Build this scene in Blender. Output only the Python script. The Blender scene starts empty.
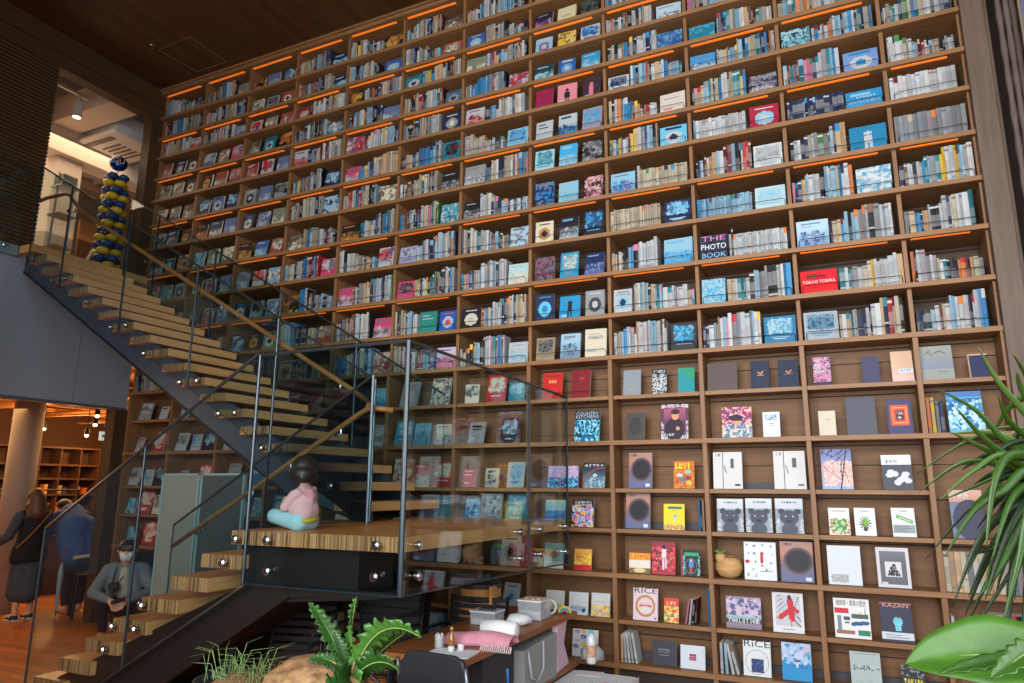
import bpy, bmesh, math, random
import numpy as np
from mathutils import Vector, Matrix
C = bpy.context.scene.collection
PI = math.pi

# ------------------------------------------------------------------ camera
sc = bpy.context.scene
cam = bpy.data.objects.new('camera', bpy.data.cameras.new('camera'))
C.objects.link(cam)
R_ = Vector((0.9031543, 0.4292804, 0.0055357)); U_ = Vector((0.08196313, -0.18506894, 0.97930155)); F_ = Vector((-0.42141945, 0.88400669, 0.20233097))
M = Matrix(((R_.x, U_.x, -F_.x, 2.01464), (R_.y, U_.y, -F_.y, -6.37924), (R_.z, U_.z, -F_.z, 1.70), (0, 0, 0, 1)))
cam.matrix_world = M
cam.data.sensor_width = 36.0
cam.data.lens = 706.103 / 1024 * 36.0
cam.data.clip_start = 0.05
sc.camera = cam
sc.view_settings.view_transform = 'Standard'
sc.view_settings.look = 'None'
sc.view_settings.gamma = 1.0
sc.view_settings.use_curve_mapping = False
sc.view_settings.exposure = 0.0

# ------------------------------------------------------------------ world and daylight
def lin(c):
    return tuple((x / 255 / 12.92) if x / 255 <= 0.04045 else (((x / 255) + 0.055) / 1.055) ** 2.4 for x in c)
w = bpy.data.worlds.new('sky'); sc.world = w; w.use_nodes = True
w.node_tree.nodes['Background'].inputs[0].default_value = (0.62, 0.78, 1.0, 1)
w.node_tree.nodes['Background'].inputs[1].default_value = 0.10

def area(name, loc, target, sx, sy, power, col, spread=PI):
    l = bpy.data.lights.new(name, 'AREA'); l.shape = 'RECTANGLE'; l.size = sx; l.size_y = sy
    l.energy = power; l.color = col; l.spread = spread
    o = bpy.data.objects.new(name, l); C.objects.link(o); o.location = loc
    o.rotation_euler = (Vector(target) - Vector(loc)).to_track_quat('-Z', 'Y').to_euler()
    return o
def point(name, loc, power, col, r=0.05):
    l = bpy.data.lights.new(name, 'POINT'); l.energy = power; l.color = col; l.shadow_soft_size = r
    o = bpy.data.objects.new(name, l); C.objects.link(o); o.location = loc
    return o
area('window_daylight', (7.55, -6.0, 3.2), (0, -5.6, 2.6), 4.7, 4.4, 200, (0.90, 0.95, 1.0))
area('window_daylight_front', (1.4, -9.12, 3.7), (1.4, 0, 3.3), 6.0, 5.2, 500, (0.97, 0.98, 1.0), 1.9)
area('upper_room_light', (-9.0, -1.2, 6.85), (-9.0, -1.2, 0), 2.6, 3.5, 130, (1.0, 0.74, 0.52))
area('upper_room_ceiling_fill', (-9.8, -0.6, 5.6), (-9.4, -0.6, 8), 2.0, 3.5, 26, (1.0, 0.72, 0.50))  # added unseen fill that brightens the upper room ceiling
area('shop_room_light', (-10.2, 0.4, 2.75), (-10.2, 0.4, 0), 3.5, 4.5, 150, (1.0, 0.58, 0.26))
for px0, py0 in ((-8.3, 1.4), (-9.8, 0.6), (-11.4, 2.2), (-12.0, 3.4), (-10.6, -0.9)): point('shop_ceiling_fill', (px0, py0, 2.55), 45, (1.0, 0.55, 0.22), 0.08)  # added fill points without fittings, to brighten the shop ceiling and pipes
area('stair_foot_light', (-6.2, -3.4, 2.66), (-6.0, -3.0, 0), 0.2, 0.2, 40, (1.0, 0.60, 0.30))

# ------------------------------------------------------------------ materials
MATS = {}
def mat(name, col, rough=0.6, metal=0.0, spec=0.5, emit=None, es=1.0, noise=0.0, nscale=8.0, bump=0.0):
    if name in MATS: return MATS[name]
    m = bpy.data.materials.new(name); m.use_nodes = True
    nt = m.node_tree; b = nt.nodes['Principled BSDF']
    b.inputs['Base Color'].default_value = (*lin(col), 1)
    b.inputs['Roughness'].default_value = rough; b.inputs['Metallic'].default_value = metal
    b.inputs['Specular IOR Level'].default_value = spec
    if emit:
        b.inputs['Emission Color'].default_value = (*lin(emit), 1); b.inputs['Emission Strength'].default_value = es
    if noise or bump:
        tc = nt.nodes.new('ShaderNodeTexCoord'); n = nt.nodes.new('ShaderNodeTexNoise'); n.inputs['Scale'].default_value = nscale
        n.inputs['Detail'].default_value = 6
        nt.links.new(tc.outputs['Object'], n.inputs['Vector'])
        if noise:
            mx = nt.nodes.new('ShaderNodeMix'); mx.data_type = 'RGBA'
            nt.links.new(n.outputs['Fac'], mx.inputs['Factor'])
            mx.inputs['A'].default_value = (*[x * (1 - noise) for x in lin(col)], 1)
            mx.inputs['B'].default_value = (*[min(1, x * (1 + noise)) for x in lin(col)], 1)
            nt.links.new(mx.outputs['Result'], b.inputs['Base Color'])
        if bump:
            bp = nt.nodes.new('ShaderNodeBump'); bp.inputs['Strength'].default_value = bump
            nt.links.new(n.outputs['Fac'], bp.inputs['Height']); nt.links.new(bp.outputs['Normal'], b.inputs['Normal'])
    MATS[name] = m; return m

def wood(name, c1, c2, stretch=(1, 1, 1), scale=6.0, rough=0.5, plank=None, bump=0.05, spec=0.4):
    """grain along the axis with the smallest stretch; plank=(axis, width) adds dark joints"""
    if name in MATS: return MATS[name]
    m = bpy.data.materials.new(name); m.use_nodes = True
    nt = m.node_tree; b = nt.nodes['Principled BSDF']; L = nt.links.new
    tc = nt.nodes.new('ShaderNodeTexCoord'); mp = nt.nodes.new('ShaderNodeMapping'); mp.inputs['Scale'].default_value = stretch
    n = nt.nodes.new('ShaderNodeTexNoise'); n.inputs['Scale'].default_value = scale; n.inputs['Detail'].default_value = 8; n.inputs['Roughness'].default_value = 0.6
    L(tc.outputs['Object'], mp.inputs['Vector']); L(mp.outputs['Vector'], n.inputs['Vector'])
    cr = nt.nodes.new('ShaderNodeValToRGB'); cr.color_ramp.elements[0].position = 0.3; cr.color_ramp.elements[1].position = 0.7
    cr.color_ramp.elements[0].color = (*lin(c1), 1); cr.color_ramp.elements[1].color = (*lin(c2), 1)
    L(n.outputs['Fac'], cr.inputs['Fac']); out = cr.outputs['Color']
    if plank:
        ax, wd, dark = plank
        sp = nt.nodes.new('ShaderNodeSeparateXYZ'); L(tc.outputs['Object'], sp.inputs[0])
        d = nt.nodes.new('ShaderNodeMath'); d.operation = 'DIVIDE'; L(sp.outputs[ax], d.inputs[0]); d.inputs[1].default_value = wd
        fr = nt.nodes.new('ShaderNodeMath'); fr.operation = 'FRACT'; L(d.outputs[0], fr.inputs[0])
        lt = nt.nodes.new('ShaderNodeMath'); lt.operation = 'LESS_THAN'; L(fr.outputs[0], lt.inputs[0]); lt.inputs[1].default_value = 0.05 if wd > .03 else .3
        fl = nt.nodes.new('ShaderNodeMath'); fl.operation = 'FLOOR'; L(d.outputs[0], fl.inputs[0])
        wn = nt.nodes.new('ShaderNodeTexWhiteNoise'); wn.noise_dimensions = '1D'; L(fl.outputs[0], wn.inputs['W'])
        hs = nt.nodes.new('ShaderNodeHueSaturation'); L(out, hs.inputs['Color'])
        mr = nt.nodes.new('ShaderNodeMapRange'); mr.inputs['To Min'].default_value = 0.78; mr.inputs['To Max'].default_value = 1.18
        L(wn.outputs['Value'], mr.inputs['Value']); L(mr.outputs['Result'], hs.inputs['Value'])
        mx = nt.nodes.new('ShaderNodeMix'); mx.data_type = 'RGBA'
        L(lt.outputs[0], mx.inputs['Factor']); L(hs.outputs['Color'], mx.inputs['A']); mx.inputs['B'].default_value = (*lin(dark), 1)
        out = mx.outputs['Result']
    L(out, b.inputs['Base Color'])
    b.inputs['Roughness'].default_value = rough; b.inputs['Specular IOR Level'].default_value = spec
    if bump:
        bp = nt.nodes.new('ShaderNodeBump'); bp.inputs['Strength'].default_value = bump
        L(n.outputs['Fac'], bp.inputs['Height']); L(bp.outputs['Normal'], b.inputs['Normal'])
    MATS[name] = m; return m

def stripes(name, c1, c2, axis, width, rough=0.55):
    """laminated edge: thin upright strips of changing tone"""
    m = bpy.data.materials.new(name); m.use_nodes = True
    nt = m.node_tree; b = nt.nodes['Principled BSDF']; L = nt.links.new
    tc = nt.nodes.new('ShaderNodeTexCoord'); sp = nt.nodes.new('ShaderNodeSeparateXYZ'); L(tc.outputs['Object'], sp.inputs[0])
    d = nt.nodes.new('ShaderNodeMath'); d.operation = 'DIVIDE'; L(sp.outputs[axis], d.inputs[0]); d.inputs[1].default_value = width
    fl = nt.nodes.new('ShaderNodeMath'); fl.operation = 'FLOOR'; L(d.outputs[0], fl.inputs[0])
    wn = nt.nodes.new('ShaderNodeTexWhiteNoise'); wn.noise_dimensions = '1D'; L(fl.outputs[0], wn.inputs['W'])
    mx = nt.nodes.new('ShaderNodeMix'); mx.data_type = 'RGBA'; L(wn.outputs['Value'], mx.inputs['Factor'])
    mx.inputs['A'].default_value = (*lin(c1), 1); mx.inputs['B'].default_value = (*lin(c2), 1)
    L(mx.outputs['Result'], b.inputs['Base Color']); b.inputs['Roughness'].default_value = rough
    MATS[name] = m; return m

def glassmat(name, tint, refl=0.9, rough=0.0):
    m = bpy.data.materials.new(name); m.use_nodes = True
    nt = m.node_tree; nt.nodes.clear(); L = nt.links.new
    o = nt.nodes.new('ShaderNodeOutputMaterial'); t = nt.nodes.new('ShaderNodeBsdfTransparent'); t.inputs[0].default_value = (*tint, 1)
    g = nt.nodes.new('ShaderNodeBsdfGlossy'); g.inputs['Roughness'].default_value = rough; g.inputs[0].default_value = (refl, refl, refl, 1)
    fr = nt.nodes.new('ShaderNodeFresnel'); ge = nt.nodes.new('ShaderNodeNewGeometry'); mr = nt.nodes.new('ShaderNodeMapRange')
    mr.inputs['To Min'].default_value = 1.45; mr.inputs['To Max'].default_value = 1 / 1.45; L(ge.outputs['Backfacing'], mr.inputs['Value']); L(mr.outputs['Result'], fr.inputs[0])
    mx = nt.nodes.new('ShaderNodeMixShader'); L(fr.outputs[0], mx.inputs[0]); L(t.outputs[0], mx.inputs[1]); L(g.outputs[0], mx.inputs[2])
    L(mx.outputs[0], o.inputs[0]); MATS[name] = m; return m

def attrmat(name, rough=0.55, spec=0.35):
    m = bpy.data.materials.new(name); m.use_nodes = True
    nt = m.node_tree; b = nt.nodes['Principled BSDF']
    a = nt.nodes.new('ShaderNodeAttribute'); a.attribute_name = 'print'
    nt.links.new(a.outputs['Color'], b.inputs['Base Color']); b.inputs['Roughness'].default_value = rough
    b.inputs['Specular IOR Level'].default_value = spec
    MATS[name] = m; return m

SHELF = wood('shelf_oak', (126, 90, 56), (154, 112, 72), (0.6, 8, 8), 4, 0.5)
SHELFV = wood('upright_oak', (120, 86, 54), (146, 106, 70), (8, 8, 0.6), 4, 0.5)
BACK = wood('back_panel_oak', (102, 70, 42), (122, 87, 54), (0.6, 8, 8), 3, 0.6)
TREAD = wood('tread_maple', (222, 156, 94), (240, 180, 116), (6, 0.6, 6), 4, 0.42)
TREADTOP = wood('tread_top_lamplit', (200, 116, 52), (222, 140, 70), (6, 0.6, 6), 4, 0.35)  # maple turned more orange: warm lamp light put into the tops' colour
LAM = stripes('laminated_edge', (84, 52, 28), (200, 144, 92), 0, 0.009)
STEEL = mat('blue_grey_steel', (64, 72, 84), 0.45, 0.3, noise=0.12, nscale=3)
DARKST = mat('black_brown_steel', (26, 20, 18), 0.5, 0.2)
RAILM = mat('dark_metal_rail', (84, 88, 92), 0.35, 0.8)
CHROME = mat('chrome_bolt', (190, 194, 196), 0.22, 1.0)
RAILW = wood('handrail_wood', (146, 92, 50), (176, 116, 66), (1, 1, 1), 6, 0.4)
GLASS = glassmat('guard_glass', (0.865, 0.93, 0.935), 0.9)
CLEAR = glassmat('clear_plastic', (0.93, 0.95, 0.96), 0.9, 0.08)
_n = CLEAR.node_tree; _o = _n.nodes['Material Output']; _m = _n.nodes.new('ShaderNodeMixShader'); _d = _n.nodes.new('ShaderNodeBsdfDiffuse'); _d.inputs[0].default_value = (.62, .66, .7, 1); _m.inputs[0].default_value = .38
_n.links.new(_n.nodes['Mix Shader'].outputs[0], _m.inputs[1]); _n.links.new(_d.outputs[0], _m.inputs[2]); _n.links.new(_m.outputs[0], _o.inputs[0])
GEDGE = mat('glass_edge', (34, 52, 60), 0.3, 0.2, 0.5)
BACKU = wood('upper_back_oak', (66, 46, 32), (82, 58, 40), (0.6, 8, 8), 3, 0.6)  # upper back panel, a darker brown than the lower one
JAMB = wood('jamb_oak_dim', (92, 74, 62), (114, 94, 80), (8, 8, 0.6), 4, 0.5)  # oak darkened and greyed: the jamb's weaker light is in its colour
PRINT = attrmat('printed_cover'); PAGES = mat('book_pages', (222, 214, 196), 0.8, noise=0.06, nscale=60)
BLACK = mat('black_wire', (16, 16, 18), 0.5, 0.3)
LED = mat('warm_light_strip', (255, 140, 40), 0.6, emit=(255, 122, 36), es=0.55)
CEIL = wood('ceiling_wood', (74, 44, 16), (92, 58, 24), (10, 0.7, 1), 5, 0.6, plank=(0, 0.11, (48, 30, 14)))
FLOOR = wood('floor_wood', (164, 92, 40), (204, 122, 58), (0.5, 6, 1), 4, 0.3, plank=(1, 0.12, (90, 50, 22)))
PLASTER = mat('pale_plaster', (214, 196, 176), 0.85, noise=0.04)
WHITEM = mat('white_paint', (224, 218, 208), 0.6)
GREYPANEL = mat('grey_blue_bulkhead', (150, 162, 174), 0.42, 0.15, noise=0.12, nscale=1.5)
SLAT = wood('slat_wood', (70, 50, 26), (96, 72, 40), (1, 0.5, 8), 6, 0.6)

# ------------------------------------------------------------------ mesh helpers
class MB:
    def __init__(s): s.v = []; s.f = []; s.m = []
    def box(s, x0, x1, y0, y1, z0, z1, m=0, T=None, top=None, ymat=None):
        i = len(s.v)
        P = [(x0, y0, z0), (x1, y0, z0), (x1, y1, z0), (x0, y1, z0), (x0, y0, z1), (x1, y0, z1), (x1, y1, z1), (x0, y1, z1)]
        if T is not None: P = [tuple(T @ Vector(p)) for p in P]
        s.v += P
        s.f += [(i, i + 3, i + 2, i + 1), (i + 4, i + 5, i + 6, i + 7), (i, i + 1, i + 5, i + 4), (i + 1, i + 2, i + 6, i + 5), (i + 2, i + 3, i + 7, i + 6), (i + 3, i, i + 4, i + 7)]
        t = m if top is None else top; ym = m if ymat is None else ymat
        s.m += [m, t, ym, m, ym, m]
    def prism(s, poly, y0, y1, m=0, ax='y'):
        """closed polygon (a,b) swept along an axis: 'y' -> points (a, y, b); 'x' -> (x, a, b); 'z' -> (a, b, z)"""
        i = len(s.v); n = len(poly)
        f = {'y': lambda a, b, c: (a, c, b), 'x': lambda a, b, c: (c, a, b), 'z': lambda a, b, c: (a, b, c)}[ax]
        s.v += [f(a, b, y0) for a, b in poly] + [f(a, b, y1) for a, b in poly]
        s.f += [tuple(range(i, i + n)), tuple(range(i + 2 * n - 1, i + n - 1, -1))]; s.m += [m, m]
        for k in range(n):
            j = (k + 1) % n; s.f.append((i + k, i + j, i + n + j, i + n + k)); s.m.append(m)
    def tube(s, pts, r, n=8, m=0, closed=False, cap=True):
        pts = [Vector(p) for p in pts]; N = len(pts); rr = r if isinstance(r, (list, tuple)) else [r] * N
        base = len(s.v); up = None
        for k, p in enumerate(pts):
            a = pts[k - 1] if (k > 0 or closed) else p; b = pts[(k + 1) % N] if (k < N - 1 or closed) else p
            t = (b - a).normalized()
            if up is None:
                up = Vector((0, 0, 1)) if abs(t.z) < 0.9 else Vector((1, 0, 0))
            x = up.cross(t)
            if x.length < 1e-5: x = Vector((1, 0, 0)).cross(t)
            x.normalize(); y = t.cross(x); up = y
            for q in range(n):
                an = 2 * PI * q / n; s.v.append(tuple(p + x * math.cos(an) * rr[k] + y * math.sin(an) * rr[k]))
        K = N if closed else N - 1
        for k in range(K):
            for q in range(n):
                a = base + k * n + q; b = base + k * n + (q + 1) % n; k2 = (k + 1) % N
                c = base + k2 * n + (q + 1) % n; d = base + k2 * n + q
                s.f.append((a, b, c, d)); s.m.append(m)
        if cap and not closed:
            s.f.append(tuple(base + q for q in range(n - 1, -1, -1))); s.m.append(m)
            s.f.append(tuple(base + (N - 1) * n + q for q in range(n))); s.m.append(m)
    def lathe(s, prof, c=(0, 0, 0), n=20, m=0, axis='z', cap=True, wob=None):
        base = len(s.v)
        for k, (r, z) in enumerate(prof):
            for q in range(n):
                an = 2 * PI * q / n; rr = r * (wob(an, k) if wob else 1); a, b = rr * math.cos(an), rr * math.sin(an)
                p = {'z': (a, b, z), 'y': (a, z, b), 'x': (z, a, b)}[axis]
                s.v.append((c[0] + p[0], c[1] + p[1], c[2] + p[2]))
        for k in range(len(prof) - 1):
            for q in range(n):
                a = base + k * n + q; b = base + k * n + (q + 1) % n
                s.f.append((a, b, b + n, a + n)); s.m.append(m)
        if cap:
            s.f.append(tuple(base + q for q in range(n - 1, -1, -1))); s.m.append(m)
            e = base + (len(prof) - 1) * n; s.f.append(tuple(e + q for q in range(n))); s.m.append(m)
    def sheet(s, rows, m=0, thick=0.0):
        """grid of points (list of rows), optional thickness along -z"""
        base = len(s.v); R, K = len(rows), len(rows[0])
        for r in rows: s.v += [tuple(p) for p in r]
        for a in range(R - 1):
            for b in range(K - 1):
                i = base + a * K + b; s.f.append((i, i + 1, i + K + 1, i + K)); s.m.append(m)
    def build(s, name, mats, parent=None, loc=None, rot=None, smooth=False, origin=None):
        me = bpy.data.meshes.new(name)
        v = s.v
        if origin is not None:
            v = [(a - origin[0], b - origin[1], c - origin[2]) for a, b, c in v]; loc = origin
        me.from_pydata(v, [], s.f); me.update()
        if not isinstance(mats, (list, tuple)): mats = [mats]
        for q in mats: me.materials.append(q)
        me.polygons.foreach_set('material_index', s.m)
        if smooth: me.polygons.foreach_set('use_smooth', [True] * len(s.f))
        o = bpy.data.objects.new(name, me); C.objects.link(o)
        if parent: o.parent = parent
        if loc is not None: o.location = loc
        if rot is not None: o.rotation_euler = rot
        bm = bmesh.new(); bm.from_mesh(me); bmesh.ops.recalc_face_normals(bm, faces=bm.faces); bm.to_mesh(me); bm.free()
        return o
def bevel(o, w=0.004, seg=2):
    b = o.modifiers.new('bevel', 'BEVEL'); b.width = w; b.segments = seg; b.limit_method = 'ANGLE'; return o
def tag(o, label=None, cat=None, group=None, kind=None):
    if label: o['label'] = label
    if cat: o['category'] = cat
    if group: o['group'] = group
    if kind: o['kind'] = kind
    return o
def empty(name, loc, rz=0.0, label=None, cat=None, group=None):
    o = bpy.data.objects.new(name, None); C.objects.link(o); o.location = loc; o.rotation_euler = (0, 0, rz); o.empty_display_size = 0.1
    return tag(o, label, cat, group)
def setcol(me, cols):
    """cols: one linear RGB per polygon"""
    at = me.color_attributes.new('print', 'FLOAT_COLOR', 'CORNER')
    tot = np.empty(len(me.polygons), dtype=np.int32); me.polygons.foreach_get('loop_total', tot)
    c = np.repeat(np.asarray(cols, dtype=np.float32), tot, axis=0)
    c = np.concatenate([c, np.ones((len(c), 1), np.float32)], 1); at.data.foreach_set('color', c.ravel())
def copy_tree(o, parent=None):
    c = o.copy(); C.objects.link(c)
    if parent: c.parent = parent
    for ch in list(o.children): copy_tree(ch, c)
    return c
def capsules(name, caps, m, voxel=0.012, smooth=6, parent=None, origin=(0, 0, 0)):
    """one continuous body surface grown from tapered limbs (p, q, r1, r2) and ellipsoids (c, (rx, ry, rz), None, None)"""
    bm = bmesh.new()
    for p, q, r1, r2 in caps:
        if r1 is None:
            bmesh.ops.create_uvsphere(bm, u_segments=16, v_segments=10, radius=1, matrix=Matrix.Translation(p) @ Matrix.Diagonal((*q, 1)))
            continue
        p = Vector(p); q = Vector(q); d = q - p
        bmesh.ops.create_uvsphere(bm, u_segments=14, v_segments=8, radius=r1, matrix=Matrix.Translation(p))
        bmesh.ops.create_uvsphere(bm, u_segments=14, v_segments=8, radius=r2, matrix=Matrix.Translation(q))
        if d.length > 1e-4:
            bmesh.ops.create_cone(bm, cap_ends=True, segments=14, radius1=r1, radius2=r2, depth=d.length,
                                  matrix=Matrix.Translation((p + q) / 2) @ d.to_track_quat('Z', 'Y').to_matrix().to_4x4())
    me = bpy.data.meshes.new(name); bm.to_mesh(me); bm.free()
    o = bpy.data.objects.new(name, me); C.objects.link(o)
    r = o.modifiers.new('r', 'REMESH'); r.mode = 'VOXEL'; r.voxel_size = voxel
    s = o.modifiers.new('s', 'SMOOTH'); s.iterations = smooth; s.factor = 0.5
    dg = bpy.context.evaluated_depsgraph_get(); dg.update()
    me2 = bpy.data.meshes.new_from_object(o.evaluated_get(dg)); o.modifiers.clear(); o.data = me2
    if isinstance(m, (list, tuple)):
        for q in m: me2.materials.append(q)
    else: me2.materials.append(m)
    me2.polygons.foreach_set('use_smooth', [True] * len(me2.polygons))
    if any(origin):
        me2.transform(Matrix.Translation(-Vector(origin))); o.location = origin
    if parent: o.parent = parent
    return o
def text_mesh(name, s, size, m, parent, loc, rot=(PI / 2, 0, 0), width=None, align='CENTER', xscale=1.0):
    cu = bpy.data.curves.new(name, 'FONT'); cu.body = s; cu.size = size; cu.align_x = align; cu.align_y = 'CENTER'; cu.resolution_u = 2
    t = bpy.data.objects.new(name, cu); C.objects.link(t)
    dg = bpy.context.evaluated_depsgraph_get(); dg.update()
    me = bpy.data.meshes.new_from_object(t.evaluated_get(dg)); bpy.data.objects.remove(t)
    if width and len(me.vertices):
        xs = [v.co.x for v in me.vertices]; k = width / max(1e-4, max(xs) - min(xs)); me.transform(Matrix.Diagonal((k, 1, 1, 1)))
    me.materials.clear(); me.materials.append(m)
    o = bpy.data.objects.new(name, me); C.objects.link(o); o.parent = parent; o.location = loc; o.rotation_euler = rot
    return o

# ------------------------------------------------------------------ the room
def struct(name, boxes, m, origin=None):
    b = MB()
    for q in boxes: b.box(*q)
    o = b.build(name, m); o['kind'] = 'structure'; return o
XW = -6.8; ZC = 7.45; ZU = 4.486
struct('floor', [(-14, 7.6, -9.2, 6, -0.1, 0)], FLOOR)
struct('ceiling', [(XW, 7.6, -9.2, 0.6, ZC, ZC + 0.1)], CEIL)
struct('wall_back', [(XW - 0.1, 7.6, 0.56, 0.66, 0, ZC)], mat('dark_back_wall', (58, 44, 34), 0.8))
DKW = mat('dark_room_wall', (74, 66, 58), 0.8, noise=0.1)
WY0, WY1, WZ0, WZ1 = -8.4, -3.6, 0.9, 5.5      # window opening in the right wall
struct('wall_right', [(7.6, 7.7, -9.2, WY0, 0, ZC), (7.6, 7.7, WY1, 0.6, 0, ZC), (7.6, 7.7, WY0, WY1, 0, WZ0), (7.6, 7.7, WY0, WY1, WZ1, ZC)], DKW)
struct('wall_front', [(-6.8, -1.6, -9.3, -9.2, 0, ZC), (4.4, 7.6, -9.3, -9.2, 0, ZC), (-1.6, 4.4, -9.3, -9.2, 0, 0.9), (-1.6, 4.4, -9.3, -9.2, 6.4, ZC)], DKW)
FR = mat('window_frame_black', (34, 34, 36), 0.4, 0.4)
b = MB()
for y in np.linspace(WY0, WY1, 5): b.box(7.58, 7.66, y - 0.03, y + 0.03, WZ0, WZ1)
for z in (WZ0, 3.2, WZ1): b.box(7.58, 7.66, WY0, WY1, z - 0.03, z + 0.03)
b.build('window_1', FR)['kind'] = 'structure'
b = MB()
for x in np.linspace(-1.6, 4.4, 6): b.box(x - 0.03, x + 0.03, -9.26, -9.18, 0.9, 6.4)
for z in (0.9, 3.6, 6.4): b.box(-1.6, 4.4, -9.26, -9.18, z - 0.03, z + 0.03)
b.build('window_2', FR)['kind'] = 'structure'

# left wall: slatted upper part, band over the opening, post beside the bookcase, grey bulkhead
b = MB()
b.box(XW - 0.16, XW - 0.03, -9.2, -1.48, ZU - 0.03, 7.0)
z = ZU - 0.02
while z < 6.97: b.box(XW - 0.04, XW, -9.2, -1.48, z, z + 0.034); z += 0.05
b.build('wall_left_slatted', SLAT)['kind'] = 'structure'
struct('wall_left_band', [(XW - 0.16, XW + 0.01, -9.2, 0.56, 6.97, 7.15), (XW - 0.16, XW - 0.02, -9.2, 0.56, 7.15, 7.19), (XW - 0.16, XW, -9.2, 0.56, 7.19, ZC)], wood('band_wood', (66, 44, 22), (88, 62, 34), (8, 0.5, 8), 4, 0.6))
struct('trim_1', [(XW - 0.16, XW + 0.01, -0.13, 0.56, ZU - .06, 6.97), (XW - 0.16, XW + 0.01, -0.16, 0.56, 0, 2.69)], wood('post_wood', (60, 42, 24), (80, 58, 34), (8, 8, 0.5), 4, 0.6))
struct('wall_left_bulkhead', [(XW - 0.16, XW, -9.2, 0.0, 2.69, ZU - 0.032)], GREYPANEL)
b = MB()
for y in (-0.75, -1.9, -3.0): b.box(XW, XW + 0.002, y - 0.002, y + 0.002, 2.69, ZU - .05)
b.box(XW, XW + 0.004, -9.2, 0, 2.685, 2.72)
b.build('trim_2', mat('panel_joint', (84, 90, 100), 0.5))['kind'] = 'structure'
# hatch line and sprinkler in the ceiling
h = [(-5.98, -0.74), (-5.36, -0.76), (-5.36, -0.15), (-5.92, -0.15)]
b = MB()
for i in range(4):
    a, c = h[i], h[(i + 1) % 4]; b.tube([(a[0], a[1], ZC - 0.002), (c[0], c[1], ZC - 0.002)], 0.0045, 4)
tag(b.build('ceiling_hatch', mat('hatch_line', (120, 100, 72), 0.5)), 'thin pale square outline of an access hatch in the dark wood ceiling', 'hatch')
b = MB(); b.lathe([(0.035, 0), (0.035, -0.01), (0.015, -0.02), (0.015, -0.05), (0.022, -0.055), (0.022, -0.06)], (-5.95, -0.85, ZC), 14)
tag(b.build('sprinkler', CHROME), 'small metal sprinkler head on the wood ceiling near the hatch corner', 'sprinkler')

# upper floor, its room seen through the opening
struct('floor_upper', [(-13, XW - 0.165, -7, 6, ZU - 0.26, ZU)], wood('upper_floor_wood', (120, 84, 50), (146, 104, 66), (6, 0.5, 1), 4, 0.5))
struct('ceiling_upper', [(-13, XW - 0.16, -7, 6, 7.95, 8.05)], PLASTER)
struct('wall_upper_back', [(-13.1, -13, -7, 6, ZU, 7.95), (-13, XW - 0.16, 5.9, 6, ZU, 7.95)], PLASTER)
b = MB(); b.box(-8.75, -8.38, -3, 4, 6.62, 7.1); b.box(-8.75, -8.38, -3, 4, 7.4, 7.95)
o = b.build('ceiling_beam', PLASTER); o['kind'] = 'structure'
b = MB(); b.box(-8.4, -6.97, -0.60, -0.20, 7.02, 7.4); b.build('trim_3', PLASTER)['kind'] = 'structure'
b = MB(); b.box(-8.95, -8.5, -0.40, 0.02, ZU, 6.76); o = b.build('column_upper', PLASTER); bevel(o, 0.02)
tag(o, 'pale square column in the upper room left of the balloon tower', 'column')
# duct, lighting track, track light
DUCT = mat('duct_grey', (196, 180, 164), 0.6)
b = MB()
for i, (x, z) in enumerate([(-9.3, 7.5), (-9.9, 7.6), (-10.6, 7.45), (-11.4, 7.6)]): b.tube([(x, -5, z), (x, 5, z)], 0.10 if i % 2 else 0.06, 10)
for y in (-2.6, -1.7, 0.9, 2.0): b.tube([(-12.8, y, 7.66), (-7.0, y, 7.66)], 0.05, 8)
tag(b.build('ceiling_duct', DUCT), 'pale ducts and pipes crossing the upper room ceiling', 'ducts')
tr = empty('track_light', (-7.6, -0.72, 7.18), 0, 'white cylindrical spotlight hanging from a track behind the opening', 'spotlight')
b = MB(); b.box(-0.02, 0.02, -1.6, 0.55, 0, 0.04); b.build('track', WHITEM, tr)
b = MB(); b.tube([(0, 0, 0), (0, 0, -0.09)], 0.012); b.build('stem', WHITEM, tr)
b = MB(); b.lathe([(0.02, 0), (0.06, -0.01), (0.062, -0.24), (0.055, -0.25)], (0, 0, -0.08), 18); b.build('lamp_shade', WHITEM, tr)
b = MB(); b.lathe([(0.05, -0.252), (0.04, -0.254)], (0, 0, -0.08), 18); b.build('lens', mat('lamp_lens', (255, 240, 214), 0.5, emit=(255, 236, 200), es=6), tr)
# ceiling cassette unit
ac = empty('air_conditioner', (-8.05, 0.32, 6.86), 0, 'white ceiling air conditioner hanging above the balloon tower', 'air conditioner')
b = MB(); b.box(-0.42, 0.42, -0.42, 0.42, 0.1, 0.42); bevel(b.build('body', WHITEM, ac), 0.02)
b = MB(); b.prism([(-0.5, -0.5), (0.5, -0.5), (0.5, 0.5), (-0.5, 0.5)], 0.03, 0.1, ax='z'); bevel(b.build('panel', WHITEM, ac), 0.03)
b = MB()
for k in range(5): b.box(-0.2, 0.2, -0.2 + k * 0.09, -0.17 + k * 0.09, 0.015, 0.032)
b.build('grille', mat('grille_grey', (120, 108, 98), 0.6), ac)
for s in (-1, 1):
    b = MB(); b.box(-0.3, 0.3, s * 0.37 - 0.04, s * 0.37 + 0.04, 0.012, 0.035); b.build('louvre', mat('grille_grey', (120, 108, 98), 0.6), ac)
for sx in (-1, 1):
    for sy in (-1, 1):
        b = MB(); b.tube([(sx * .4, sy * .4, 0.4), (sx * .4, sy * .4, 1.09)], 0.008); b.build('hanger_rod', DUCT, ac)
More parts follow.
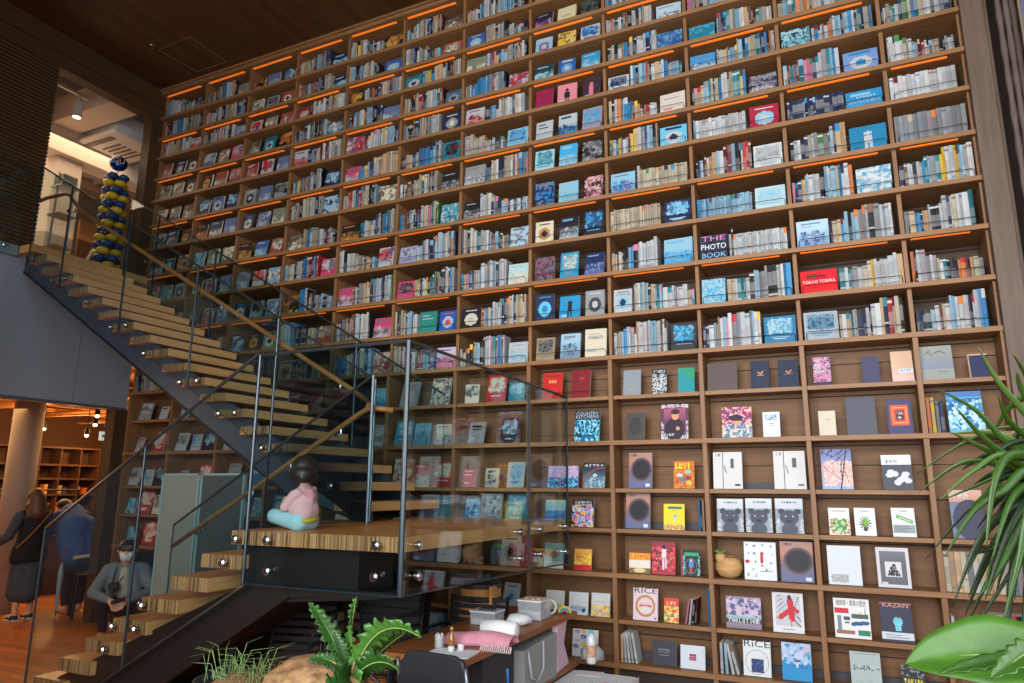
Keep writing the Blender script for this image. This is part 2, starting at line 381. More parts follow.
# boards leaning in the upper room
o = MB(); o.box(-0.02, 0.02, -0.35, 0.35, 0, 1.15)
dk = empty('display_board', (-8.3, 0.28, ZU), 0.1, 'tall brown display board with a pale sloping strut behind the balloon tower', 'board')
o.build('panel', wood('board_brown', (150, 92, 44), (168, 108, 56), (1, 6, 0.6), 4, 0.7), dk)
b = MB(); b.tube([(0.1, -0.45, 0), (0.05, -0.1, 0.75)], 0.03, 6); b.tube([(0.08, -0.22, 0.5), (0.06, 0.1, 0.42)], 0.02, 6); b.build('strut', PLASTER, dk)
# rolling rack at the left of the opening
rk = empty('display_rack', (-7.35, -0.78, ZU), 0, 'light metal wheeled rack standing at the slatted wall edge', 'rack')
for y in (-0.22, 0.0):
    b = MB(); b.tube([(0, y, 0.06), (0, y + .02, 1.35)], 0.014); b.build('post', mat('rack_grey', (190, 190, 184), 0.4, 0.4), rk)
for z in (0.3, 0.75, 1.15):
    b = MB(); b.box(-0.12, 0.12, -0.23, 0.02, z, z + 0.02); b.build('shelf', mat('rack_grey', (190, 190, 184), 0.4, 0.4), rk)
b = MB(); b.box(-0.1, 0.1, -0.2, -0.01, 1.17, 1.32); b.build('box', mat('rack_box', (150, 150, 130), 0.7, noise=.3, nscale=20), rk)

# balloon tower
bt = empty('balloon_tower', (-7.2, -0.28, ZU), 0, 'tall tower of yellow and blue balloons topped by a blue foil ball', 'balloons')
YB = mat('yellow_balloon', (206, 172, 34), 0.3, spec=0.6); BB = mat('blue_balloon', (22, 60, 120), 0.3, spec=0.6)
def balloon_mesh(name):
    b = MB(); b.lathe([(0.004, -0.085), (0.008, -0.078), (0.035, -0.055), (0.058, -0.015), (0.062, 0.02), (0.05, 0.055), (0.026, 0.076), (0.004, 0.082)], n=14, axis='x'); return b
nb = 0
protoY = protoB = None
NL = 15
for k in range(NL):
    z = 0.10 + k * 0.102
    sc_ = 1.0 - 0.12 * k / NL
    for q in range(4):
        an = k * 0.42 + q * PI / 2 + PI / 4
        colr = YB if k % 2 else BB
        if colr is YB:
            if protoY is None: protoY = balloon_mesh('b').build('balloon', YB, bt, smooth=True); o = protoY
            else: o = protoY.copy(); C.objects.link(o)
        else:
            if protoB is None: protoB = balloon_mesh('b').build('balloon', BB, bt, smooth=True); o = protoB
            else: o = protoB.copy(); C.objects.link(o)
        o.parent = bt; o.location = (0.105 * math.cos(an) * sc_, 0.105 * math.sin(an) * sc_, z); o.rotation_euler = (0, 0, an); o.scale = (sc_ * 1.15, sc_ * 1.45, sc_ * .95)
b = MB(); b.tube([(0, 0, 0), (0, 0, 1.65)], 0.012); b.lathe([(0.14, 0), (0.14, 0.015), (0.02, 0.03)], n=20); b.build('pole', WHITEM, bt)
b = MB(); b.lathe([(0.002, -0.07), (0.05, -0.06), (0.095, -0.03), (0.118, 0), (0.095, 0.03), (0.05, 0.06), (0.002, 0.07)], n=24, axis='x')
fb = b.build('foil_balloon', mat('blue_foil', (24, 62, 128), 0.2, 0.75, bump=0.4, nscale=14), bt, loc=(0, 0, 1.76), rot=(0, 0, -0.6), smooth=True)
text_mesh('letters', 'GU', 0.11, mat('foil_gold', (226, 190, 130), 0.35), fb, (0.075, 0.0, 0.01), (PI / 2, 0, PI / 2))

# ------------------------------------------------------------------ ground-floor shop seen under the bulkhead
struct('ceiling_shop', [(-14, XW - 0.16, -7, 6, 3.45, 3.55)], mat('shop_ceiling', (160, 112, 66), 0.8, noise=0.3, nscale=2))
struct('wall_shop', [(-14, -13.6, -7, 6, 0, 4.2), (-14, XW - 0.2, 5.9, 6, 0, 4.2)], mat('shop_wall', (96, 66, 42), 0.8))
b = MB(); b.lathe([(0.19, 0), (0.19, 3.45)], (-8.6, -0.20, 0), 32); o = b.build('column', mat('column_beige', (160, 144, 128), 0.75, noise=0.03), smooth=True)
tag(o, 'round beige column under the grey bulkhead', 'column')
b = MB()
rng = random.Random(3)
for k in range(9): x = -7.6 - k * 0.6; b.box(x - 0.03, x + 0.03, -4, 5.5, 3.12 + 0.06 * (k % 2), 3.2 + 0.06 * (k % 2))
for k in range(16): y = -2 + k * .45; b.tube([(-13, y, 3.0 + .1 * (k % 3)), (-7.2, y + rng.uniform(-.5, .5), 3.0 + .1 * (k % 3))], rng.choice([0.02, 0.03, 0.06]), 8)
tag(b.build('ceiling_pipes', wood('pipe_warm', (180, 122, 66), (214, 156, 92), (1, 1, 1), 3, 0.6)), 'web of warm lit pipes and beams under the shop ceiling', 'pipes')
SPB = mat('spot_bulb', (255, 226, 170), 0.5, emit=(255, 220, 160), es=9)
for i, (x, y, z) in enumerate([(-10.3, 0.72, 2.64), (-10.2, 1.0, 2.62), (-7.6, 0.14, 2.66), (-7.9, 0.33, 2.56), (-8.2, 0.42, 2.42)]):
    e = empty('ceiling_spotlight', (x, y, z), 0, ['small glowing spotlight beside the column, left one of the near pair', 'small glowing spotlight beside the column, right one of the near pair', 'small glowing spotlight highest above the green exit sign', 'small glowing spotlight right of the green exit sign', 'small glowing spotlight just below right of the exit sign'][i], 'spotlight', 'spotlights in the shop')
    b = MB(); b.lathe([(0.03, 0.10), (0.035, 0.02), (0.03, 0.012)], n=12); b.build('lamp_shade', BLACK, e)
    b = MB(); b.lathe([(0.002, -0.028), (0.02, -0.02), (0.03, 0), (0.02, 0.012)], n=12); b.build('bulb', SPB, e, smooth=True)
    b = MB(); b.tube([(0, 0, 0.1), (0, 0, 3.2 - z)], 0.006, 6); b.build('cord', BLACK, e)
ex = empty('exit_sign', (-7.2, 0.0, 2.355), 0, 'small square white sign with a green running arrow under the bulkhead', 'sign')
b = MB(); b.box(-0.02, 0.02, -0.06, 0.06, -0.06, 0.06); b.build('panel', mat('sign_white', (236, 244, 238), 0.5, emit=(236, 248, 240), es=0.35), ex)
b = MB(); b.prism([(-0.042, -0.016), (0.0, -0.016), (0.0, -0.042), (0.05, 0), (0.0, 0.042), (0.0, 0.016), (-0.042, 0.016)], 0.021, 0.026, ax='x'); b.build('arrow', mat('sign_green', (10, 110, 50), 0.5, emit=(10, 120, 50), es=0.15), ex)
b = MB(); b.tube([(0, 0, 0.06), (0, 0, 0.95)], 0.006, 6); b.build('hanger_rod', BLACK, ex)
# shop shelving far behind
DKSH = wood('shop_shelf_wood', (70, 44, 26), (92, 60, 36), (1, 0.6, 4), 4, 0.6)
BOXC = [(214, 130, 40), (230, 160, 60), (196, 96, 30), (180, 150, 110), (50, 60, 110), (224, 190, 90), (150, 60, 40)]
bi = 0
def shop_shelf(x, y0, n, bw, levels, label, fill):
    global bi
    t = empty('display_shelf', (x, y0, 0), 0, label, 'shelf', 'shop display shelves')
    W = n * bw; b = MB(); b.box(-0.4, -0.37, 0, W, 0, levels[-1] + 0.02); b.build('back_panel', DKSH, t)
    for k in range(n + 1):
        b = MB(); b.box(-0.37, 0, k * bw - 0.015, k * bw + 0.015, 0, levels[-1] + 0.02); b.build('upright', DKSH, t)
    for z in levels:
        b = MB(); b.box(-0.37, 0.005, 0, W, z - 0.02, z + 0.02); b.build('shelf', DKSH, t)
    for k in range(n):
        for li, z in enumerate(levels[:-1]):
            if rng.random() < fill.get(li, 0): 
                yy = y0 + k * bw + 0.04
                while yy < y0 + (k + 1) * bw - 0.14:
                    ww = rng.uniform(0.06, 0.15); hh = rng.uniform(0.1, 0.22); c = rng.choice(BOXC)
                    b = MB(); b.box(-0.09, 0.07, 0, ww, 0, hh * .8); b.box(-0.1, 0.08, -0.004, ww + .004, hh * .78, hh)
                    o = b.build('gift_box', mat('box_%d' % BOXC.index(c), c, 0.6), loc=(x - 0.16, yy, z + 0.021)); bi += 1
                    GB.append((o, c, li, k))
                    yy += ww + rng.uniform(0.02, 0.1)
GB = []
shop_shelf(-12.7, 0.0, 9, 0.42, [0.4, 0.75, 1.12, 1.5, 1.82, 2.1, 2.45], 'dark wooden grid shelving at the back of the shop, behind the beige column', {1: .8, 2: 1, 3: 1})
CN = ['orange', 'light orange', 'rust', 'beige', 'navy', 'pale yellow', 'brown']
ORD = ['first', 'second', 'third', 'fourth', 'fifth', 'sixth', 'seventh', 'eighth', 'ninth', 'tenth', 'eleventh', 'twelfth', 'thirteenth', 'fourteenth', 'fifteenth', 'sixteenth', 'seventeenth', 'eighteenth', 'nineteenth', 'twentieth']
cnt = {}
for o, c, li, k in GB:
    n_ = cnt.get(li, 0); cnt[li] = n_ + 1
    def nth(i): return ORD[i] if i < 20 else 'twentieth'
    tag(o, '%s box on the shop back shelving, %s level up, %s from left' % (CN[BOXC.index(c)], ORD[li], nth(n_)), 'box', 'boxes on the shop shelving')
# hanging bags on a stand left of the column
for i, (y, z, c) in enumerate([(-0.95, 0.95, (150, 142, 132)), (-0.62, 1.2, (120, 112, 106)), (-0.32, 1.0, (168, 150, 120))]):
    e = empty('tote_bag', (-9.4, y + 0.75, z), 0, ['grey cloth bag hanging at the far left edge of the shop', 'dark grey cloth bag hanging between two lighter ones', 'beige cloth bag hanging nearest the column'][i], 'bag', 'cloth bags in the shop')
    b = MB(); b.prism([(-0.12, 0), (0.12, 0), (0.13, 0.3), (-0.13, 0.3)], -0.04, 0.04, ax='x'); bevel(b.build('body', mat('cloth_%d' % i, c, 0.9, noise=.1), e), 0.02)
    b = MB(); b.tube([(0, -0.07, 0.3), (0, -0.05, 0.42), (0, 0.05, 0.42), (0, 0.07, 0.3)], 0.012, 6); b.build('handle', mat('cloth_%d' % i, c), e)
b = MB(); b.tube([(-9.4, -0.5, 1.62), (-9.4, 1.2, 1.62)], 0.015); b.tube([(-9.4, -0.5, 0), (-9.4, -0.5, 1.62)], 0.015); b.tube([(-9.4, 1.2, 0), (-9.4, 1.2, 1.62)], 0.015)
tag(b.build('garment_rack', BLACK), 'thin black hanging rail behind the woman in the shop', 'rack')
# low counter of goods
ct = empty('display_counter', (-9.9, 1.0, 0), 0, 'low brown counter of goods in the shop behind the blue coat', 'counter')
b = MB(); b.box(-0.3, 0.3, -0.6, 1.2, 0, 0.9); bevel(b.build('body', DKSH, ct), 0.01)
b = MB(); b.box(-0.34, 0.34, -0.64, 1.24, 0.9, 0.94); b.build('top', wood('counter_top', (150, 90, 46), (176, 112, 62), (4, 1, 1)), ct)
for k in range(7):
    b = MB(); r = 0.05 + 0.02 * (k % 3); b.lathe([(r * .9, 0), (r, 0.02), (r, 0.13), (r * .6, 0.15)], n=12)
    tag(b.build('jar', mat('jar_%d' % (k % 3), [(236, 200, 120), (200, 90, 40), (240, 226, 200)][k % 3], 0.4), loc=(-9.8, 0.55 + k * 0.22, 0.941)), '%s jar on the shop counter, %s from the left' % (['yellow', 'rust', 'cream'][k % 3], ORD[k]), 'jar', 'jars on the shop counter')

# ------------------------------------------------------------------ bookcase
WC = 0.85
ZS = {-7: 0.198, -6: 0.553, -5: 0.952, -4: 1.335, -3: 1.695, -2: 2.133, -1: 2.555, 0: 2.94, 1: 3.351, 2: 3.771, 3: 4.181, 4: 4.581, 5: 4.981, 6: 5.336, 7: 5.712, 8: 6.047, 9: 6.380, 10: 6.700, 11: 7.017}
ZS[10] = 6.69
XR = 3.14
def XD(k): return (k - 8) * WC if k < 12 else XR
FULL = [-7, -5, -2] + list(range(0, 12)); INSET = [-6, -4, -3, -1]
bc = empty('bookcase', (XW, 0, 0), 0, 'huge brown oak bookcase filling the whole wall from floor to ceiling', 'bookcase')
def bpart(name, b, m): 
    o = b.build(name, m); o.parent = bc; o.matrix_parent_inverse = Matrix.Translation((-XW, 0, 0)); return o
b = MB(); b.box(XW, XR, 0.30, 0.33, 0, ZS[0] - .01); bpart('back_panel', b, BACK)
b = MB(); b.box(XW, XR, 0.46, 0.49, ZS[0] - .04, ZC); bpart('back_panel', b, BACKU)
for r in FULL:
    if r in INSET: continue
    b = MB(); b.box(XW, XR + 0.02, 0.0, 0.30 if r < 0 else 0.46, ZS[r] - 0.042, ZS[r]); bevel(bpart('shelf', b, SHELF), 0.003)
for r in INSET:
    for k in range(12):
        if r == -3 and k == 11: continue
        if k < 0: continue
        b = MB(); b.box(XD(k) + 0.02, XD(k + 1) - 0.02, 0.045, 0.30, ZS[r] - 0.034, ZS[r]); bpart('shelf', b, SHELF)
for k in range(13):
    x = XD(k)
    x = x + 0.02 if k == 0 else x
    b = MB(); b.box(x - 0.02, x + 0.02, 0.015, 0.30, 0.0, ZS[0] - .02); b.box(x - 0.017, x + 0.017, 0.055, 0.46, ZS[0] - .02, ZC - .07); bevel(bpart('upright', b, SHELFV), 0.003)
# plank grooves in the backs
b = MB()
for r in range(-7, 12):
    z = ZS[r] + 0.20; 
    if r in (-3, -1, -7, 0, 2, 4): yb = .3 if r < 0 else .46; b.box(XW, XR, yb - .004, yb + .0005, z, z + 0.007)
    z1 = ZS.get(r + 1, ZC - .1) - 0.075; yb = .3 if r < 0 else .46; b.box(XW, XR, yb - .015, yb + 0.0005, z1, z1 + 0.008)
bpart('groove', b, mat('groove_dark', (34, 22, 14), 0.8))
b = MB(); b.box(XW, XR + 0.2, -0.02, 0.46, ZC - 0.075, ZC); b.box(XW, XR + .2, -0.05, 0.46, ZC - 0.03, ZC); bpart('cornice', b, SHELF)
b = MB(); b.box(XW, XR, 0.06, 0.30, 0.0, 0.15); bpart('plinth', b, mat('plinth_dark', (46, 34, 26), 0.7))
b = MB(); b.box(XR + 0.0, XR + 0.16, -0.05, 0.49, 0, ZC); b.box(XR + 0.10, XR + 0.19, -0.02, 0.49, 0, ZC); bevel(bpart('side_panel', b, JAMB), 0.004)
# book-stop strip at the back foot of lower shelves
for r, k in ((-4, 8), (-3, 9), (-7, 8), (-7, 9), (-7, 10)):
    b = MB(); b.box(XD(k) + 0.02, XD(k + 1) - 0.02, 0.27, 0.295, ZS[r], ZS[r] + 0.06); bpart('back_stop', b, mat('slate_strip', (62, 60, 70), 0.6))
# light strips under every second shelf
for r in (2, 4, 6, 8, 10, 12):
    for k in range(12):
        if (k >= 8 and r >= 12) or (k >= 10 and r >= 10): continue
        z = (ZS[r] if r < 12 else ZC - 0.035) - 0.042
        x0, x1 = XD(k) + 0.05, XD(k + 1) - 0.12
        b = MB(); b.box(x0, x1, 0.036, 0.066, z - 0.004, z + 0.002); bpart('light_strip', b, LED)
# thin black rails in front of the packed rows
for r in range(0, 8):
    for k in range(3 if r < 5 else 5, 12):
        if r == 7 and k < 8: continue
        x0, x1 = XD(k) + 0.05, XD(k + 1) - 0.04; z = ZS[r]; h = 0.075
        if k == 7: x0 += .01
        b = MB(); b.tube([(x0, 0.03, z), (x0, 0.03, z + h - .015), (x0 + .015, 0.03, z + h), (x1 - .015, 0.03, z + h), (x1, 0.03, z + h - .015), (x1, 0.03, z)], 0.0028, 5)
        bpart('book_rail', b, BLACK)
for r in (-1, -2):
    b = MB(); z = ZS[r]; x0, x1 = XD(7) + .05, XD(8) - .04; b.tube([(x0, 0.05, z), (x0, 0.05, z + .06), (x1, 0.05, z + .06), (x1, 0.05, z)], 0.0024, 5); bpart('book_rail', b, BLACK)

# ------------------------------------------------------------------ printed covers
FONT = {'A': '010101111101101', 'B': '110101110101110', 'C': '011100100100011', 'D': '110101101101110', 'E': '111100110100111', 'F': '111100110100100', 'G': '011100101101011', 'H': '101101111101101', 'I': '010010010010010', 'K': '101101110101101', 'L': '100100100100111', 'M': '101111111101101', 'N': '111101101101101', 'O': '010101101101010', 'P': '110101110100100', 'R': '110101110101101', 'S': '011100010001110', 'T': '111010010010010', 'U': '101101101101111', 'W': '101101111111101', 'Y': '101101010010010', 'i': '010000010010010', '.': '000000000000010'}
def L3(c): return np.array(lin(c), dtype=np.float32)
class Art:
    def __init__(s, w, h, bg):
        s.w, s.h = w, h; s.a = np.zeros((h, w, 3), np.float32); s.a[:] = L3(bg)
        s.yy, s.xx = np.mgrid[0:h, 0:w]; s.u = (s.xx + .5) / w; s.v = (s.yy + .5) / h      # v = 0 at the top
    def rect(s, x0, y0, x1, y1, c): s.a[(s.u >= x0) & (s.u < x1) & (s.v >= y0) & (s.v < y1)] = L3(c); return s
    def ell(s, cx, cy, rx, ry, c): s.a[((s.u - cx) / rx) ** 2 + ((s.v - cy) / ry) ** 2 < 1] = L3(c); return s
    def ring(s, cx, cy, rx, ry, t, c):
        d = np.sqrt(((s.u - cx) / rx) ** 2 + ((s.v - cy) / ry) ** 2); s.a[abs(d - 1) < t] = L3(c); return s
    def grad(s, y0, y1, c0, c1):
        m = (s.v >= y0) & (s.v < y1); t = ((s.v - y0) / (y1 - y0))[m][:, None]; s.a[m] = L3(c0) * (1 - t) + L3(c1) * t; return s
    def line(s, x0, y0, x1, y1, t, c):
        dx, dy = x1 - x0, y1 - y0; q = np.clip(((s.u - x0) * dx + (s.v - y0) * dy) / max(1e-6, dx * dx + dy * dy), 0, 1)
        s.a[np.hypot(s.u - x0 - q * dx, s.v - y0 - q * dy) < t] = L3(c); return s
    def speck(s, x0, y0, x1, y1, cols, p, rng, k=1):
        for _ in range(int(p * s.w * s.h * (x1 - x0) * (y1 - y0))):
            x = rng.uniform(x0, x1); y = rng.uniform(y0, y1); c = rng.choice(cols); s.ell(x, y, k * .7 / s.w * rng.uniform(.6, 1.6), k * .7 / s.h * rng.uniform(.6, 1.6), c)
        return s
    def word(s, t, x0, y0, x1, y1, c):
        n = len(t) * 4 - 1; X0, Y0 = x0 * s.w, y0 * s.h; W, H = (x1 - x0) * s.w, (y1 - y0) * s.h
        for py in range(s.h):
            for px in range(s.w):
                gx = (px + .5 - X0) / W * n; gy = (py + .5 - Y0) / H * 5
                if 0 <= gx < n and 0 <= gy < 5 and int(gx) % 4 < 3:
                    g = FONT.get(t[int(gx) // 4])
                    if g and g[int(gy) * 3 + int(gx) % 4] == '1': s.a[py, px] = L3(c)
        return s
    def lines(s, x0, y0, x1, n, dy, c, rng):
        for i in range(n): s.rect(x0, y0 + i * dy, x0 + (x1 - x0) * rng.uniform(.6, 1), y0 + i * dy + 0.5 * dy, c)
        return s
    def tex(s, amt, rng, seed):
        g = np.random.default_rng(abs(int(seed))); s.a *= (1 + amt * (g.random((s.h, s.w, 1)) - .5)); s.a = np.clip(s.a, 0, 1); return s
K, Wt, G = (26, 26, 30), (192, 197, 200), (112, 114, 118)
def make_art(kind, W_, H_, rng, seed=0):
    A = lambda bg: Art(W_, H_, bg)
    if kind == 'red': a = A((196, 34, 30)).rect(.1, .1, .9, .14, (150, 20, 20)).word('RED', .3, .3, .7, .4, (230, 180, 120))
    elif kind == 'darkred': a = A((124, 24, 34)).word('N.E', .45, .28, .7, .36, (210, 90, 60)).tex(.15, rng, 1)
    elif kind == 'greytitle': a = A((136, 142, 150)).rect(.3, .72, .65, .82, (160, 150, 140)).tex(.06, rng, 2)
    elif kind == 'bwpat': a = A(K); a.speck(0, .2, 1, 1, [Wt, (180, 180, 180), K], .6, rng, 1.6); a.rect(0, 0, 1, .2, K).word('STONES', .1, .05, .9, .16, Wt)
    elif kind == 'teal': a = A((30, 140, 150)).grad(0, .5, (40, 150, 120), (30, 136, 150)); a.ell(.9, .1, .4, .4, (36, 150, 110))
    elif kind == 'brown': a = A((88, 76, 74)).tex(.05, rng, 3)
    elif kind == 'navybird': a = A((30, 42, 66)).line(.4, .42, .52, .48, .03, (190, 130, 90)).line(.52, .48, .66, .40, .03, (190, 130, 90)).rect(.32, .52, .72, .545, (160, 120, 90))
    elif kind == 'lilactext':
        a = A((150, 120, 150)); a.speck(0, 0, 1, 1, [(186, 150, 180), (90, 70, 110), (200, 120, 150)], .4, rng, 2)
        for i, t in enumerate(['THE', 'GREAT', 'WEST', 'MIRROR']): a.word(t, .08, .1 + i * .12, .5 + .08 * i, .19 + i * .12, Wt)
        a.rect(0, .88, 1, 1, (60, 40, 70))
    elif kind == 'indigo': a = A((66, 66, 96)).tex(.08, rng, 4)
    elif kind == 'pinktan': a = A((206, 172, 144)).grad(.4, 1, (206, 172, 144), (214, 184, 178)); a.rect(.34, .6, .98, .72, (210, 226, 240)).word('NOTE', .42, .63, .9, .69, (80, 110, 150))
    elif kind == 'greyscript': a = A((146, 150, 144)).grad(.3, .7, (140, 146, 146), (126, 136, 156)); a.line(.15, .25, .3, .14, .012, (80, 84, 90)).line(.3, .14, .34, .28, .012, (80, 84, 90)).line(.34, .28, .6, .16, .012, (80, 84, 90)).line(.6, .16, .8, .24, .012, (80, 84, 90)).rect(.5, .78, .85, .8, (110, 114, 120))
    elif kind == 'navyframe': a = A((38, 44, 84)).rect(0, 0, 1, .05, (200, 170, 140)).rect(0, 0, .07, 1, (170, 140, 120))
    elif kind == 'country':
        a = A((20, 70, 110)); a.speck(0, .3, 1, 1, [(60, 190, 220), (150, 220, 235), (20, 100, 150), (10, 60, 90)], .5, rng, 2.4); a.rect(0, 0, 1, .28, (16, 50, 74)); a.rect(0.3, .8, .8, .9, (20, 110, 170))
    elif kind == 'charcoal': a = A((70, 66, 62)).ell(.5, .5, .35, .35, (54, 52, 52)).tex(.25, rng, 5)
    elif kind == 'manportrait':
        a = A((96, 50, 88)); a.speck(0, 0, 1, .1, [Wt, (200, 170, 190)], .7, rng).speck(0, .9, 1, 1, [Wt], .7, rng).speck(0, 0, .08, 1, [Wt], .5, rng).speck(.92, 0, 1, 1, [Wt], .5, rng)
        a.grad(.12, .5, (170, 90, 110), (110, 60, 90)); a.rect(0, .12, .09, .5, (96, 50, 88)).rect(.91, .12, 1, .5, (96, 50, 88))
        a.ell(.5, .72, .36, .32, (40, 30, 46)).ell(.53, .34, .13, .12, (222, 150, 110)).ell(.53, .22, .16, .08, (50, 34, 44)).rect(.35, .24, .7, .27, (50, 34, 44)).ell(.62, .7, .07, .05, (222, 150, 120)).word('FIRE', .1, .84, .5, .92, Wt)
    elif kind == 'psyche':
        a = A((196, 120, 130)); a.speck(0, 0, 1, 1, [(220, 150, 160), (110, 60, 110), (240, 190, 170), (150, 50, 90)], .6, rng, 2.6); a.ell(.48, .36, .24, .11, (52, 36, 50)).rect(.4, .45, .6, .75, (224, 150, 120)).rect(0, .75, 1, 1, (206, 170, 150)).speck(0, .6, 1, 1, [(70, 130, 170), (230, 200, 170)], .5, rng, 2)
    elif kind == 'whitepic': a = A((216, 222, 226)).rect(.12, .1, .85, .34, (70, 100, 140)).speck(.12, .1, .85, .34, [(200, 220, 230)], .5, rng).rect(.35, .45, .65, .48, G).rect(.4, .55, .6, .57, G)
    elif kind == 'beige': a = A((206, 196, 176)).rect(.42, .36, .66, .39, (120, 100, 80))
    elif kind == 'slate': a = A((80, 84, 94)).tex(.04, rng, 6)
    elif kind == 'orangeframe': a = A((64, 68, 104)).rect(.14, .14, .88, .76, (216, 88, 50)).rect(.22, .21, .8, .69, (230, 150, 100)).rect(.27, .25, .75, .65, (210, 70, 44)).rect(.34, .3, .68, .6, (60, 56, 80)).word('MUSE', .38, .34, .64, .42, (220, 190, 160)).ell(.5, .52, .07, .04, (220, 190, 160))
    elif kind == 'bluecollage': a = A((90, 170, 206)); a.rect(0, 0, 1, .14, (80, 120, 180)); a.speck(0.02, .2, .98, .9, [(190, 224, 236), (60, 140, 190), (150, 200, 222), (30, 100, 150)], .35, rng, 3.4)
    elif kind == 'whitelock': a = A((206, 208, 206)).rect(.32, 0, .345, 1, K).rect(.6, .2, .72, .44, (90, 84, 86)).ell(.66, .22, .06, .04, (90, 84, 86)).line(.38, .38, .46, .58, .015, (90, 90, 90)).word('IM', .06, .03, .26, .12, (120, 120, 122)).rect(.75, .88, .93, .92, K)
    elif kind == 'blackhole' or kind == 'blackholebig':
        a = A((90, 92, 120)); a.grad(0, .35, (158, 132, 124), (190, 120, 98)); a.grad(.35, .65, (176, 112, 96), (92, 94, 120)); a.grad(.65, 1, (104, 104, 134), (92, 104, 140))
        for i in range(7): t = i / 6; a.ell(.55, .48, .46 - .13 * t, .34 - .1 * t, tuple(int(p * (1 - t) + q * t) for p, q in zip((112, 88, 98), (30, 30, 36))))
        a.word('IMA', .06, .03, .36, .10, (60, 60, 70)).rect(.74, .88, .93, .96, (200, 210, 226))
    elif kind == 'moon': a = A((110, 120, 150)); a.grad(0, .25, (200, 170, 150), (200, 140, 120)); a.ell(.6, .62, .55, .42, (56, 62, 84)); a.word('IMA', .1, .05, .6, .17, Wt)
    elif kind == 'orangefood': a = A((196, 104, 30)); a.speck(0, .1, 1, 1, [(170, 80, 24), (220, 140, 40)], .3, rng, 1.5); a.word('LUST', .1, .06, .8, .28, (240, 216, 40)); [a.ell(x, y, .15, .07, c) for x, y, c in ((.3, .52, Wt), (.7, .4, (140, 190, 190)), (.7, .62, (150, 30, 60)), (.45, .68, (60, 120, 160)), (.75, .8, (190, 190, 60)))]
    elif kind == 'branches':
        a = A((120, 150, 190)); a.grad(0, .4, (110, 120, 170), (140, 150, 190)); a.grad(.4, 1, (190, 160, 170), (150, 170, 200)); a.speck(.1, .3, 1, .9, [(226, 200, 196), (216, 170, 160)], .4, rng, 2)
        for _ in range(16): x, y = rng.random(), rng.random(); q = rng.uniform(-1.2, 1.2); a.line(x, y, x + .4 * math.sin(q), y - .35 * math.cos(q), .008, (44, 36, 60))
        a.line(.85, 0, .6, 1, .02, (36, 30, 50)); a.rect(.76, .9, .92, .95, Wt)
    elif kind == 'bwflowers': a = A((72, 76, 84)).rect(0, 0, 1, .28, (216, 224, 230)).word('QUILTO', .08, .14, .55, .22, (90, 100, 120)); [a.ell(x, y, .13, .08, (206, 212, 220)) for x, y in ((.3, .5), (.42, .55), (.24, .58), (.78, .56), (.6, .72), (.84, .74), (.7, .66), (.5, .8))]
    elif kind == 'bluepink': a = A((150, 140, 200)).rect(0, .35, 1, .55, (206, 120, 170)).rect(0, .55, 1, 1, (36, 90, 170)); a.speck(0, 0, 1, .5, [(190, 170, 220), (220, 190, 220)], .2, rng, 3).speck(0, .55, 1, 1, [(30, 60, 140), (110, 190, 220)], .2, rng, 2.4)
    elif kind == 'space': a = A((40, 54, 70)); a.grad(.3, 1, (40, 60, 80), (120, 150, 166)); a.ring(.9, 1.05, .9, .85, .04, (140, 80, 70)).ell(.55, .5, .1, .07, (190, 210, 214)).speck(.3, .6, 1, 1, [(160, 190, 200), (90, 130, 150)], .4, rng, 2).rect(0, 0, 1, .14, K).word('ASTRO', .08, .05, .92, .15, Wt)
    elif kind == 'field': a = A((150, 190, 190)).grad(0, .35, (170, 200, 190), (130, 180, 200)).rect(0, .4, 1, .75, (30, 120, 180)).line(0, .7, 1, .6, .04, (20, 80, 150)).rect(0, .77, 1, 1, (200, 206, 90)).speck(0, .78, 1, 1, [(120, 160, 60)], .3, rng, 1.5)
    elif kind == 'dots': a = A((26, 24, 36)); a.speck(.02, .25, .98, 1, [(90, 130, 200), (220, 130, 150), Wt, (230, 170, 60), (190, 60, 80), (130, 180, 210)], .14, rng, 3); a.word('ORDERS', .12, .04, .9, .12, Wt).word('UNKNOWN', .12, .14, .9, .22, Wt)
    elif kind == 'yellowkid': a = A((224, 206, 40)).rect(.2, .1, .88, .2, (50, 120, 110)).rect(.4, .26, .6, .28, (200, 110, 40)).ell(.55, .48, .08, .08, (110, 180, 200)).rect(.5, .52, .6, .68, (190, 200, 190)).rect(0, .8, 1, 1, (206, 160, 90)).speck(0, .8, 1, 1, [(150, 100, 60), (230, 200, 140)], .5, rng)
    elif kind == 'bear':
        a = A((140, 150, 164)); a.grad(0, .3, (206, 214, 222), (190, 200, 210)); a.word('KUMANO', .26, .08, .78, .15, (60, 64, 74))
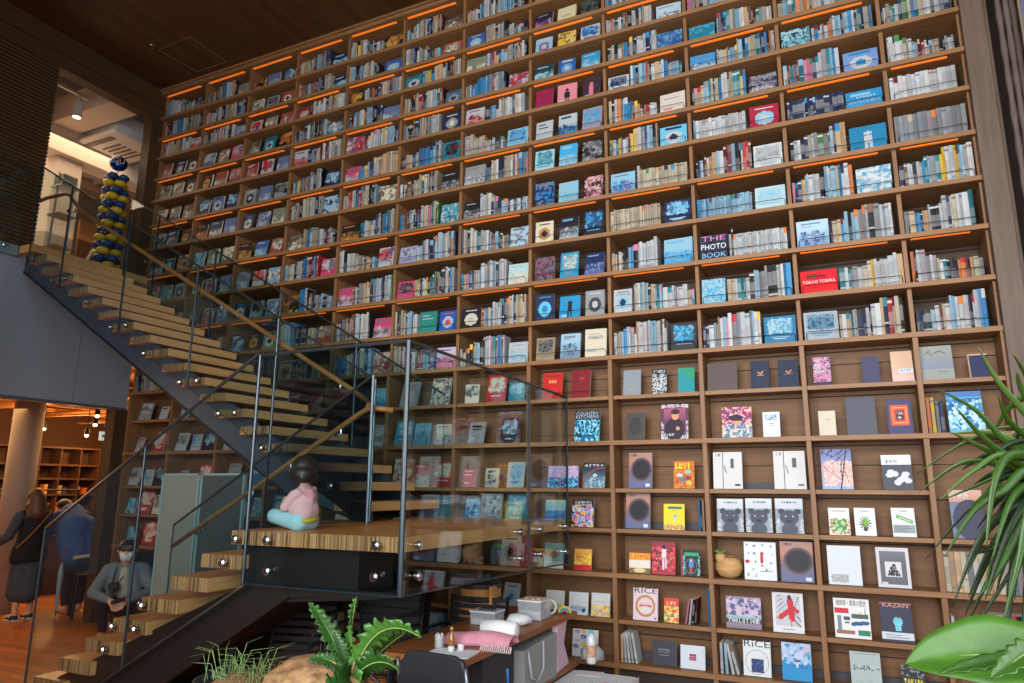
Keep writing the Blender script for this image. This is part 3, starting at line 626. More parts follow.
        a.ell(.22, .38, .12, .09, (60, 66, 76)).ell(.8, .38, .12, .09, (60, 66, 76)).ell(.5, .56, .34, .22, (66, 72, 84)).ell(.5, .9, .3, .18, (70, 78, 90)).ell(.36, .52, .03, .02, Wt).ell(.64, .52, .03, .02, Wt).ell(.5, .66, .1, .05, (40, 44, 54)); a.speck(0, .6, .15, 1, [Wt], .4, rng).speck(.87, .6, 1, 1, [Wt], .4, rng)
    elif kind == 'succulent': a = A((214, 222, 218)).rect(.2, .1, .8, .13, G); a.speck(.08, .42, .95, .95, [(170, 130, 90), (110, 80, 50), (226, 214, 190)], .8, rng, 1.6); a.speck(.25, .45, .78, .85, [(90, 160, 90), (180, 216, 160), (60, 120, 60)], .9, rng, 1.8)
    elif kind == 'pineapple': a = A((218, 224, 222)).rect(.3, .1, .7, .12, G); [a.line(.5, .6, .5 + .28 * math.cos(t), .55 + .25 * math.sin(t), .02, (60, 84, 60)) for t in np.linspace(0, 6.28, 14)]; a.ell(.52, .5, .12, .16, (120, 170, 60)).ell(.5, .76, .1, .08, (60, 50, 50))
    elif kind == 'leafbook': a = A((214, 220, 216)).line(.25, .3, .85, .48, .06, (90, 150, 80)).line(.3, .32, .8, .46, .02, (190, 216, 170)).rect(.05, .58, .95, .86, (146, 158, 162)).lines(.12, .64, .85, 4, .05, (110, 120, 126), rng).rect(.4, .1, .7, .12, G)
    elif kind == 'mushrooms': a = A((140, 196, 196)).grad(0, .5, (120, 176, 176), (150, 204, 204)); a.ell(.5, .45, .26, .14, (170, 140, 90)).ell(.48, .38, .1, .05, (90, 140, 90)).rect(0, .72, 1, 1, (222, 226, 224))
    elif kind == 'orangered': a = A((230, 170, 70)).speck(0, .3, 1, .7, [(240, 210, 60), (220, 150, 70)], .6, rng, 3).rect(0, .76, 1, 1, (206, 40, 60)).word('HON', .15, .35, .7, .42, (190, 110, 50))
    elif kind == 'orangewhite': a = A((222, 216, 206)).rect(0, 0, 1, .34, (226, 140, 40)).speck(.1, .05, .9, .3, [(240, 190, 60), (200, 90, 30)], .5, rng).rect(0, .74, 1, 1, (120, 104, 60)).ell(.5, .86, .28, .12, (216, 196, 140))
    elif kind == 'redfigure':
        a = A((150, 40, 60)).rect(0, 0, 1, 1, (142, 46, 60)); a.speck(.05, .2, .95, .9, [(200, 50, 70), (210, 90, 90), (110, 40, 50)], .4, rng, 3); a.ell(.52, .16, .08, .06, (40, 30, 40)).rect(.44, .22, .62, .5, (216, 206, 210)).rect(.45, .5, .55, .86, (206, 200, 206)).rect(.57, .5, .64, .82, (196, 190, 200)).ell(.52, .9, .1, .03, (40, 20, 30)).rect(0, .9, 1, 1, (170, 50, 60)); a.word('AKI', .2, .5, .9, .56, (210, 150, 120))
    elif kind == 'blackgreen': a = A((30, 32, 38)).rect(0, 0, .08, 1, (170, 50, 80)).rect(.18, .1, .92, .24, (40, 160, 110)).ring(.52, .62, .3, .28, .08, (90, 100, 110)).rect(.42, .42, .64, .66, (60, 140, 200)).rect(.46, .66, .6, .86, (190, 60, 60)).ell(.53, .4, .07, .05, (220, 180, 150)).speck(.1, .25, .2, .95, [(120, 200, 200)], .5, rng).speck(.88, .25, .98, .95, [(120, 200, 200)], .5, rng)
    elif kind == 'letters':
        a = A((216, 222, 226)); 
        for i, (x, y, c) in enumerate([(.06, .06, 'E'), (.3, .07, 'D'), (.56, .06, 'G'), (.82, .07, 'E'), (.12, .28, 'I'), (.3, .28, 'D'), (.86, .3, 'L'), (.34, .5, 'P'), (.8, .52, 'O'), (.24, .7, 'Y'), (.66, .7, 'B'), (.08, .84, 'E'), (.34, .86, 'Z'.replace('Z', 'S'))]): a.word(c, x, y, x + .07, y + .06, (70, 74, 84))
        a.rect(.52, .27, .6, .56, (176, 34, 40)).ell(.56, .3, .06, .04, (176, 34, 40)).ell(.56, .62, .035, .03, (176, 34, 40)).ell(.1, .52, .07, .05, (176, 34, 40)).rect(.5, .76, .9, .78, G)
    elif kind == 'white': a = A((206, 214, 220)).rect(.1, .74, .6, .94, (176, 180, 180)).speck(.1, .74, .6, .94, [(150, 154, 156)], .3, rng)
    elif kind == 'framed':
        a = A((204, 200, 204)).rect(.1, .1, .9, .92, (92, 96, 104)); a.grad(.1, .4, (110, 114, 124), (90, 92, 100)); a.rect(0, 0, .1, 1, (204, 200, 204)).rect(.9, 0, 1, 1, (204, 200, 204)); a.rect(.26, .36, .76, .74, (206, 206, 208))
        for i in range(4):
            a.speck(.5 - .05 - .045 * i, .42 + i * .075, .5 + .05 + .045 * i, .48 + i * .075, [(40, 40, 46)], .9, rng, 1.2)
        a.rect(.12, .86, .3, .92, Wt)
    elif kind == 'palegreen': a = A((206, 210, 210)); [a.ring(.6, .95, .42 - .09 * i, .4 - .09 * i, .08, c) for i, c in enumerate([(230, 200, 80), (90, 160, 80), (60, 120, 170), (220, 110, 60)])]
    elif kind == 'paleblue': a = A((206, 212, 216)).rect(.1, .62, .9, .8, (150, 190, 210)).speck(.1, .6, .9, .82, [(90, 150, 190), Wt], .6, rng).ell(.78, .8, .1, .08, (40, 80, 120))
    elif kind == 'paleyellow': a = A((206, 210, 206)).rect(0, .6, 1, 1, (226, 190, 90)).speck(0, .55, 1, 1, [(240, 220, 60), (226, 150, 60), Wt], .4, rng, 2).rect(.2, .36, .8, .4, (190, 150, 150))
    elif kind == 'ricepink': a = A((216, 196, 206)).ring(.5, .56, .36, .3, .12, (186, 130, 60)).ell(.5, .55, .26, .12, (226, 190, 180)).rect(.26, .52, .74, .6, (200, 110, 110)).ell(.5, .66, .24, .09, (216, 210, 200)).ell(.9, .92, .04, .03, (80, 60, 70))
    elif kind == 'liferg': a = A((200, 70, 40)); a.speck(0, .35, 1, 1, [(120, 160, 70), (230, 190, 70), (220, 90, 40), (220, 220, 190)], .9, rng, 2.6); a.rect(0, 0, 1, .34, (206, 66, 50)).word('LIFE', .2, .14, .8, .28, (240, 190, 160))
    elif kind == 'purpledoc': a = A((110, 104, 130)); a.grad(0, .3, (150, 130, 150), (120, 120, 150)); a.speck(0, .1, 1, .6, [(170, 160, 190), (80, 90, 140), (200, 180, 196)], .25, rng, 4).rect(0, .62, 1, .68, (130, 180, 190)).rect(0, .68, 1, .82, (60, 56, 70)).grad(.85, 1, (140, 130, 146), (120, 112, 130)); a.word('YOKLUTION', .06, .69, .94, .81, (206, 216, 206))
    elif kind == 'redlady':
        a = A((214, 216, 218)).rect(.1, .07, .9, .84, (190, 192, 200)); [a.line(.14, .1 + .14 * i, .14 + .16 + .04 * i, .07 + .08 * i, .008, (60, 50, 60)) for i in range(4)]
        a.line(.6, .6, .9, .84, .012, K).line(.7, .5, .92, .7, .012, K).line(.85, .1, .7, .4, .01, K); a.line(.58, .22, .62, .62, .10, (190, 36, 46)); a.line(.55, .45, .25, .62, .07, (190, 36, 46)); a.line(.62, .3, .74, .42, .05, (190, 36, 46)); a.ell(.8, .46, .07, .05, (180, 30, 40)).ell(.56, .12, .07, .06, (80, 40, 34)); a.line(.58, .66, .6, .84, .02, (200, 130, 100)); a.line(.2, .62, .14, .64, .03, (200, 130, 100)); a.rect(.3, .9, .7, .92, G)
    elif kind == 'trains':
        a = A((222, 224, 222)); a.rect(0.02, .25, .42, .38, (196, 40, 60)); a.rect(.1, .44, .2, .84, (110, 130, 150)); a.rect(.26, .46, .44, .56, (30, 84, 100)).rect(.28, .6, .42, .64, (90, 60, 50)); a.rect(.48, .38, .96, .5, (70, 90, 84)).rect(.86, .24, .9, .4, (70, 90, 84)); a.line(.52, .64, .92, .6, .05, (30, 84, 150)); a.rect(.05, .8, .55, .9, (150, 100, 90)).rect(.64, .78, .98, .92, (40, 120, 100)); a.ell(.75, .34, .03, .02, (220, 180, 60))
    elif kind == 'kazan': a = A((42, 46, 70)).ell(.54, .5, .15, .12, (110, 190, 216)).rect(.46, .52, .64, .72, (120, 196, 220)).ell(.56, .37, .05, .04, (80, 50, 50)).rect(0, .76, 1, .95, (196, 208, 216)).lines(.12, .82, .85, 2, .06, (110, 120, 130), rng).rect(0, .03, 1, .06, (190, 110, 80))
    elif kind == 'lettersdots': a = A((212, 220, 224)); [a.ell(x, y, .11, .08, c) and a.ell(x, y, .05, .035, d) for x, y, c, d in ((.18, .1, (190, 160, 180), (200, 150, 170)), (.45, .07, (226, 190, 110), (230, 200, 120)), (.76, .14, (150, 196, 206), (206, 220, 220)), (.44, .27, (50, 80, 160), (210, 150, 180)), (.75, .42, (130, 180, 190), (150, 190, 200)), (.46, .56, (226, 206, 40), (236, 216, 60)), (.14, .64, (60, 90, 160), (206, 150, 190)), (.75, .72, (196, 40, 50), (230, 190, 90)), (.44, .84, (140, 186, 196), (150, 190, 200)), (.8, .92, (196, 206, 220), (206, 216, 226)))]
    elif kind == 'women': a = A((56, 54, 66)).rect(.28, .56, .7, .575, (130, 130, 140)).rect(.32, .62, .7, .63, (110, 110, 120))
    elif kind == 'redsquare': a = A((206, 216, 226)).rect(.35, .36, .64, .64, (150, 50, 80)).rect(.38, .45, .6, .48, (220, 150, 170)).rect(.38, .54, .6, .57, (220, 150, 170))
    elif kind == 'riceblue': a = A((216, 222, 222)).ring(.5, .6, .42, .34, .03, (150, 160, 176)).rect(.3, .52, .74, .9, (38, 56, 110)).speck(.3, .52, .74, .9, [(60, 120, 150)], .06, rng, 1.2)
    elif kind == 'bluesky': a = A((30, 140, 200)); a.grad(0, .3, (110, 160, 200), (60, 160, 216)); a.speck(0, .05, 1, .5, [(160, 190, 220), (190, 200, 230), (60, 150, 200)], .25, rng, 4).ell(.84, .16, .12, .09, (200, 176, 190)).rect(.48, .48, .56, .66, (196, 214, 230)).ell(.52, .48, .1, .04, (90, 90, 140))
    elif kind == 'greygreen': a = A((168, 184, 182)).rect(.15, .04, .9, .06, (130, 146, 146)).speck(.1, .38, .95, .5, [(90, 106, 110), (190, 200, 198)], .4, rng, 1.4).ring(.25, .92, .14, .12, .1, (140, 170, 176)).ring(.6, .92, .14, .12, .1, (140, 170, 176))
    elif kind == 'blackyellow': a = A((40, 42, 48)).speck(0, 0, 1, .4, [(120, 130, 136), K], .3, rng, 2).word('TOKIWA', .08, .5, .9, .72, (220, 200, 50)).rect(.2, .82, .8, .88, (130, 130, 130))
    elif isinstance(kind, tuple):    # generic printed cover: (background, accent, second accent, layout)
        bg, ac, ac2, lay = kind; a = A(bg); lay = 3 if lay == 5 else lay
        mid = lambda p_, q_, t_: tuple(int(x_ * (1 - t_) + y_ * t_) for x_, y_ in zip(p_, q_))
        m1, m2 = mid(bg, ac, .55), mid(ac, ac2, .5)
        if lay == 0: a.grad(.3, 1, bg, m1).speck(.15, .4, .85, .9, [ac, m1, m2], .25, rng, 1.8).rect(.15, .1, .75, .16, m2).rect(.15, .2, .5, .23, m2)
        elif lay == 1: a.ell(.5, .55, .33, .28, ac).ell(.5, .55, .16, .14, ac2).rect(.2, .08, .8, .14, ac2)
        elif lay == 2: a.grad(.4, .7, bg, m1).grad(.7, 1, m1, ac).speck(0, .5, 1, .85, [m2, ac, m1], .3, rng, 1.6).rect(.1, .1, .7, .16, m2)
        elif lay == 3: a.rect(.12, .1, .88, .62, m1).speck(.14, .12, .86, .6, [m2, m1, ac], .4, rng, 2).rect(.2, .74, .8, .78, m2).rect(.3, .82, .7, .84, m2)
        elif lay == 4: a.grad(0, 1, m1, bg).speck(0, 0, 1, 1, [ac, m1, m2, bg], .5, rng, 2).rect(.1, .06, .7, .14, m2)
        elif lay == 5: a.line(.1, .9, .9, .2, .12, ac).line(.2, .3, .7, .9, .07, ac2).rect(.1, .06, .9, .12, ac2)
        elif lay == 6: a.lines(.15, .15, .85, 3, .08, ac2, rng).rect(.15, .75, .5, .8, ac)
        elif lay == 7: a.ell(.5, .3, .1, .08, ac).rect(.38, .38, .62, .7, ac).rect(.4, .7, .48, .95, ac).rect(.52, .7, .6, .95, ac).rect(.1, .8, .35, .9, ac2)
    else: raise ValueError(kind)
    return a.tex(.05, rng, seed + 7)
TITLES = {'country': [('COUNTRY', .5, .09, .9, .13, Wt), ('KITCHENS', .5, .20, .92, .13, Wt)], 'ricepink': [('RICE', .5, .09, .92, .22, K)], 'riceblue': [('RiCE', .5, .09, .94, .24, K)],
          'women': [('WOMEN', .48, .36, .5, .11, (150, 150, 160)), ('AT WORK', .48, .46, .5, .09, (140, 140, 150))], 'lettersdots': [('LETTERS', .42, .43, .6, .1, K)], 'trains': [('機関車・電車の歴史', .5, .13, .84, .14, K)],
          'kazan': [('KAZAN', .5, .10, .8, .13, (214, 150, 120))], 'bluesky': [('I  N.E', .62, .62, .5, .12, (30, 40, 110))], 'letters': [], 'redlady': [],
          'FASHION': [('FASHION', .5, .13, .92, .2, (150, 160, 170))], 'SANFRAN': [('SAN FRANCISCO', .5, .62, .86, .17, Wt), ('STREET', .56, .36, .55, .12, (190, 220, 236))], 'TOKYO': [('TOKYO TOBIRA', .5, .5, .9, .16, (240, 226, 220))],
          'PHOTO': [('THE', .5, .14, .86, .26, (206, 130, 180)), ('PHOTO', .5, .48, .9, .27, (226, 232, 240)), ('BOOK', .5, .82, .86, .26, (130, 190, 220))], 'PEARL': [('PEARL', .5, .72, .8, .2, (206, 200, 206))],
          'TAKEI': [('TAKEI', .5, .22, .8, .14, (90, 110, 140))], 'ETHNO': [('ethno', .5, .55, .5, .16, (70, 70, 140))], 'VOGUES': [('VOGUES', .62, .32, .5, .1, G)], 'WAR': [('WAR', .5, .12, .8, .2, K), ('PHOTO', .5, .32, .8, .18, K)]}

# ------------------------------------------------------------------ books
def book_geom(kind, wd, ht, th, rng, res, lean, seed=0, page_right=True):
    """face-out book: cover (front grid, back board, spine) and page block, origin at the foot of its front; lean = angle back"""
    nx = max(6, int(round(res * wd / 0.25))); nz = max(8, int(round(res * ht / 0.25)))
    art = make_art(kind, nx, nz, rng, seed).a
    v = []; f = []; c = []
    ca, sa = math.cos(lean), math.sin(lean)
    def P(x, y, z): return (x - wd / 2, y * ca + z * sa, z * ca - y * sa)
    for k in range(nz + 1):
        for i in range(nx + 1): v.append(P(wd * i / nx, 0, ht * (1 - k / nz)))
    for k in range(nz):
        for i in range(nx):
            a = k * (nx + 1) + i; f.append((a, a + nx + 1, a + nx + 2, a + 1)); c.append(art[k, i])
    bgc = art[:, 0].mean(0)
    def box(x0, x1, y0, y1, z0, z1, col, skip=()):
        i = len(v); v.extend([P(x0, y0, z0), P(x1, y0, z0), P(x1, y1, z0), P(x0, y1, z0), P(x0, y0, z1), P(x1, y0, z1), P(x1, y1, z1), P(x0, y1, z1)])
        for n_, q in enumerate([(0, 3, 2, 1), (4, 5, 6, 7), (0, 1, 5, 4), (1, 2, 6, 5), (2, 3, 7, 6), (3, 0, 4, 7)]):
            if n_ in skip: continue
            f.append(tuple(i + t for t in q)); c.append(col)
    t = 0.0022
    box(0, wd, 0.0002, t, 0, ht, bgc, (2,)); box(0, wd, th - t, th, 0, ht, bgc); box(0, t, t, th - t, 0, ht, bgc)
    pv = [P(t, t, t), P(wd - .003, t, t), P(wd - .003, th - t, t), P(t, th - t, t), P(t, t, ht - .003), P(wd - .003, t, ht - .003), P(wd - .003, th - t, ht - .003), P(t, th - t, ht - .003)]
    pf = [(0, 3, 2, 1), (4, 5, 6, 7), (1, 2, 6, 5)]
    return v, f, c, pv, pf
SV, SF, SC = [], [], []        # the mass of further books, one object
def to_mass(v, f, c, loc, rz=0.0):
    base = len(SV); cz, sz = math.cos(rz), math.sin(rz)
    SV.extend([(x * cz - y * sz + loc[0], x * sz + y * cz + loc[1], z + loc[2]) for x, y, z in v]); SF.extend([tuple(base + q for q in t) for t in f]); SC.extend(c)
PG = np.array(lin((222, 214, 196)), np.float32)
def mk_book(v, f, c, loc, rz, label, group, pages=None, titles=None, lean=0, dims=None):
    me = bpy.data.meshes.new('book'); me.from_pydata(v, [], f); me.update(); setcol(me, c); me.materials.append(PRINT)
    o = bpy.data.objects.new('book', me); C.objects.link(o); o.location = loc; o.rotation_euler = (0, 0, rz)
    tag(o, label, 'book', group)
    if pages:
        m2 = bpy.data.meshes.new('pages'); m2.from_pydata(pages[0], [], pages[1]); m2.update(); m2.materials.append(PAGES)
        p = bpy.data.objects.new('pages', m2); C.objects.link(p); p.parent = o
    if titles:
        wd, ht = dims
        for s, u, vv, ww, hh, col in titles:
            x = (u - .5) * wd; z = ht * (1 - vv); yy = -0.0015
            text_mesh('title', s, hh * ht * 1.15, mat('ink_%d_%d_%d' % col, col, 0.6), o, (x, z * math.sin(lean) + yy, z * math.cos(lean)), (PI / 2 - lean, 0, 0), width=ww * wd)
    return o
def spine_geom(wd, ht, dp, cols, tilt=0.0):
    """book seen by its spine: boards, rounded spine in bands, page block top; origin at its left foot"""
    v = []; f = []; c = []
    ct, st = math.cos(tilt), math.sin(tilt)
    def P(x, y, z): return (x * ct + z * st, y, z * ct - x * st)
    bands = [0.0] + [q[0] for q in cols]
    for n_, zf in enumerate(bands):
        z = zf * ht; v += [P(0, .004, z), P(wd * .5, 0, z), P(wd, .004, z)]
    for n_ in range(len(cols)):
        a = n_ * 3; col = cols[n_][1]
        f += [(a, a + 1, a + 4, a + 3), (a + 1, a + 2, a + 5, a + 4)]; c += [col, col]
    i = len(v); v += [P(0, .004, 0), P(wd, .004, 0), P(wd, dp, 0), P(0, dp, 0), P(0, .004, ht), P(wd, .004, ht), P(wd, dp, ht), P(0, dp, ht)]
    bc_ = cols[0][1]
    f += [(i, i + 3, i + 2, i + 1), (i + 1, i + 2, i + 6, i + 5), (i + 3, i, i + 4, i + 7), (i + 2, i + 3, i + 7, i + 6), (i + 4, i + 5, i + 6, i + 7)]; c += [bc_, bc_, bc_, PG, PG]
    return v, f, c
PAL = {'white': (180, 184, 184), 'cream': (174, 162, 136), 'pale blue': (124, 168, 190), 'bright blue': (40, 130, 186), 'teal': (30, 120, 130), 'navy': (36, 48, 84), 'black': (34, 34, 40), 'grey': (130, 132, 136), 'red': (176, 40, 44), 'maroon': (104, 34, 44), 'yellow': (222, 186, 50), 'orange': (210, 116, 50), 'green': (70, 130, 70), 'brown': (124, 88, 62), 'pink': (206, 120, 150), 'tan': (186, 150, 106)}
WT = {'white': 34, 'cream': 13, 'pale blue': 9, 'bright blue': 8, 'teal': 5, 'navy': 10, 'black': 10, 'grey': 10, 'red': 2, 'maroon': 2, 'yellow': 1.2, 'orange': 1.2, 'green': 1, 'brown': 3, 'pink': 1, 'tan': 6}
def spine_cols(rng, name):
    g_ = sum(PAL[name]) / 3; base = np.array(lin([max(0, min(255, x * .8 + g_ * .2 + j_)) for j_ in (rng.randint(-28, 10),) for x in PAL[name]]), np.float32)
    dark = sum(PAL[name]) < 330
    ink = np.array(lin((220, 220, 214) if dark else rng.choice([(50, 54, 70), (40, 90, 140), (140, 40, 50), (70, 70, 74)])), np.float32)
    mixc = lambda t: base * (1 - t) + ink * t
    k = rng.random()
    if k < .35: return [(.08, base), (.14, mixc(.5)), (.38, base), (.80, mixc(.22)), (.9, base), (1, base)]
    if k < .6: return [(.2, base), (.62, mixc(.2)), (.86, base), (.93, mixc(.7)), (1, base)]
    if k < .75:
        o = np.array(lin(PAL[rng.choice(list(PAL))]), np.float32); return [(.3, base), (.34, mixc(.6)), (.76, base), (1, o)]
    return [(.1, base), (.5, mixc(.12)), (.9, base), (1, base)]
BAYN = {11: 'rightmost bay', 10: 'second bay from right', 9: 'third bay from right', 8: 'fourth bay from right', 7: 'narrow-looking fifth bay from right', 6: 'sixth bay from right', 5: 'seventh bay from right', 4: 'eighth bay from right', 3: 'fourth bay from left', 2: 'third bay from left', 1: 'second bay from left', 0: 'leftmost bay'}
BAYN[7] = 'fifth bay from right'
ROWN = {0: 'lowest packed row', 1: 'second packed row up', 2: 'third packed row up', 3: 'fourth packed row up', 4: 'fifth packed row up', 5: 'sixth packed row up', 6: 'seventh packed row up', 7: 'eighth packed row up', 8: 'ninth packed row up', 9: 'tenth packed row up', 10: 'eleventh packed row up', 11: 'topmost row'}
LOWN = {-1: 'first display ledge', -2: 'second display ledge', -3: 'third display ledge', -4: 'fourth display ledge', -5: 'fifth display ledge', -6: 'sixth display ledge', -7: 'bottom display ledge'}
CAND = []     # (score, builder) for individual books
camP = Vector((2.01464, -6.37924, 1.70))
def score(x, z, wd, ht):
    d = Vector((x, 0, z)) - camP; return wd * ht * abs(d.y) / d.length ** 3
# -- lower, face-out books one by one
LOWER = [
    (-1, -0.727, 0.203, 0.274, 'red', 'red hardcover book, leftmost of two red ones on the display ledge'),
    (-1, -0.424, 0.191, 0.284, 'darkred', 'dark red hardcover with cream page edges beside the brighter red book'),
    (-1, 0.102, 0.17, 0.25, 'greytitle', 'pale grey hardcover with small stamp low on its cover'),
    (-1, 0.381, 0.136, 0.242, 'bwpat', 'black and white patterned paperback left of the teal book'),
    (-1, 0.623, 0.15, 0.235, 'teal', 'teal and green plain-covered book standing face out'),
    (-1, 0.889, 0.26, 0.259, 'brown', 'large flat grey-brown square book in the corner of its bay'),
    (-1, 1.265, 0.153, 0.254, 'navybird', 'navy book with small gold bird, pale page edges visible at right'),
    (-1, 1.492, 0.165, 0.244, 'navybird', 'navy book with small gold bird tucked against the upright'),
    (-1, 1.776, 0.136, 0.252, 'lilactext', 'lilac photo paperback crowded with white lettering'),
    (-1, 2.15, 0.129, 0.225, 'indigo', 'plain indigo hardcover with white page edge'),
    (-1, 2.366, 0.156, 0.257, 'pinktan', 'tan and pink book with small white label strip'),
    (-1, 2.578, 0.223, 0.281, 'greyscript', 'large grey-green book with handwritten title at the rightmost bay'),
    (-1, 2.899, 0.131, 0.193, 'navyframe', 'small navy book edged in tan, near the right end of the bookcase'),
    (-2, -0.393, 0.253, 0.296, 'country', 'blue cookery book titled COUNTRY KITCHENS over kitchen photographs'),
    (-2, 0.125, 0.171, 0.258, 'charcoal', 'worn charcoal hardcover with thick cream page edges'),
    (-2, 0.455, 0.245, 0.326, 'manportrait', 'purple bordered book with a dark suited man on its cover'),
    (-2, 0.998, 0.253, 0.275, 'psyche', 'pink psychedelic picture book with a dark oval shape'),
    (-2, 1.342, 0.138, 0.219, 'whitepic', 'small white book with blue picture strip at its top'),
    (-2, 1.787, 0.13, 0.21, 'beige', 'small beige book with one tiny centred word'),
    (-2, 2.0, 0.22, 0.315, 'slate', 'large plain slate grey book between the beige and framed ones'),
    (-2, 2.3, 0.176, 0.277, 'orangeframe', 'indigo book with orange square frame printed on the cover'),
    (-2, 2.722, 0.237, 0.326, 'bluecollage', 'large blue and white collage book half hidden by palm leaves'),
    (-3, -0.678, 0.31, 0.211, 'bluepink', 'blue and pink landscape magazine seen at the glass edge'),
    (-3, -0.318, 0.218, 0.237, 'space', 'dark space photograph book with white title'),
    (-3, 0.131, 0.216, 0.325, 'blackhole', 'black hole magazine on the upper of two stacked ledges'),
    (-3, 0.547, 0.186, 0.247, 'orangefood', 'orange food book with colourful dishes and yellow title'),
    (-3, 0.898, 0.245, 0.321, 'whitelock', 'white magazine with vertical black line, left one of the pair'),
    (-3, 1.403, 0.251, 0.322, 'whitelock', 'white magazine with vertical black line, right one of the pair'),
    (-3, 1.777, 0.231, 0.332, 'branches', 'tree branch photograph magazine over blue and pink sky'),
    (-3, 2.224, 0.21, 0.277, 'bwflowers', 'white topped book with grey flower photograph'),
    (-4, -0.711, 0.206, 0.248, 'field', 'small seaside painting book in blue and yellow'),
    (-4, -0.434, 0.215, 0.251, 'dots', 'black book scattered with small coloured ovals'),
    (-4, 0.093, 0.223, 0.316, 'blackhole', 'black hole magazine on the lower of two stacked ledges'),
    (-4, 0.443, 0.186, 0.227, 'yellowkid', 'yellow book with small blue figure in the middle'),
    (-4, 0.913, 0.217, 0.277, 'bear', 'silver bear magazine, leftmost of the three bears'),
    (-4, 1.151, 0.213, 0.283, 'bear', 'silver bear magazine, middle of the three bears'),
    (-4, 1.391, 0.218, 0.285, 'bear', 'silver bear magazine, rightmost of the three bears'),
    (-4, 1.801, 0.155, 0.215, 'succulent', 'small white gardening book with green rosette plant photo'),
    (-4, 1.992, 0.151, 0.218, 'pineapple', 'small white gardening book with spiky green plant drawing'),
    (-4, 2.258, 0.162, 0.223, 'leafbook', 'small white gardening book with long green leaf and grey band'),
    (-4, 2.665, 0.219, 0.365, 'moon', 'dark round moon magazine behind the palm leaves'),
    (-5, -0.712, 0.193, 0.231, 'mushrooms', 'pale aqua book with small plant picture just below the glass'),
    (-5, -0.409, 0.167, 0.187, 'orangered', 'orange and yellow paperback with red base'),
    (-5, 0.119, 0.193, 0.174, 'orangewhite', 'small squarish book in orange over white band'),
    (-5, 0.325, 0.209, 0.278, 'redfigure', 'red book with pale standing figure in the middle'),
    (-5, 0.586, 0.164, 0.219, 'blackgreen', 'black book with green header and blue figure'),
    (-5, 1.119, 0.255, 0.305, 'letters', 'white magazine of scattered letters and a red exclamation mark'),
    (-5, 1.408, 0.252, 0.319, 'blackholebig', 'orange and black hole magazine beside the white letter magazine'),
    (-5, 1.767, 0.243, 0.301, 'white', 'large plain white book with grey patch at its corner'),
    (-5, 2.121, 0.228, 0.3, 'framed', 'white edged grey book with pale pyramid picture'),
    (-6, -0.704, 0.181, 0.199, 'palegreen', 'pale book with rainbow arc behind the clear boxes'),
    (-6, -0.473, 0.186, 0.197, 'paleblue', 'pale book with thin blue pattern, second of three small ones'),
    (-6, -0.254, 0.176, 0.202, 'paleyellow', 'pale book with yellow base, rightmost of three small ones'),
    (-6, 0.139, 0.221, 0.272, 'ricepink', 'pale pink magazine with big black capitals above a golden ring'),
    (-6, 0.417, 0.127, 0.202, 'liferg', 'small red and green recipe book beside the pink magazine'),
    (-6, 0.946, 0.281, 0.252, 'purpledoc', 'wide purple landscape photograph book with lettering low'),
    (-6, 1.319, 0.237, 0.307, 'redlady', 'white magazine with dancer in a red dress'),
    (-6, 1.782, 0.257, 0.293, 'trains', 'white book of coloured toy trains under black heading'),
    (-6, 2.113, 0.218, 0.292, 'kazan', 'dark blue book with pale blue figure and white band'),
    (-7, -0.438, 0.24, 0.232, 'lettersdots', 'white book titled LETTERS scattered with coloured flowers'),
    (-7, 0.307, 0.205, 0.196, 'women', 'black hardcover with small grey words WOMEN and pink page edge'),
    (-7, 0.549, 0.207, 0.186, 'redsquare', 'white square book with small red square in the centre'),
    (-7, 1.067, 0.215, 0.267, 'riceblue', 'white magazine with big black capitals and a navy square'),
    (-7, 1.368, 0.221, 0.279, 'bluesky', 'bright blue sky painting book at the foot of the bookcase'),
    (-7, 1.87, 0.213, 0.259, 'greygreen', 'pale grey-green book with small ink landscape'),
    (-7, 2.222, 0.152, 0.205, 'blackyellow', 'small black book with yellow title near the big leaf'),
]
rgb = random.Random(11)
seed = 0
for r, x0, wd, ht, kind, label in LOWER:
    seed += 1; rr = random.Random(seed)
    th = 0.022 if wd * ht > .05 else 0.016
    if kind in ('darkred', 'charcoal', 'navybird', 'indigo', 'blackhole', 'women'): th = 0.035
    lean = 0.17; yf = 0.085 if r in INSET else 0.07
    g = book_geom(kind, wd, ht, th, rr, 44, lean, seed)
    k = sum(1 for q in range(12) if XD(q) <= x0 + wd / 2) - 1
    mk_book(g[0], g[1], g[2], (x0 + wd / 2, yf, ZS[r] + th * math.sin(lean) + .001), 0, label + (', ' + LOWN[r] if len(label.split()) < 11 else ''), 'face-out books on the display ledges', (g[3], g[4]), TITLES.get(kind), lean, (wd, ht))
NIND = len(LOWER)
# -- specs of upper face-out covers: (row, bay) -> list of (side, kind, title key, width, height, words)
W_, LB, BL, NV, TL, CR, GY, PK, RD, BK = (176, 182, 184), (134, 180, 200), (36, 120, 180), (30, 42, 80), (30, 120, 140), (206, 196, 172), (140, 142, 144), (196, 70, 110), (180, 40, 44), (30, 30, 34)
FO = {}
def fo(r, b, side, bg, ac, ac2, lay, wd, ht, words, title=None): FO.setdefault((r, b), []).append((side, (bg, ac, ac2, lay), title, wd, ht, words))
fo(0, 8, 'R', (40, 44, 50), (40, 150, 200), W_, 5, .235, .27, 'geometric black white and green cover')
fo(1, 8, 'L', W_, LB, NV, 1, .185, .25, 'white cover with dark round drawing', 'TAKEI'); fo(2, 8, 'R', LB, (40, 140, 196), W_, 2, .27, .27, 'sky blue cover with cloud'); fo(3, 8, 'R', NV, (90, 170, 206), W_, 3, .25, .25, 'navy cover with blue umbrellas')
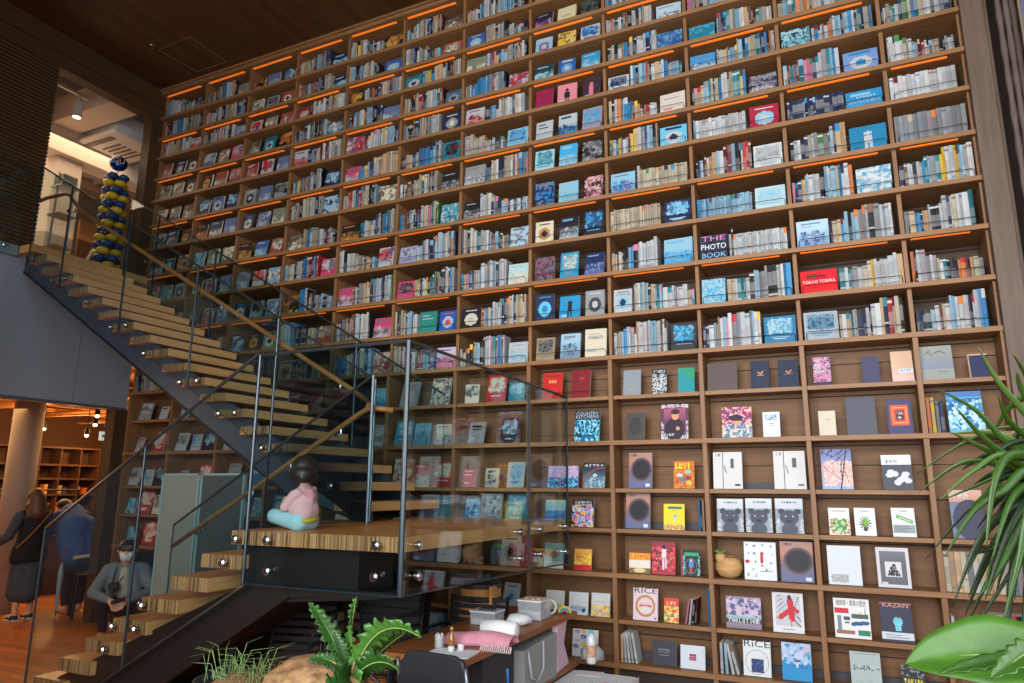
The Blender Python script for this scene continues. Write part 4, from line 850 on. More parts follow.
fo(4, 8, 'L', LB, BL, PK, 0, .25, .24, 'pale blue picture cover'); fo(5, 8, 'R', (100, 180, 210), W_, NV, 1, .26, .23, 'light blue box-like cover'); fo(6, 8, 'R', (200, 190, 180), PK, GY, 6, .25, .23, 'off white cover with pink letters')
fo(7, 8, 'L', W_, NV, BL, 3, .22, .19, 'white cover with navy panel'); fo(8, 8, 'R', (40, 80, 140), (90, 140, 180), NV, 4, .25, .22, 'blue patterned cover'); fo(9, 8, 'R', (170, 196, 210), W_, NV, 2, .25, .2, 'pale blue winter cover')
fo(0, 9, 'R', (24, 110, 150), LB, W_, 3, .26, .25, 'teal cover with a face'); fo(1, 9, 'L', (60, 150, 190), LB, W_, 4, .21, .25, 'light blue wavy cover'); fo(2, 9, 'L', (30, 30, 44), (60, 60, 90), BK, 4, .25, .26, 'black cover reading THE PHOTO BOOK', 'PHOTO')
fo(3, 9, 'R', (170, 200, 210), LB, W_, 3, .26, .24, 'pale blue framed cover'); fo(4, 9, 'R', (186, 194, 194), GY, W_, 5, .25, .25, 'pale grey cover behind the rail'); fo(5, 9, 'R', (160, 30, 56), LB, W_, 1, .26, .25, 'crimson cover with blue oval'); fo(6, 9, 'R', (56, 50, 76), GY, (120, 110, 130), 4, .25, .22, 'dark cover titled PEARL', 'PEARL')
fo(7, 9, 'L', (60, 140, 196), W_, NV, 2, .24, .2, 'bright blue cover with white wave'); fo(8, 9, 'L', (30, 120, 150), TL, LB, 4, .25, .2, 'teal sea cover')
fo(0, 10, 'L', (150, 160, 170), (30, 80, 110), LB, 3, .27, .26, 'grey cover headed FASHION', 'FASHION'); fo(1, 10, 'L', (220, 24, 34), (180, 10, 20), BK, 6, .29, .22, 'bright red cover reading TOKYO', 'TOKYO'); fo(2, 10, 'L', (170, 200, 220), (60, 90, 140), W_, 0, .26, .26, 'pale cover with small blue flowers')
fo(3, 10, 'R', (80, 150, 180), W_, (200, 220, 226), 4, .27, .26, 'blue and white cloud cover'); fo(4, 10, 'R', (30, 120, 160), W_, (20, 100, 140), 7, .29, .25, 'teal cover with white shape'); fo(5, 10, 'R', (40, 130, 180), (60, 150, 200), LB, 6, .29, .19, 'blue cover reading SAN FRANCISCO', 'SANFRAN'); fo(6, 10, 'R', (110, 140, 186), W_, BL, 1, .28, .23, 'blue and white cover with white oval')
fo(7, 10, 'L', (30, 60, 80), (120, 180, 190), W_, 4, .25, .22, 'dark sea foam cover')
SEV = {0: [((150, 130, 104), (50, 60, 64), W_, 3), ((150, 190, 210), (60, 80, 110), W_, 0), (CR, LB, GY, 6)], 1: [(NV, (90, 190, 220), (60, 120, 170), 1), ((36, 140, 190), BK, W_, 7), (GY, (60, 60, 66), W_, 1)],
       2: [((50, 44, 66), (150, 80, 90), TL, 4), ((40, 140, 180), CR, (30, 90, 140), 3), (NV, (90, 100, 160), LB, 2)], 3: [(CR, (180, 130, 80), BK, 1), ((30, 30, 40), W_, BL, 2), (BK, BL, LB, 3)],
       4: [(NV, BL, (170, 110, 90), 4), (LB, (110, 170, 190), W_, 2), ((70, 30, 50), (190, 130, 140), CR, 4)], 5: [((150, 196, 206), TL, W_, 3), ((60, 160, 206), LB, W_, 2), (GY, BK, W_, 4)],
       6: [(W_, LB, BK, 6), (W_, (30, 100, 150), NV, 2), ((150, 140, 160), (60, 150, 190), W_, 3)], 7: [((150, 40, 80), (130, 30, 70), RD, 4), ((206, 130, 140), BK, W_, 7), ((60, 40, 50), (200, 120, 130), LB, 7)],
       8: [((40, 60, 70), (130, 190, 200), W_, 2), ((40, 90, 150), (90, 140, 190), W_, 1), ((50, 140, 180), LB, W_, 0)], 9: [((140, 180, 200), (120, 100, 150), W_, 1), ((200, 180, 140), (210, 170, 40), NV, 4), (W_, BL, NV, 3)],
       10: [((40, 34, 50), (150, 80, 140), CR, 2), ((210, 196, 156), (200, 190, 150), CR, 6), ((30, 36, 30), (90, 100, 90), BK, 4)], 11: [((120, 90, 60), CR, BK, 0), (NV, CR, BL, 3), ((160, 120, 90), W_, RD, 1)]}
SW7 = {(0, 0): 'tan cover with cup drawing', (0, 1): 'light blue cover with small figures', (0, 2): 'cream cover with small grey capitals', (1, 0): 'navy cover with pale blue flower', (1, 1): 'bright blue cover with black standing figure', (1, 2): 'grey cover with wolf face', (2, 0): 'dark painting cover', (2, 1): 'blue edged cover with blue disc', (2, 2): 'navy night cover', (3, 0): 'cream cover with small ring', (3, 1): 'black and blue sea cover', (3, 2): 'black framed blue cover'}
for r, L_ in SEV.items():
    for i, (bg, ac, a2, lay) in enumerate(L_):
        tk = 'VOGUES' if (r, i) == (0, 2) else ('ETHNO' if (r, i) == (10, 1) else None)
        FO.setdefault((r, 7), []).append((i, (bg, ac, a2, lay), tk, .195 + .01 * ((r + i) % 3), .25 + .02 * ((r * 2 + i) % 3) if r < 8 else .22, SW7.get((r, i), ['left', 'middle', 'right'][i] + ' of the three face-out covers')))
rf = random.Random(5)
GEN = [((150, 66, 50), CR, BK), ((60, 66, 84), CR, BL), ((84, 70, 60), CR, BK), (NV, GY, CR), (W_, RD, BL), ((90, 110, 150), W_, NV), (CR, (180, 100, 50), BK), (NV, LB, W_), ((130, 46, 50), (190, 150, 130), W_), ((120, 130, 110), CR, BK), (TL, W_, NV), (BK, (190, 150, 60), RD), (PK, W_, BK), ((60, 90, 150), LB, W_), (GY, BK, W_)]
for b_ in (0, 1, 2):
    for r in range(1, 12):
        if r >= 9 and b_ < 2: 
            if r in (9, 11): FO.setdefault((r, b_), []).append(('R', (*rf.choice(GEN), rf.randint(0, 5)), None, .2, .2, 'small cover'))
            continue
        for i in range(3):
            FO.setdefault((r, b_), []).append((i, (*rf.choice(GEN), rf.randint(0, 5)), None, .2, .24 if r < 9 else .2, 'cover'))
SIDES = {3: 'LRLRLRRLRLRR', 4: 'RRLRLRLLRLRR', 5: 'RRLLRRRRRLRR', 6: 'RLRRLLRLRLLN'}
COL6 = {(0, 6): (W_, LB, GY), (1, 6): (BK, CR, W_), (2, 6): ((170, 200, 200), CR, GY), (3, 6): ((150, 196, 216), W_, NV), (4, 6): (BK, GY, W_), (5, 6): (GY, W_, BK), (6, 6): (LB, BL, W_), (7, 6): (W_, RD, BK), (0, 5): ((190, 180, 200), PK, NV), (1, 5): ((30, 90, 170), W_, PK), (2, 5): (PK, BK, W_), (3, 5): ((150, 150, 190), W_, BK), (4, 5): (W_, TL, LB), (5, 5): (BK, GY, W_), (6, 5): (TL, BK, RD), (8, 5): ((80, 100, 124), GY, NV)}
for b_ in (3, 4, 5, 6):
    for r in range(0, 12):
        s_ = SIDES[b_][r]
        if s_ == 'N': continue
        cc = COL6.get((r, b_)) or rf.choice(GEN)
        FO.setdefault((r, b_), []).append((s_, (*cc, rf.randint(0, 5)), None, rf.uniform(.2, .26), rf.uniform(.22, .26) if r < 8 else .2, 'cover'))
FO[(1, 5)].append(('R2', ((40, 130, 120), (60, 150, 130), W_, 6), None, .22, .25, 'green cover'))
SET = {(3, 8): ('cream', .021, .235), (2, 9): ('white', .019, .22), (5, 9): ('white', .030, .22), (4, 11): ('grey', .034, .27), (5, 11): ('white', .032, .24), (4, 8): ('cream', .030, .22), (3, 9): ('pale blue', .02, .2), (5, 10): ('navy', .022, .22)}
def side_pos(side, x0, x1, wd):
    if side == 'L': return x0 + wd / 2 + .012
    if side == 'R': return x1 - wd / 2 - .012
    if side == 'R2': return x1 - wd * 1.5 - .04
    return x0 + (x1 - x0) * (side + .5) / 3
for r in range(0, 12):
    zn = ZS.get(r + 1, ZC - .08)
    maxh = zn - ZS[r] - 0.042 - 0.03
    for b_ in range(12):
        if b_ >= 8 and r >= 11: continue
        if b_ >= 9 and r >= 10: continue
        if b_ >= 10 and r >= 9: continue
        if b_ >= 11 and r >= 8: continue
        rr = random.Random(1000 + r * 20 + b_)
        x0, x1 = XD(b_) + .022, XD(b_ + 1) - .022
        if b_ == 11: x1 = XR - .03
        lo, hi = x0, x1
        lst = FO.get((r, b_), [])
        for side, kind, tk, wd, ht, words in lst:
            ht = min(ht, maxh); cx = side_pos(side, x0, x1, wd); lean = rr.uniform(.08, .2); rz = rr.uniform(-.06, .06); th = rr.uniform(.012, .03)
            if side == 'L': lo = max(lo, cx + wd / 2 + .008)
            elif side in ('R', 'R2'): hi = min(hi, cx - wd / 2 - .008)
            if isinstance(side, int): words = words if words != 'cover' else ['left', 'middle', 'right'][side] + ' of three face-out covers'
            CAND.append((score(cx, ZS[r] + ht / 2, wd, ht) * 1.4, 'f', r, b_, cx, wd, ht, th, kind, tk, lean, rz, words, side))
        if lst and isinstance(lst[0][0], int): continue
        x = lo + rr.uniform(0, .02); n = 0; setspec = SET.get((r, b_))
        hcur = rr.uniform(.185, .225); run = rr.randint(4, 9); grow = rr.choice([1, 1, -1, 1])
        if grow < 0: hcur = rr.uniform(.265, .3)
        name = None; prev = None
        end = hi - rr.choice([0, 0, 0.01, .03])
        while True:
            if setspec and rr.random() < .93: name, wd, ht = setspec[0], setspec[1], setspec[2]
            else:
                wd = rr.choice([.012, .015, .018, .021, .024, .028, .033, .04]) * rr.uniform(.9, 1.1)
                if run <= 0: hcur += grow * rr.uniform(.03, .06); run = rr.randint(3, 7); hcur = min(max(hcur, .165), .31)
                run -= 1
                ht = hcur + rr.uniform(-.012, .012)
                if rr.random() < .8 or prev is None:
                    ks = list(WT); ws = [WT[q] for q in ks]
                    if b_ < 6: ws = [w_ * (1.6 if q in ('cream', 'tan', 'brown', 'maroon', 'black', 'navy') else .6 if q in ('bright blue', 'teal', 'white') else 1) for q, w_ in zip(ks, ws)]
                    prev = rr.choices(ks, ws)[0]
                name = prev
            ht = min(ht, maxh) 
            if x + wd > end: break
            tilt = 0.0
            CAND.append((score(x + wd / 2, ZS[r] + ht / 2, wd, ht) * 1.0, 's', r, b_, x, wd, ht, name, tilt, n, rr.uniform(.04, .065) + (.015 if r >= 4 else 0), rr.random()))
            n += 1; x += wd + .001
# -- lower books behind stair and glass (bays 0..6), face-out at random places
for r in range(-7, 0):
    for b_ in range(0, 7):
        rr = random.Random(77 + r * 31 + b_)
        if r == -7 and b_ < 5: continue
        x0, x1 = XD(b_) + .04, XD(b_ + 1) - .04
        n = rr.choice([2, 3, 3]) if r > -6 else rr.choice([1, 2])
        xs = x0 + .02
        for i in range(n):
            wd = rr.uniform(.15, .24); ht = min(wd * rr.uniform(1.15, 1.4), .30); cx = x0 + (x1 - x0) * (i + .5) / n + rr.uniform(-.02, .02)
            if cx + wd / 2 > x1 - .005: cx = x1 - .005 - wd / 2
            if cx - wd / 2 < xs: cx = xs + wd / 2
            if cx + wd / 2 > x1: continue
            xs = cx + wd / 2 + .01
            kind = (*rr.choice([(W_, GY, NV), (LB, TL, W_), (W_, LB, BL), (GY, W_, BK), (TL, LB, W_), (CR, GY, BK), ((40, 110, 160), LB, W_), (RD, CR, W_), (W_, RD, NV), (BK, LB, W_)]), rr.randint(0, 6))
            CAND.append((score(cx, ZS[r] + ht / 2, wd, ht) * (.9 if b_ > 3 else .55), 'f', r, b_, cx, wd, ht, rr.uniform(.012, .03), kind, None, rr.uniform(.15, .3), rr.uniform(-.15, .15), 'cover', 'p%d' % i))
# -- leaning and packed groups in the lower right bays
def lowspine(r, x, wd, ht, name, tilt, n, b_): CAND.append((9, 's', r, b_, x, wd, ht, name, tilt, n, .06, .5))
EXTRA = []
for i, (x, nm, ti, h) in enumerate([(.03, 'tan', 0.0, .23), (.062, 'white', .05, .245), (.094, 'white', .09, .25), (.126, 'white', .12, .255), (.162, 'white', .16, .25)]): EXTRA.append((-7, 8, x, .02, h, nm, -ti, i, 'magazine leaning at the foot of the bookcase'))
for i, (x, nm, ti, h) in enumerate([(.885, 'white', 0.0, .24), (.925, 'pale blue', -.03, .24), (.975, 'white', -.17, .235), (1.015, 'white', -.24, .235)]): EXTRA.append((-7, 9, x, .022, h, nm, ti, i, 'magazine in the leaning group left of the navy square cover'))
for i, (x, nm, ti, h) in enumerate([(.66, 'pink', -.28 + .1, .2), (.69, 'white', -.15, .21), (.715, 'navy', -.12, .21), (.74, 'maroon', -.1, .22)]): EXTRA.append((-6, 8, x - .06, .014, h, nm, -ti, i, 'small magazine in the tilted group beside the upright'))
EXTRA.append((-6, 8, .80, .016, .30, 'bright blue', 0, 4, 'tall spine at the right end of its ledge'))
for i, nm in enumerate(['bright blue', 'navy', 'tan']): EXTRA.append((-4, 8, .755 + i * .018, .016, .26, nm, 0, i, 'narrow spine right of the yellow book'))
for i, nm in enumerate(['orange', 'yellow', 'grey', 'navy']): EXTRA.append((-2, 11, 2.578 + i * .03, .024, .28 - .03 * (i > 1), nm, 0, i, 'spine left of the blue collage book'))
xx = 2.575
for i in range(13): EXTRA.append((-5, 11, xx, .036, .29, ['cream', 'tan', 'tan', 'cream', 'grey', 'white'][i % 6] if i < 11 else 'grey', 0, i, 'old encyclopedia volume behind the palm leaves')); xx += .038
EXTRA.append((-6, 11, 2.58, .02, .22, 'white', .02, 0, 'spine at the far left above the big leaf')); xx = 2.8
for i, nm in enumerate(['white', 'cream', 'pink', 'white', 'brown', 'bright blue', 'white', 'black', 'teal', 'white']): EXTRA.append((-6, 11, xx, .026, .25, nm, 0, i + 1, 'spine above the big green leaf')); xx += .028
gi = random.Random(9)
for r, b_, x, wd, ht, nm, ti, n, words in EXTRA:
    v, f, c = spine_geom(wd, ht, .17, spine_cols(gi, nm), ti)
    mk_book(v, f, c, (x, .055 if r not in INSET else .075, ZS[r] + .001 + max(0, wd * math.sin(ti))), 0, '%s %s, %s from left' % (nm, words, ORD[n]), 'upright books on the display ledges'); NIND += 1
CAND.sort(key=lambda t: -t[0])
for i, q in enumerate(CAND):
    ind = NIND < 300
    if q[1] == 'f':
        _, _, r, b_, cx, wd, ht, th, kind, tk, lean, rz, words, side = q
        rr = random.Random(int(cx * 1000) + r * 7)
        yf = 0.085 if r in INSET else 0.065
        d = math.hypot(cx - camP.x, 6.4)
        res = 32 if (r < 3 and b_ > 6) else (20 if b_ > 4 else 13)
        g = book_geom(kind, wd, ht, th, rr, res, lean, int(cx * 100) + r)
        loc = (cx, yf, ZS[r] + th * math.sin(lean) + .001)
        if ind:
            NIND += 1
            rown = ROWN.get(r) or LOWN[r]
            if words == 'cover' or words == 'small cover':
                bg = kind[0]; nm = min(PAL, key=lambda q_: sum((a - b) ** 2 for a, b in zip(PAL[q_], bg)))
                words = '%s face-out cover%s' % (nm, '' if not (isinstance(side, str) and side.startswith('p')) else ', ' + ORD[int(side[1])] + ' from left')
            mk_book(g[0], g[1], g[2], loc, rz, '%s, %s, %s' % (words, rown, BAYN[b_]), 'face-out books in the packed rows' if r >= 0 else 'face-out books on the display ledges', (g[3], g[4]) if b_ > 5 else None, TITLES.get(tk), lean, (wd, ht))
        else:
            to_mass(g[0], g[1], g[2], loc, rz); to_mass(g[3], g[4], [PG] * 3, loc, rz)
    else:
        _, _, r, b_, x, wd, ht, nm, tilt, n, yf, rnd = q
        rr = random.Random(int(x * 10000) + r * 13)
        v, f, c = spine_geom(wd, ht, .16, spine_cols(rr, nm), tilt)
        loc = (x, yf, ZS[r] + .0005)
        if ind:
            NIND += 1
            mk_book(v, f, c, loc, 0, '%s %s spine, %s upright book from left, %s, %s' % ('thin' if wd < .019 else 'thick' if wd > .03 else 'medium', nm, ORD[n] if n < 20 else 'far right', BAYN[b_], ROWN[r]), 'upright books in the packed rows')
        else: to_mass(v, f, c, loc)
me = bpy.data.meshes.new('books'); me.from_pydata(SV, [], SF); me.update(); setcol(me, SC); me.materials.append(PRINT)
o = bpy.data.objects.new('books', me); C.objects.link(o)
tag(o, 'the many further small books packed in the upper and left bays of the bookcase', 'books', kind='stuff')

# ------------------------------------------------------------------ staircase
st = empty('staircase', (-1.5, -1.75, 0), 0, 'open wooden staircase with half landing climbing along the bookcase to the upper floor', 'staircase')
OX, OY = 1.5, 1.75
def spart(name, b, m, parent=None, **k):
    o = b.build(name, m, **k); 
    o.parent = st; o.matrix_parent_inverse = Matrix.Translation((OX, OY, 0)); return o
DZ = 1.425; RU, SU = 0.1615, 0.2766; RL, SL_ = 0.1505, 0.2565
X0U, Z0U = -1.526, 1.579
X0L = -1.551
# half landing
b = MB(); b.box(-1.56, -0.285, -2.975, -0.50, DZ - 0.085, DZ, 0, None, 1, 2)
bevel(spart('landing', b, [TREAD, TREADTOP, LAM]), 0.003)
UT = []
for k in range(18):
    x = X0U - k * SU; z = Z0U + k * RU
    b = MB(); b.box(x - 0.335, x, -1.64, -0.52, z - 0.075, z, 0, None, 1, 2)
    bevel(spart('tread', b, [TREAD, TREADTOP, LAM]), 0.003)
b = MB(); b.box(XW + 0.002, X0U - 18 * SU, -1.66, -0.13, ZU - 0.09, ZU + .002, 0, None, 1, 0); spart('top_landing', b, [TREAD, TREADTOP])
for k in range(1, 10):
    x = X0L - k * SL_; z = DZ - k * RL
    if z < 0.03: break
    b = MB(); b.box(x - 0.0, x + 0.335, -2.975, -1.87, z - 0.085, z, 0, None, 1, 2)
    bevel(spart('tread', b, [TREAD, TREADTOP, LAM]), 0.003)
# side plates of both flights
def zU(x): return Z0U + (X0U - x) * RU / SU
b = MB(); xa, xb = X0U - .02, XW + 0.01
poly = [(xa, zU(xa) - .10), (xb, zU(xb) - .10), (xb, zU(xb) - .46), (xa - .9, zU(xa - .9) - .50), (xa - .15, 1.34 + .1), (xa, 1.34)]
b.prism(poly, -1.55, -1.52); spart('stringer', b, STEEL)
b = MB(); b.prism(poly, -0.62, -0.59); spart('stringer', b, STEEL)
b = MB(); b.prism([(xb, zU(xb) - .46), (xa - .9, zU(xa - .9) - .50), (xa - .15, 1.43), (xa - .15, 1.45), (xa - .9, zU(xa - .9) - .48), (xb, zU(xb) - .44)], -1.56, -0.59); spart('soffit', b, DARKST)
def zL(x): return DZ + (x - X0L) * RL / SL_
for y in (-2.93, -1.93):
    b = MB(); xa, xb = -3.75, -1.30
    b.prism([(xa, 0.0), (xa, zL(xa) - .06), (xb, zL(xb) - .33), (-0.36, zL(xb) - .33), (-0.36, 1.10), (-1.05, 1.09), (-2.95, 0.0)] if False else [(-3.95, 0.0), (-3.75, .12), (-1.46, 1.10), (-0.36, 1.12), (-0.36, 1.09), (-1.10, 1.05), (-2.85, 0.0)], y - 0.0, y + 0.03); spart('stringer', b, DARKST)
b = MB(); b.box(-1.5, -0.62, -2.9, -2.55, 1.09, 1.34); spart('landing_beam', b, DARKST)
b = MB(); b.box(-1.5, -0.9, -2.55, -0.55, 1.12, 1.34); spart('landing_beam', b, DARKST)
b = MB(); b.prism([(-3.5, 0.0), (-1.35, 1.04), (-0.5, 1.09), (-0.5, 1.07), (-1.3, 1.0), (-3.3, 0.0)], -2.9, -1.93); spart('soffit', b, DARKST)
for x in (-1.35,):
    b = MB(); b.box(x - .05, x + .05, -1.8, -1.7, 0, 1.12); spart('support_post', b, DARKST)

# ------------------------------------------------------------------ glass guards
def disc(b, p, axis, r=0.026):
    d = 1 if axis == 'x' else -1
    b.lathe([(r * .55, 0), (r * .55, d * .02), (r, d * .022), (r, d * .034), (r * .6, d * .042)], p, 18, axis=axis)
def guard(label, panels, rail, bolts, edges=()):
    o0 = Vector(panels[0][0][0]); g = empty('glass_guard', o0, 0, label, 'glass guard', 'glass guards of the stair')
    inv = Matrix.Translation(-o0)
    def ad(o): o.parent = g; o.matrix_parent_inverse = inv; return o
    for P, nrm in panels:
        n = Vector(nrm) * 0.006; i = 0; b = MB(); b.v = [tuple(Vector(p) - n) for p in P] + [tuple(Vector(p) + n) for p in P]
        N = len(P); b.f = [tuple(range(N)), tuple(range(2 * N - 1, N - 1, -1))]; b.m = [0, 0]
        for k in range(N): j = (k + 1) % N; b.f.append((k, j, N + j, N + k)); b.m.append(1)
        ad(b.build('glass_panel', [GLASS, GEDGE]))
    for R in rail:
        b = MB(); b.tube(R, 0.011, 6); ad(b.build('top_rail', RAILM))
    for E_ in edges:
        b = MB(); b.tube(E_[:2], E_[2] if len(E_) > 2 else 0.007, 6); ad(b.build('edge_trim', GEDGE if len(E_) < 4 else RAILM))
    for p, ax in bolts:
        b = MB(); disc(b, p, ax); ad(b.build('bolt', CHROME, smooth=False))
    return g
# landing corner guard (near side and right side)
zt, zb = 2.535, 1.115; yn = -3.0; xr = -0.262
guard('large glass guard around the near right corner of the wooden landing',
      [([(-1.40, yn, zb), (xr, yn, zb), (xr, yn, zt), (-1.40, yn, zt)], (0, 1, 0)),
       ([(xr, yn, zb), (xr, -1.30, zb - .02), (xr, -1.30, zt - .015), (xr, yn, zt)], (1, 0, 0)),
       ([(xr, -1.285, zb - .02), (xr, -0.46, zb - .05), (xr, -0.46, zt - .06), (xr, -1.285, zt - .015)], (1, 0, 0))],
      [[(-1.40, yn, zt), (xr, yn, zt), (xr, -0.46, zt - .04)]],
      [((-1.48, yn, 1.375), 'y'), ((-1.22, yn, 1.378), 'y'), ((-0.42, yn, 1.378), 'y'), ((-1.2, yn, 1.2), 'y'), ((-.42, yn, 1.21), 'y'),
       ((xr, -2.86, 1.378), 'x'), ((xr, -1.48, 1.378), 'x'), ((xr, -1.1, 1.378), 'x'), ((xr, -.56, 1.378), 'x'), ((xr, -2.86, 1.21), 'x'), ((xr, -1.48, 1.19), 'x'), ((xr, -1.1, 1.19), 'x'), ((xr, -.56, 1.17), 'x')],
      [((xr, yn, zb), (xr, yn, zt), .016), ((-1.41, yn, zb), (-1.41, yn, zt), .009), ((xr, -1.292, zb - .02), (xr, -1.292, zt - .015), .009), ((xr, -.46, zb - .05), (xr, -.46, zt - .05), .010),
       ((-1.40, yn, zb), (xr, yn, zb), .006), ((xr, yn, zb), (xr, -.46, zb - .05), .006)])
# lower flight near guard
def zr(x): return 2.553 + (x + 1.41) * 0.589
def zbm(x): return 1.115 + (x + 1.38) * 0.572
guard('sloping glass guard on the near side of the lower flight',
      [([(-2.40, yn, zbm(-2.4)), (-1.42, yn, zbm(-1.42)), (-1.42, yn, zr(-1.42)), (-2.40, yn, zr(-2.40))], (0, 1, 0)),
       ([(-3.395, yn, max(0.02, zbm(-3.395))), (-2.415, yn, zbm(-2.415)), (-2.415, yn, zr(-2.415)), (-3.395, yn, zr(-3.395))], (0, 1, 0))],
      [[(-3.395, yn, zr(-3.395)), (-1.42, yn, zr(-1.42))]],
      [((X0L - k * SL_ + dx, yn, DZ - k * RL - .043), 'y') for k, dx in ((1, .24), (3, .06), (4, .05), (4, .27), (5, .25), (7, .2))],
      [((-3.395, yn, 0.02), (-3.395, yn, zr(-3.395)), .009, 1), ((-2.408, yn, zbm(-2.408)), (-2.408, yn, zr(-2.408)), .008), ((-3.395, yn, zbm(-3.395)), (-1.40, yn, zbm(-1.4)), .008, 1)])
# inner guard of the lower flight
yi = -1.85
def zi(x): return 1.358 + (x + 3.446) * 0.579
guard('sloping glass guard on the inner side of the lower flight',
      [([(-3.446, yi, .25), (-2.4, yi, .75), (-2.4, yi, zi(-2.4)), (-3.446, yi, zi(-3.446))], (0, 1, 0)), ([(-2.385, yi, .76), (-1.36, yi, 1.34), (-1.36, yi, zi(-1.36)), (-2.385, yi, zi(-2.385))], (0, 1, 0))],
      [[(-3.446, yi, zi(-3.446)), (-1.36, yi, zi(-1.36))]], [], [((-1.36, yi, DZ), (-1.36, yi, zi(-1.36)), .013, 1), ((-3.446, yi, .25), (-3.446, yi, zi(-3.446)), .008, 1)])
# upper flight near guard
yu = -1.665
def zg(x): return 2.561 - (x + 1.471) * 0.5745
xs = [-1.475, -2.575, -3.675, -4.775, -5.875, -6.53]
guard('long sloping glass guard on the near side of the upper flight',
      [([(xs[i + 1] + .01, yu, zg(xs[i + 1]) - 1.20), (xs[i] - .01, yu, max(zg(xs[i]) - 1.20, 1.36)), (xs[i] - .01, yu, zg(xs[i])), (xs[i + 1] + .01, yu, zg(xs[i + 1]))], (0, 1, 0)) for i in range(5)],
      [[(xs[0], yu, zg(xs[0])), (-6.53, yu, zg(-6.53))]],
      [((X0U - k * SU - d, yu, Z0U + k * RU - .038), 'y') for k, d in ((1, .06), (3, .3), (3, .1), (5, .3), (5, .1), (7, .3), (7, .07), (9, .3), (11, .07), (11, .3), (13, .2), (15, .1), (15, .3), (17, .2))],
      [((x, yu, zg(x) - 1.2), (x, yu, zg(x)), .009) for x in xs[1:5]] + [((xs[0], yu, DZ), (xs[0], yu, zg(xs[0])), .013, 1), ((-6.53, yu, zg(-6.53) - 1.2), (-6.53, yu, zg(-6.53)), .009)])
# upper flight far guard
yf_ = -0.50
def zf(x): return 5.506 - (x + 6.496) * 0.5868
xs2 = [-1.5, -2.6, -3.7, -4.8, -5.9, -6.5]
guard('sloping glass guard between the upper flight and the bookcase',
      [([(xs2[i + 1] + .01, yf_, zf(xs2[i + 1]) - 1.10), (xs2[i] - .01, yf_, zf(xs2[i]) - 1.1), (xs2[i] - .01, yf_, zf(xs2[i])), (xs2[i + 1] + .01, yf_, zf(xs2[i + 1]))], (0, 1, 0)) for i in range(5)],
      [[(xs2[0], yf_, zf(xs2[0])), (-6.5, yf_, zf(-6.5))]], [], [((x, yf_, zf(x) - 1.1), (x, yf_, zf(x)), .008) for x in xs2[1:]])
# guard along the upper floor edge, in front of the slatted wall
xg = -6.73
guard('level glass guard in front of the slatted wall on the upper floor',
      [([(xg, -1.68 - 1.2 * i, 4.34), (xg, -2.87 - 1.2 * i, 4.34), (xg, -2.87 - 1.2 * i, 5.475), (xg, -1.68 - 1.2 * i, 5.475)], (1, 0, 0)) for i in range(4)],
      [[(xg, -1.68, 5.475), (xg, -6.5, 5.475)]], [((xg, -1.85, 4.44), 'x'), ((xg, -2.7, 4.44), 'x')], [((xg, -2.875, 4.34), (xg, -2.875, 5.475), .008)])
b = MB(); b.box(XW + .001, xg - .01, -6.5, -1.66, 4.36, ZU); b.build('trim_4', GREYPANEL)['kind'] = 'structure'
# handrails
def handrail(label, pts, brackets, y_out):
    h = empty('handrail', pts[0], 0, label, 'handrail', 'wooden stair handrails')
    inv = Matrix.Translation(-Vector(pts[0]))
    b = MB(); b.tube(pts, 0.021, 12); o = b.build('rail', RAILW, smooth=True); o.parent = h; o.matrix_parent_inverse = inv
    for (x, y, z) in brackets:
        b = MB(); b.tube([(x, y, z - .015), (x, y, z - .06), (x, y_out, z - .07)], 0.007, 6); b.lathe([(.02, 0), (.02, .012)], (x, y_out - .006, z - .07), 10, axis='y')
        o = b.build('bracket', CHROME); o.parent = h; o.matrix_parent_inverse = inv
hp = [(-6.75, -1.58, 5.06), (-6.50, -1.58, 5.085), (-6.15, -1.58, 5.075), (-6.05, -1.58, 5.04)]
def zh(x): return 2.40 - (x + 1.59) * 0.5705
handrail('long round wooden handrail of the upper flight', hp + [(x, -1.585, zh(x)) for x in (-5.8, -4.7, -3.6, -2.5, -1.75)] + [(-1.60, -1.60, 2.40), (-1.53, -1.66, 2.365), (-1.5, -1.72, 2.33)], [(x, -1.585, zh(x)) for x in (-5.9, -5.3, -4.5, -3.4, -2.5, -1.9)], yu)
def zh2(x): return 1.229 + (x + 3.406) * 0.5535
handrail('round wooden handrail of the lower flight, bent level at its top', [(x, -1.79, zh2(x)) for x in (-3.5, -2.9, -2.3, -1.75, -1.52)] + [(-1.46, -1.78, 2.305), (-1.40, -1.775, 2.315), (-1.22, -1.76, 2.29)], [(x, -1.79, zh2(x)) for x in (-3.15, -2.6, -2.2, -1.7)], yi)

# frosted partition screens behind the lower flight
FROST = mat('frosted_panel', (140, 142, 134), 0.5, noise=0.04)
for i, (x0, x1) in enumerate([(-4.44, -3.91), (-3.88, -3.30)]):
    e = empty('partition_screen', (x0, -1.2, 0), 0, ['pale frosted screen panel standing behind the stair foot, left one', 'darker frosted screen panel behind the lower stair flight, right one'][i], 'screen', 'frosted screens')
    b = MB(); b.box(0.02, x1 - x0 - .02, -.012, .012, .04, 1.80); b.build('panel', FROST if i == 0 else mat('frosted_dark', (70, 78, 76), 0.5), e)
    for x in (0.008, x1 - x0 - .008):
        b = MB(); b.box(x - .010, x + .010, -.018, .018, 0, 1.82); b.build('edge', mat('edge_bright', (160, 186, 186), 0.3, 0.2), e)
    b = MB(); b.box(0, x1 - x0, -.018, .018, 1.80, 1.82); b.build('top_edge', mat('edge_bright', (160, 186, 186)), e)

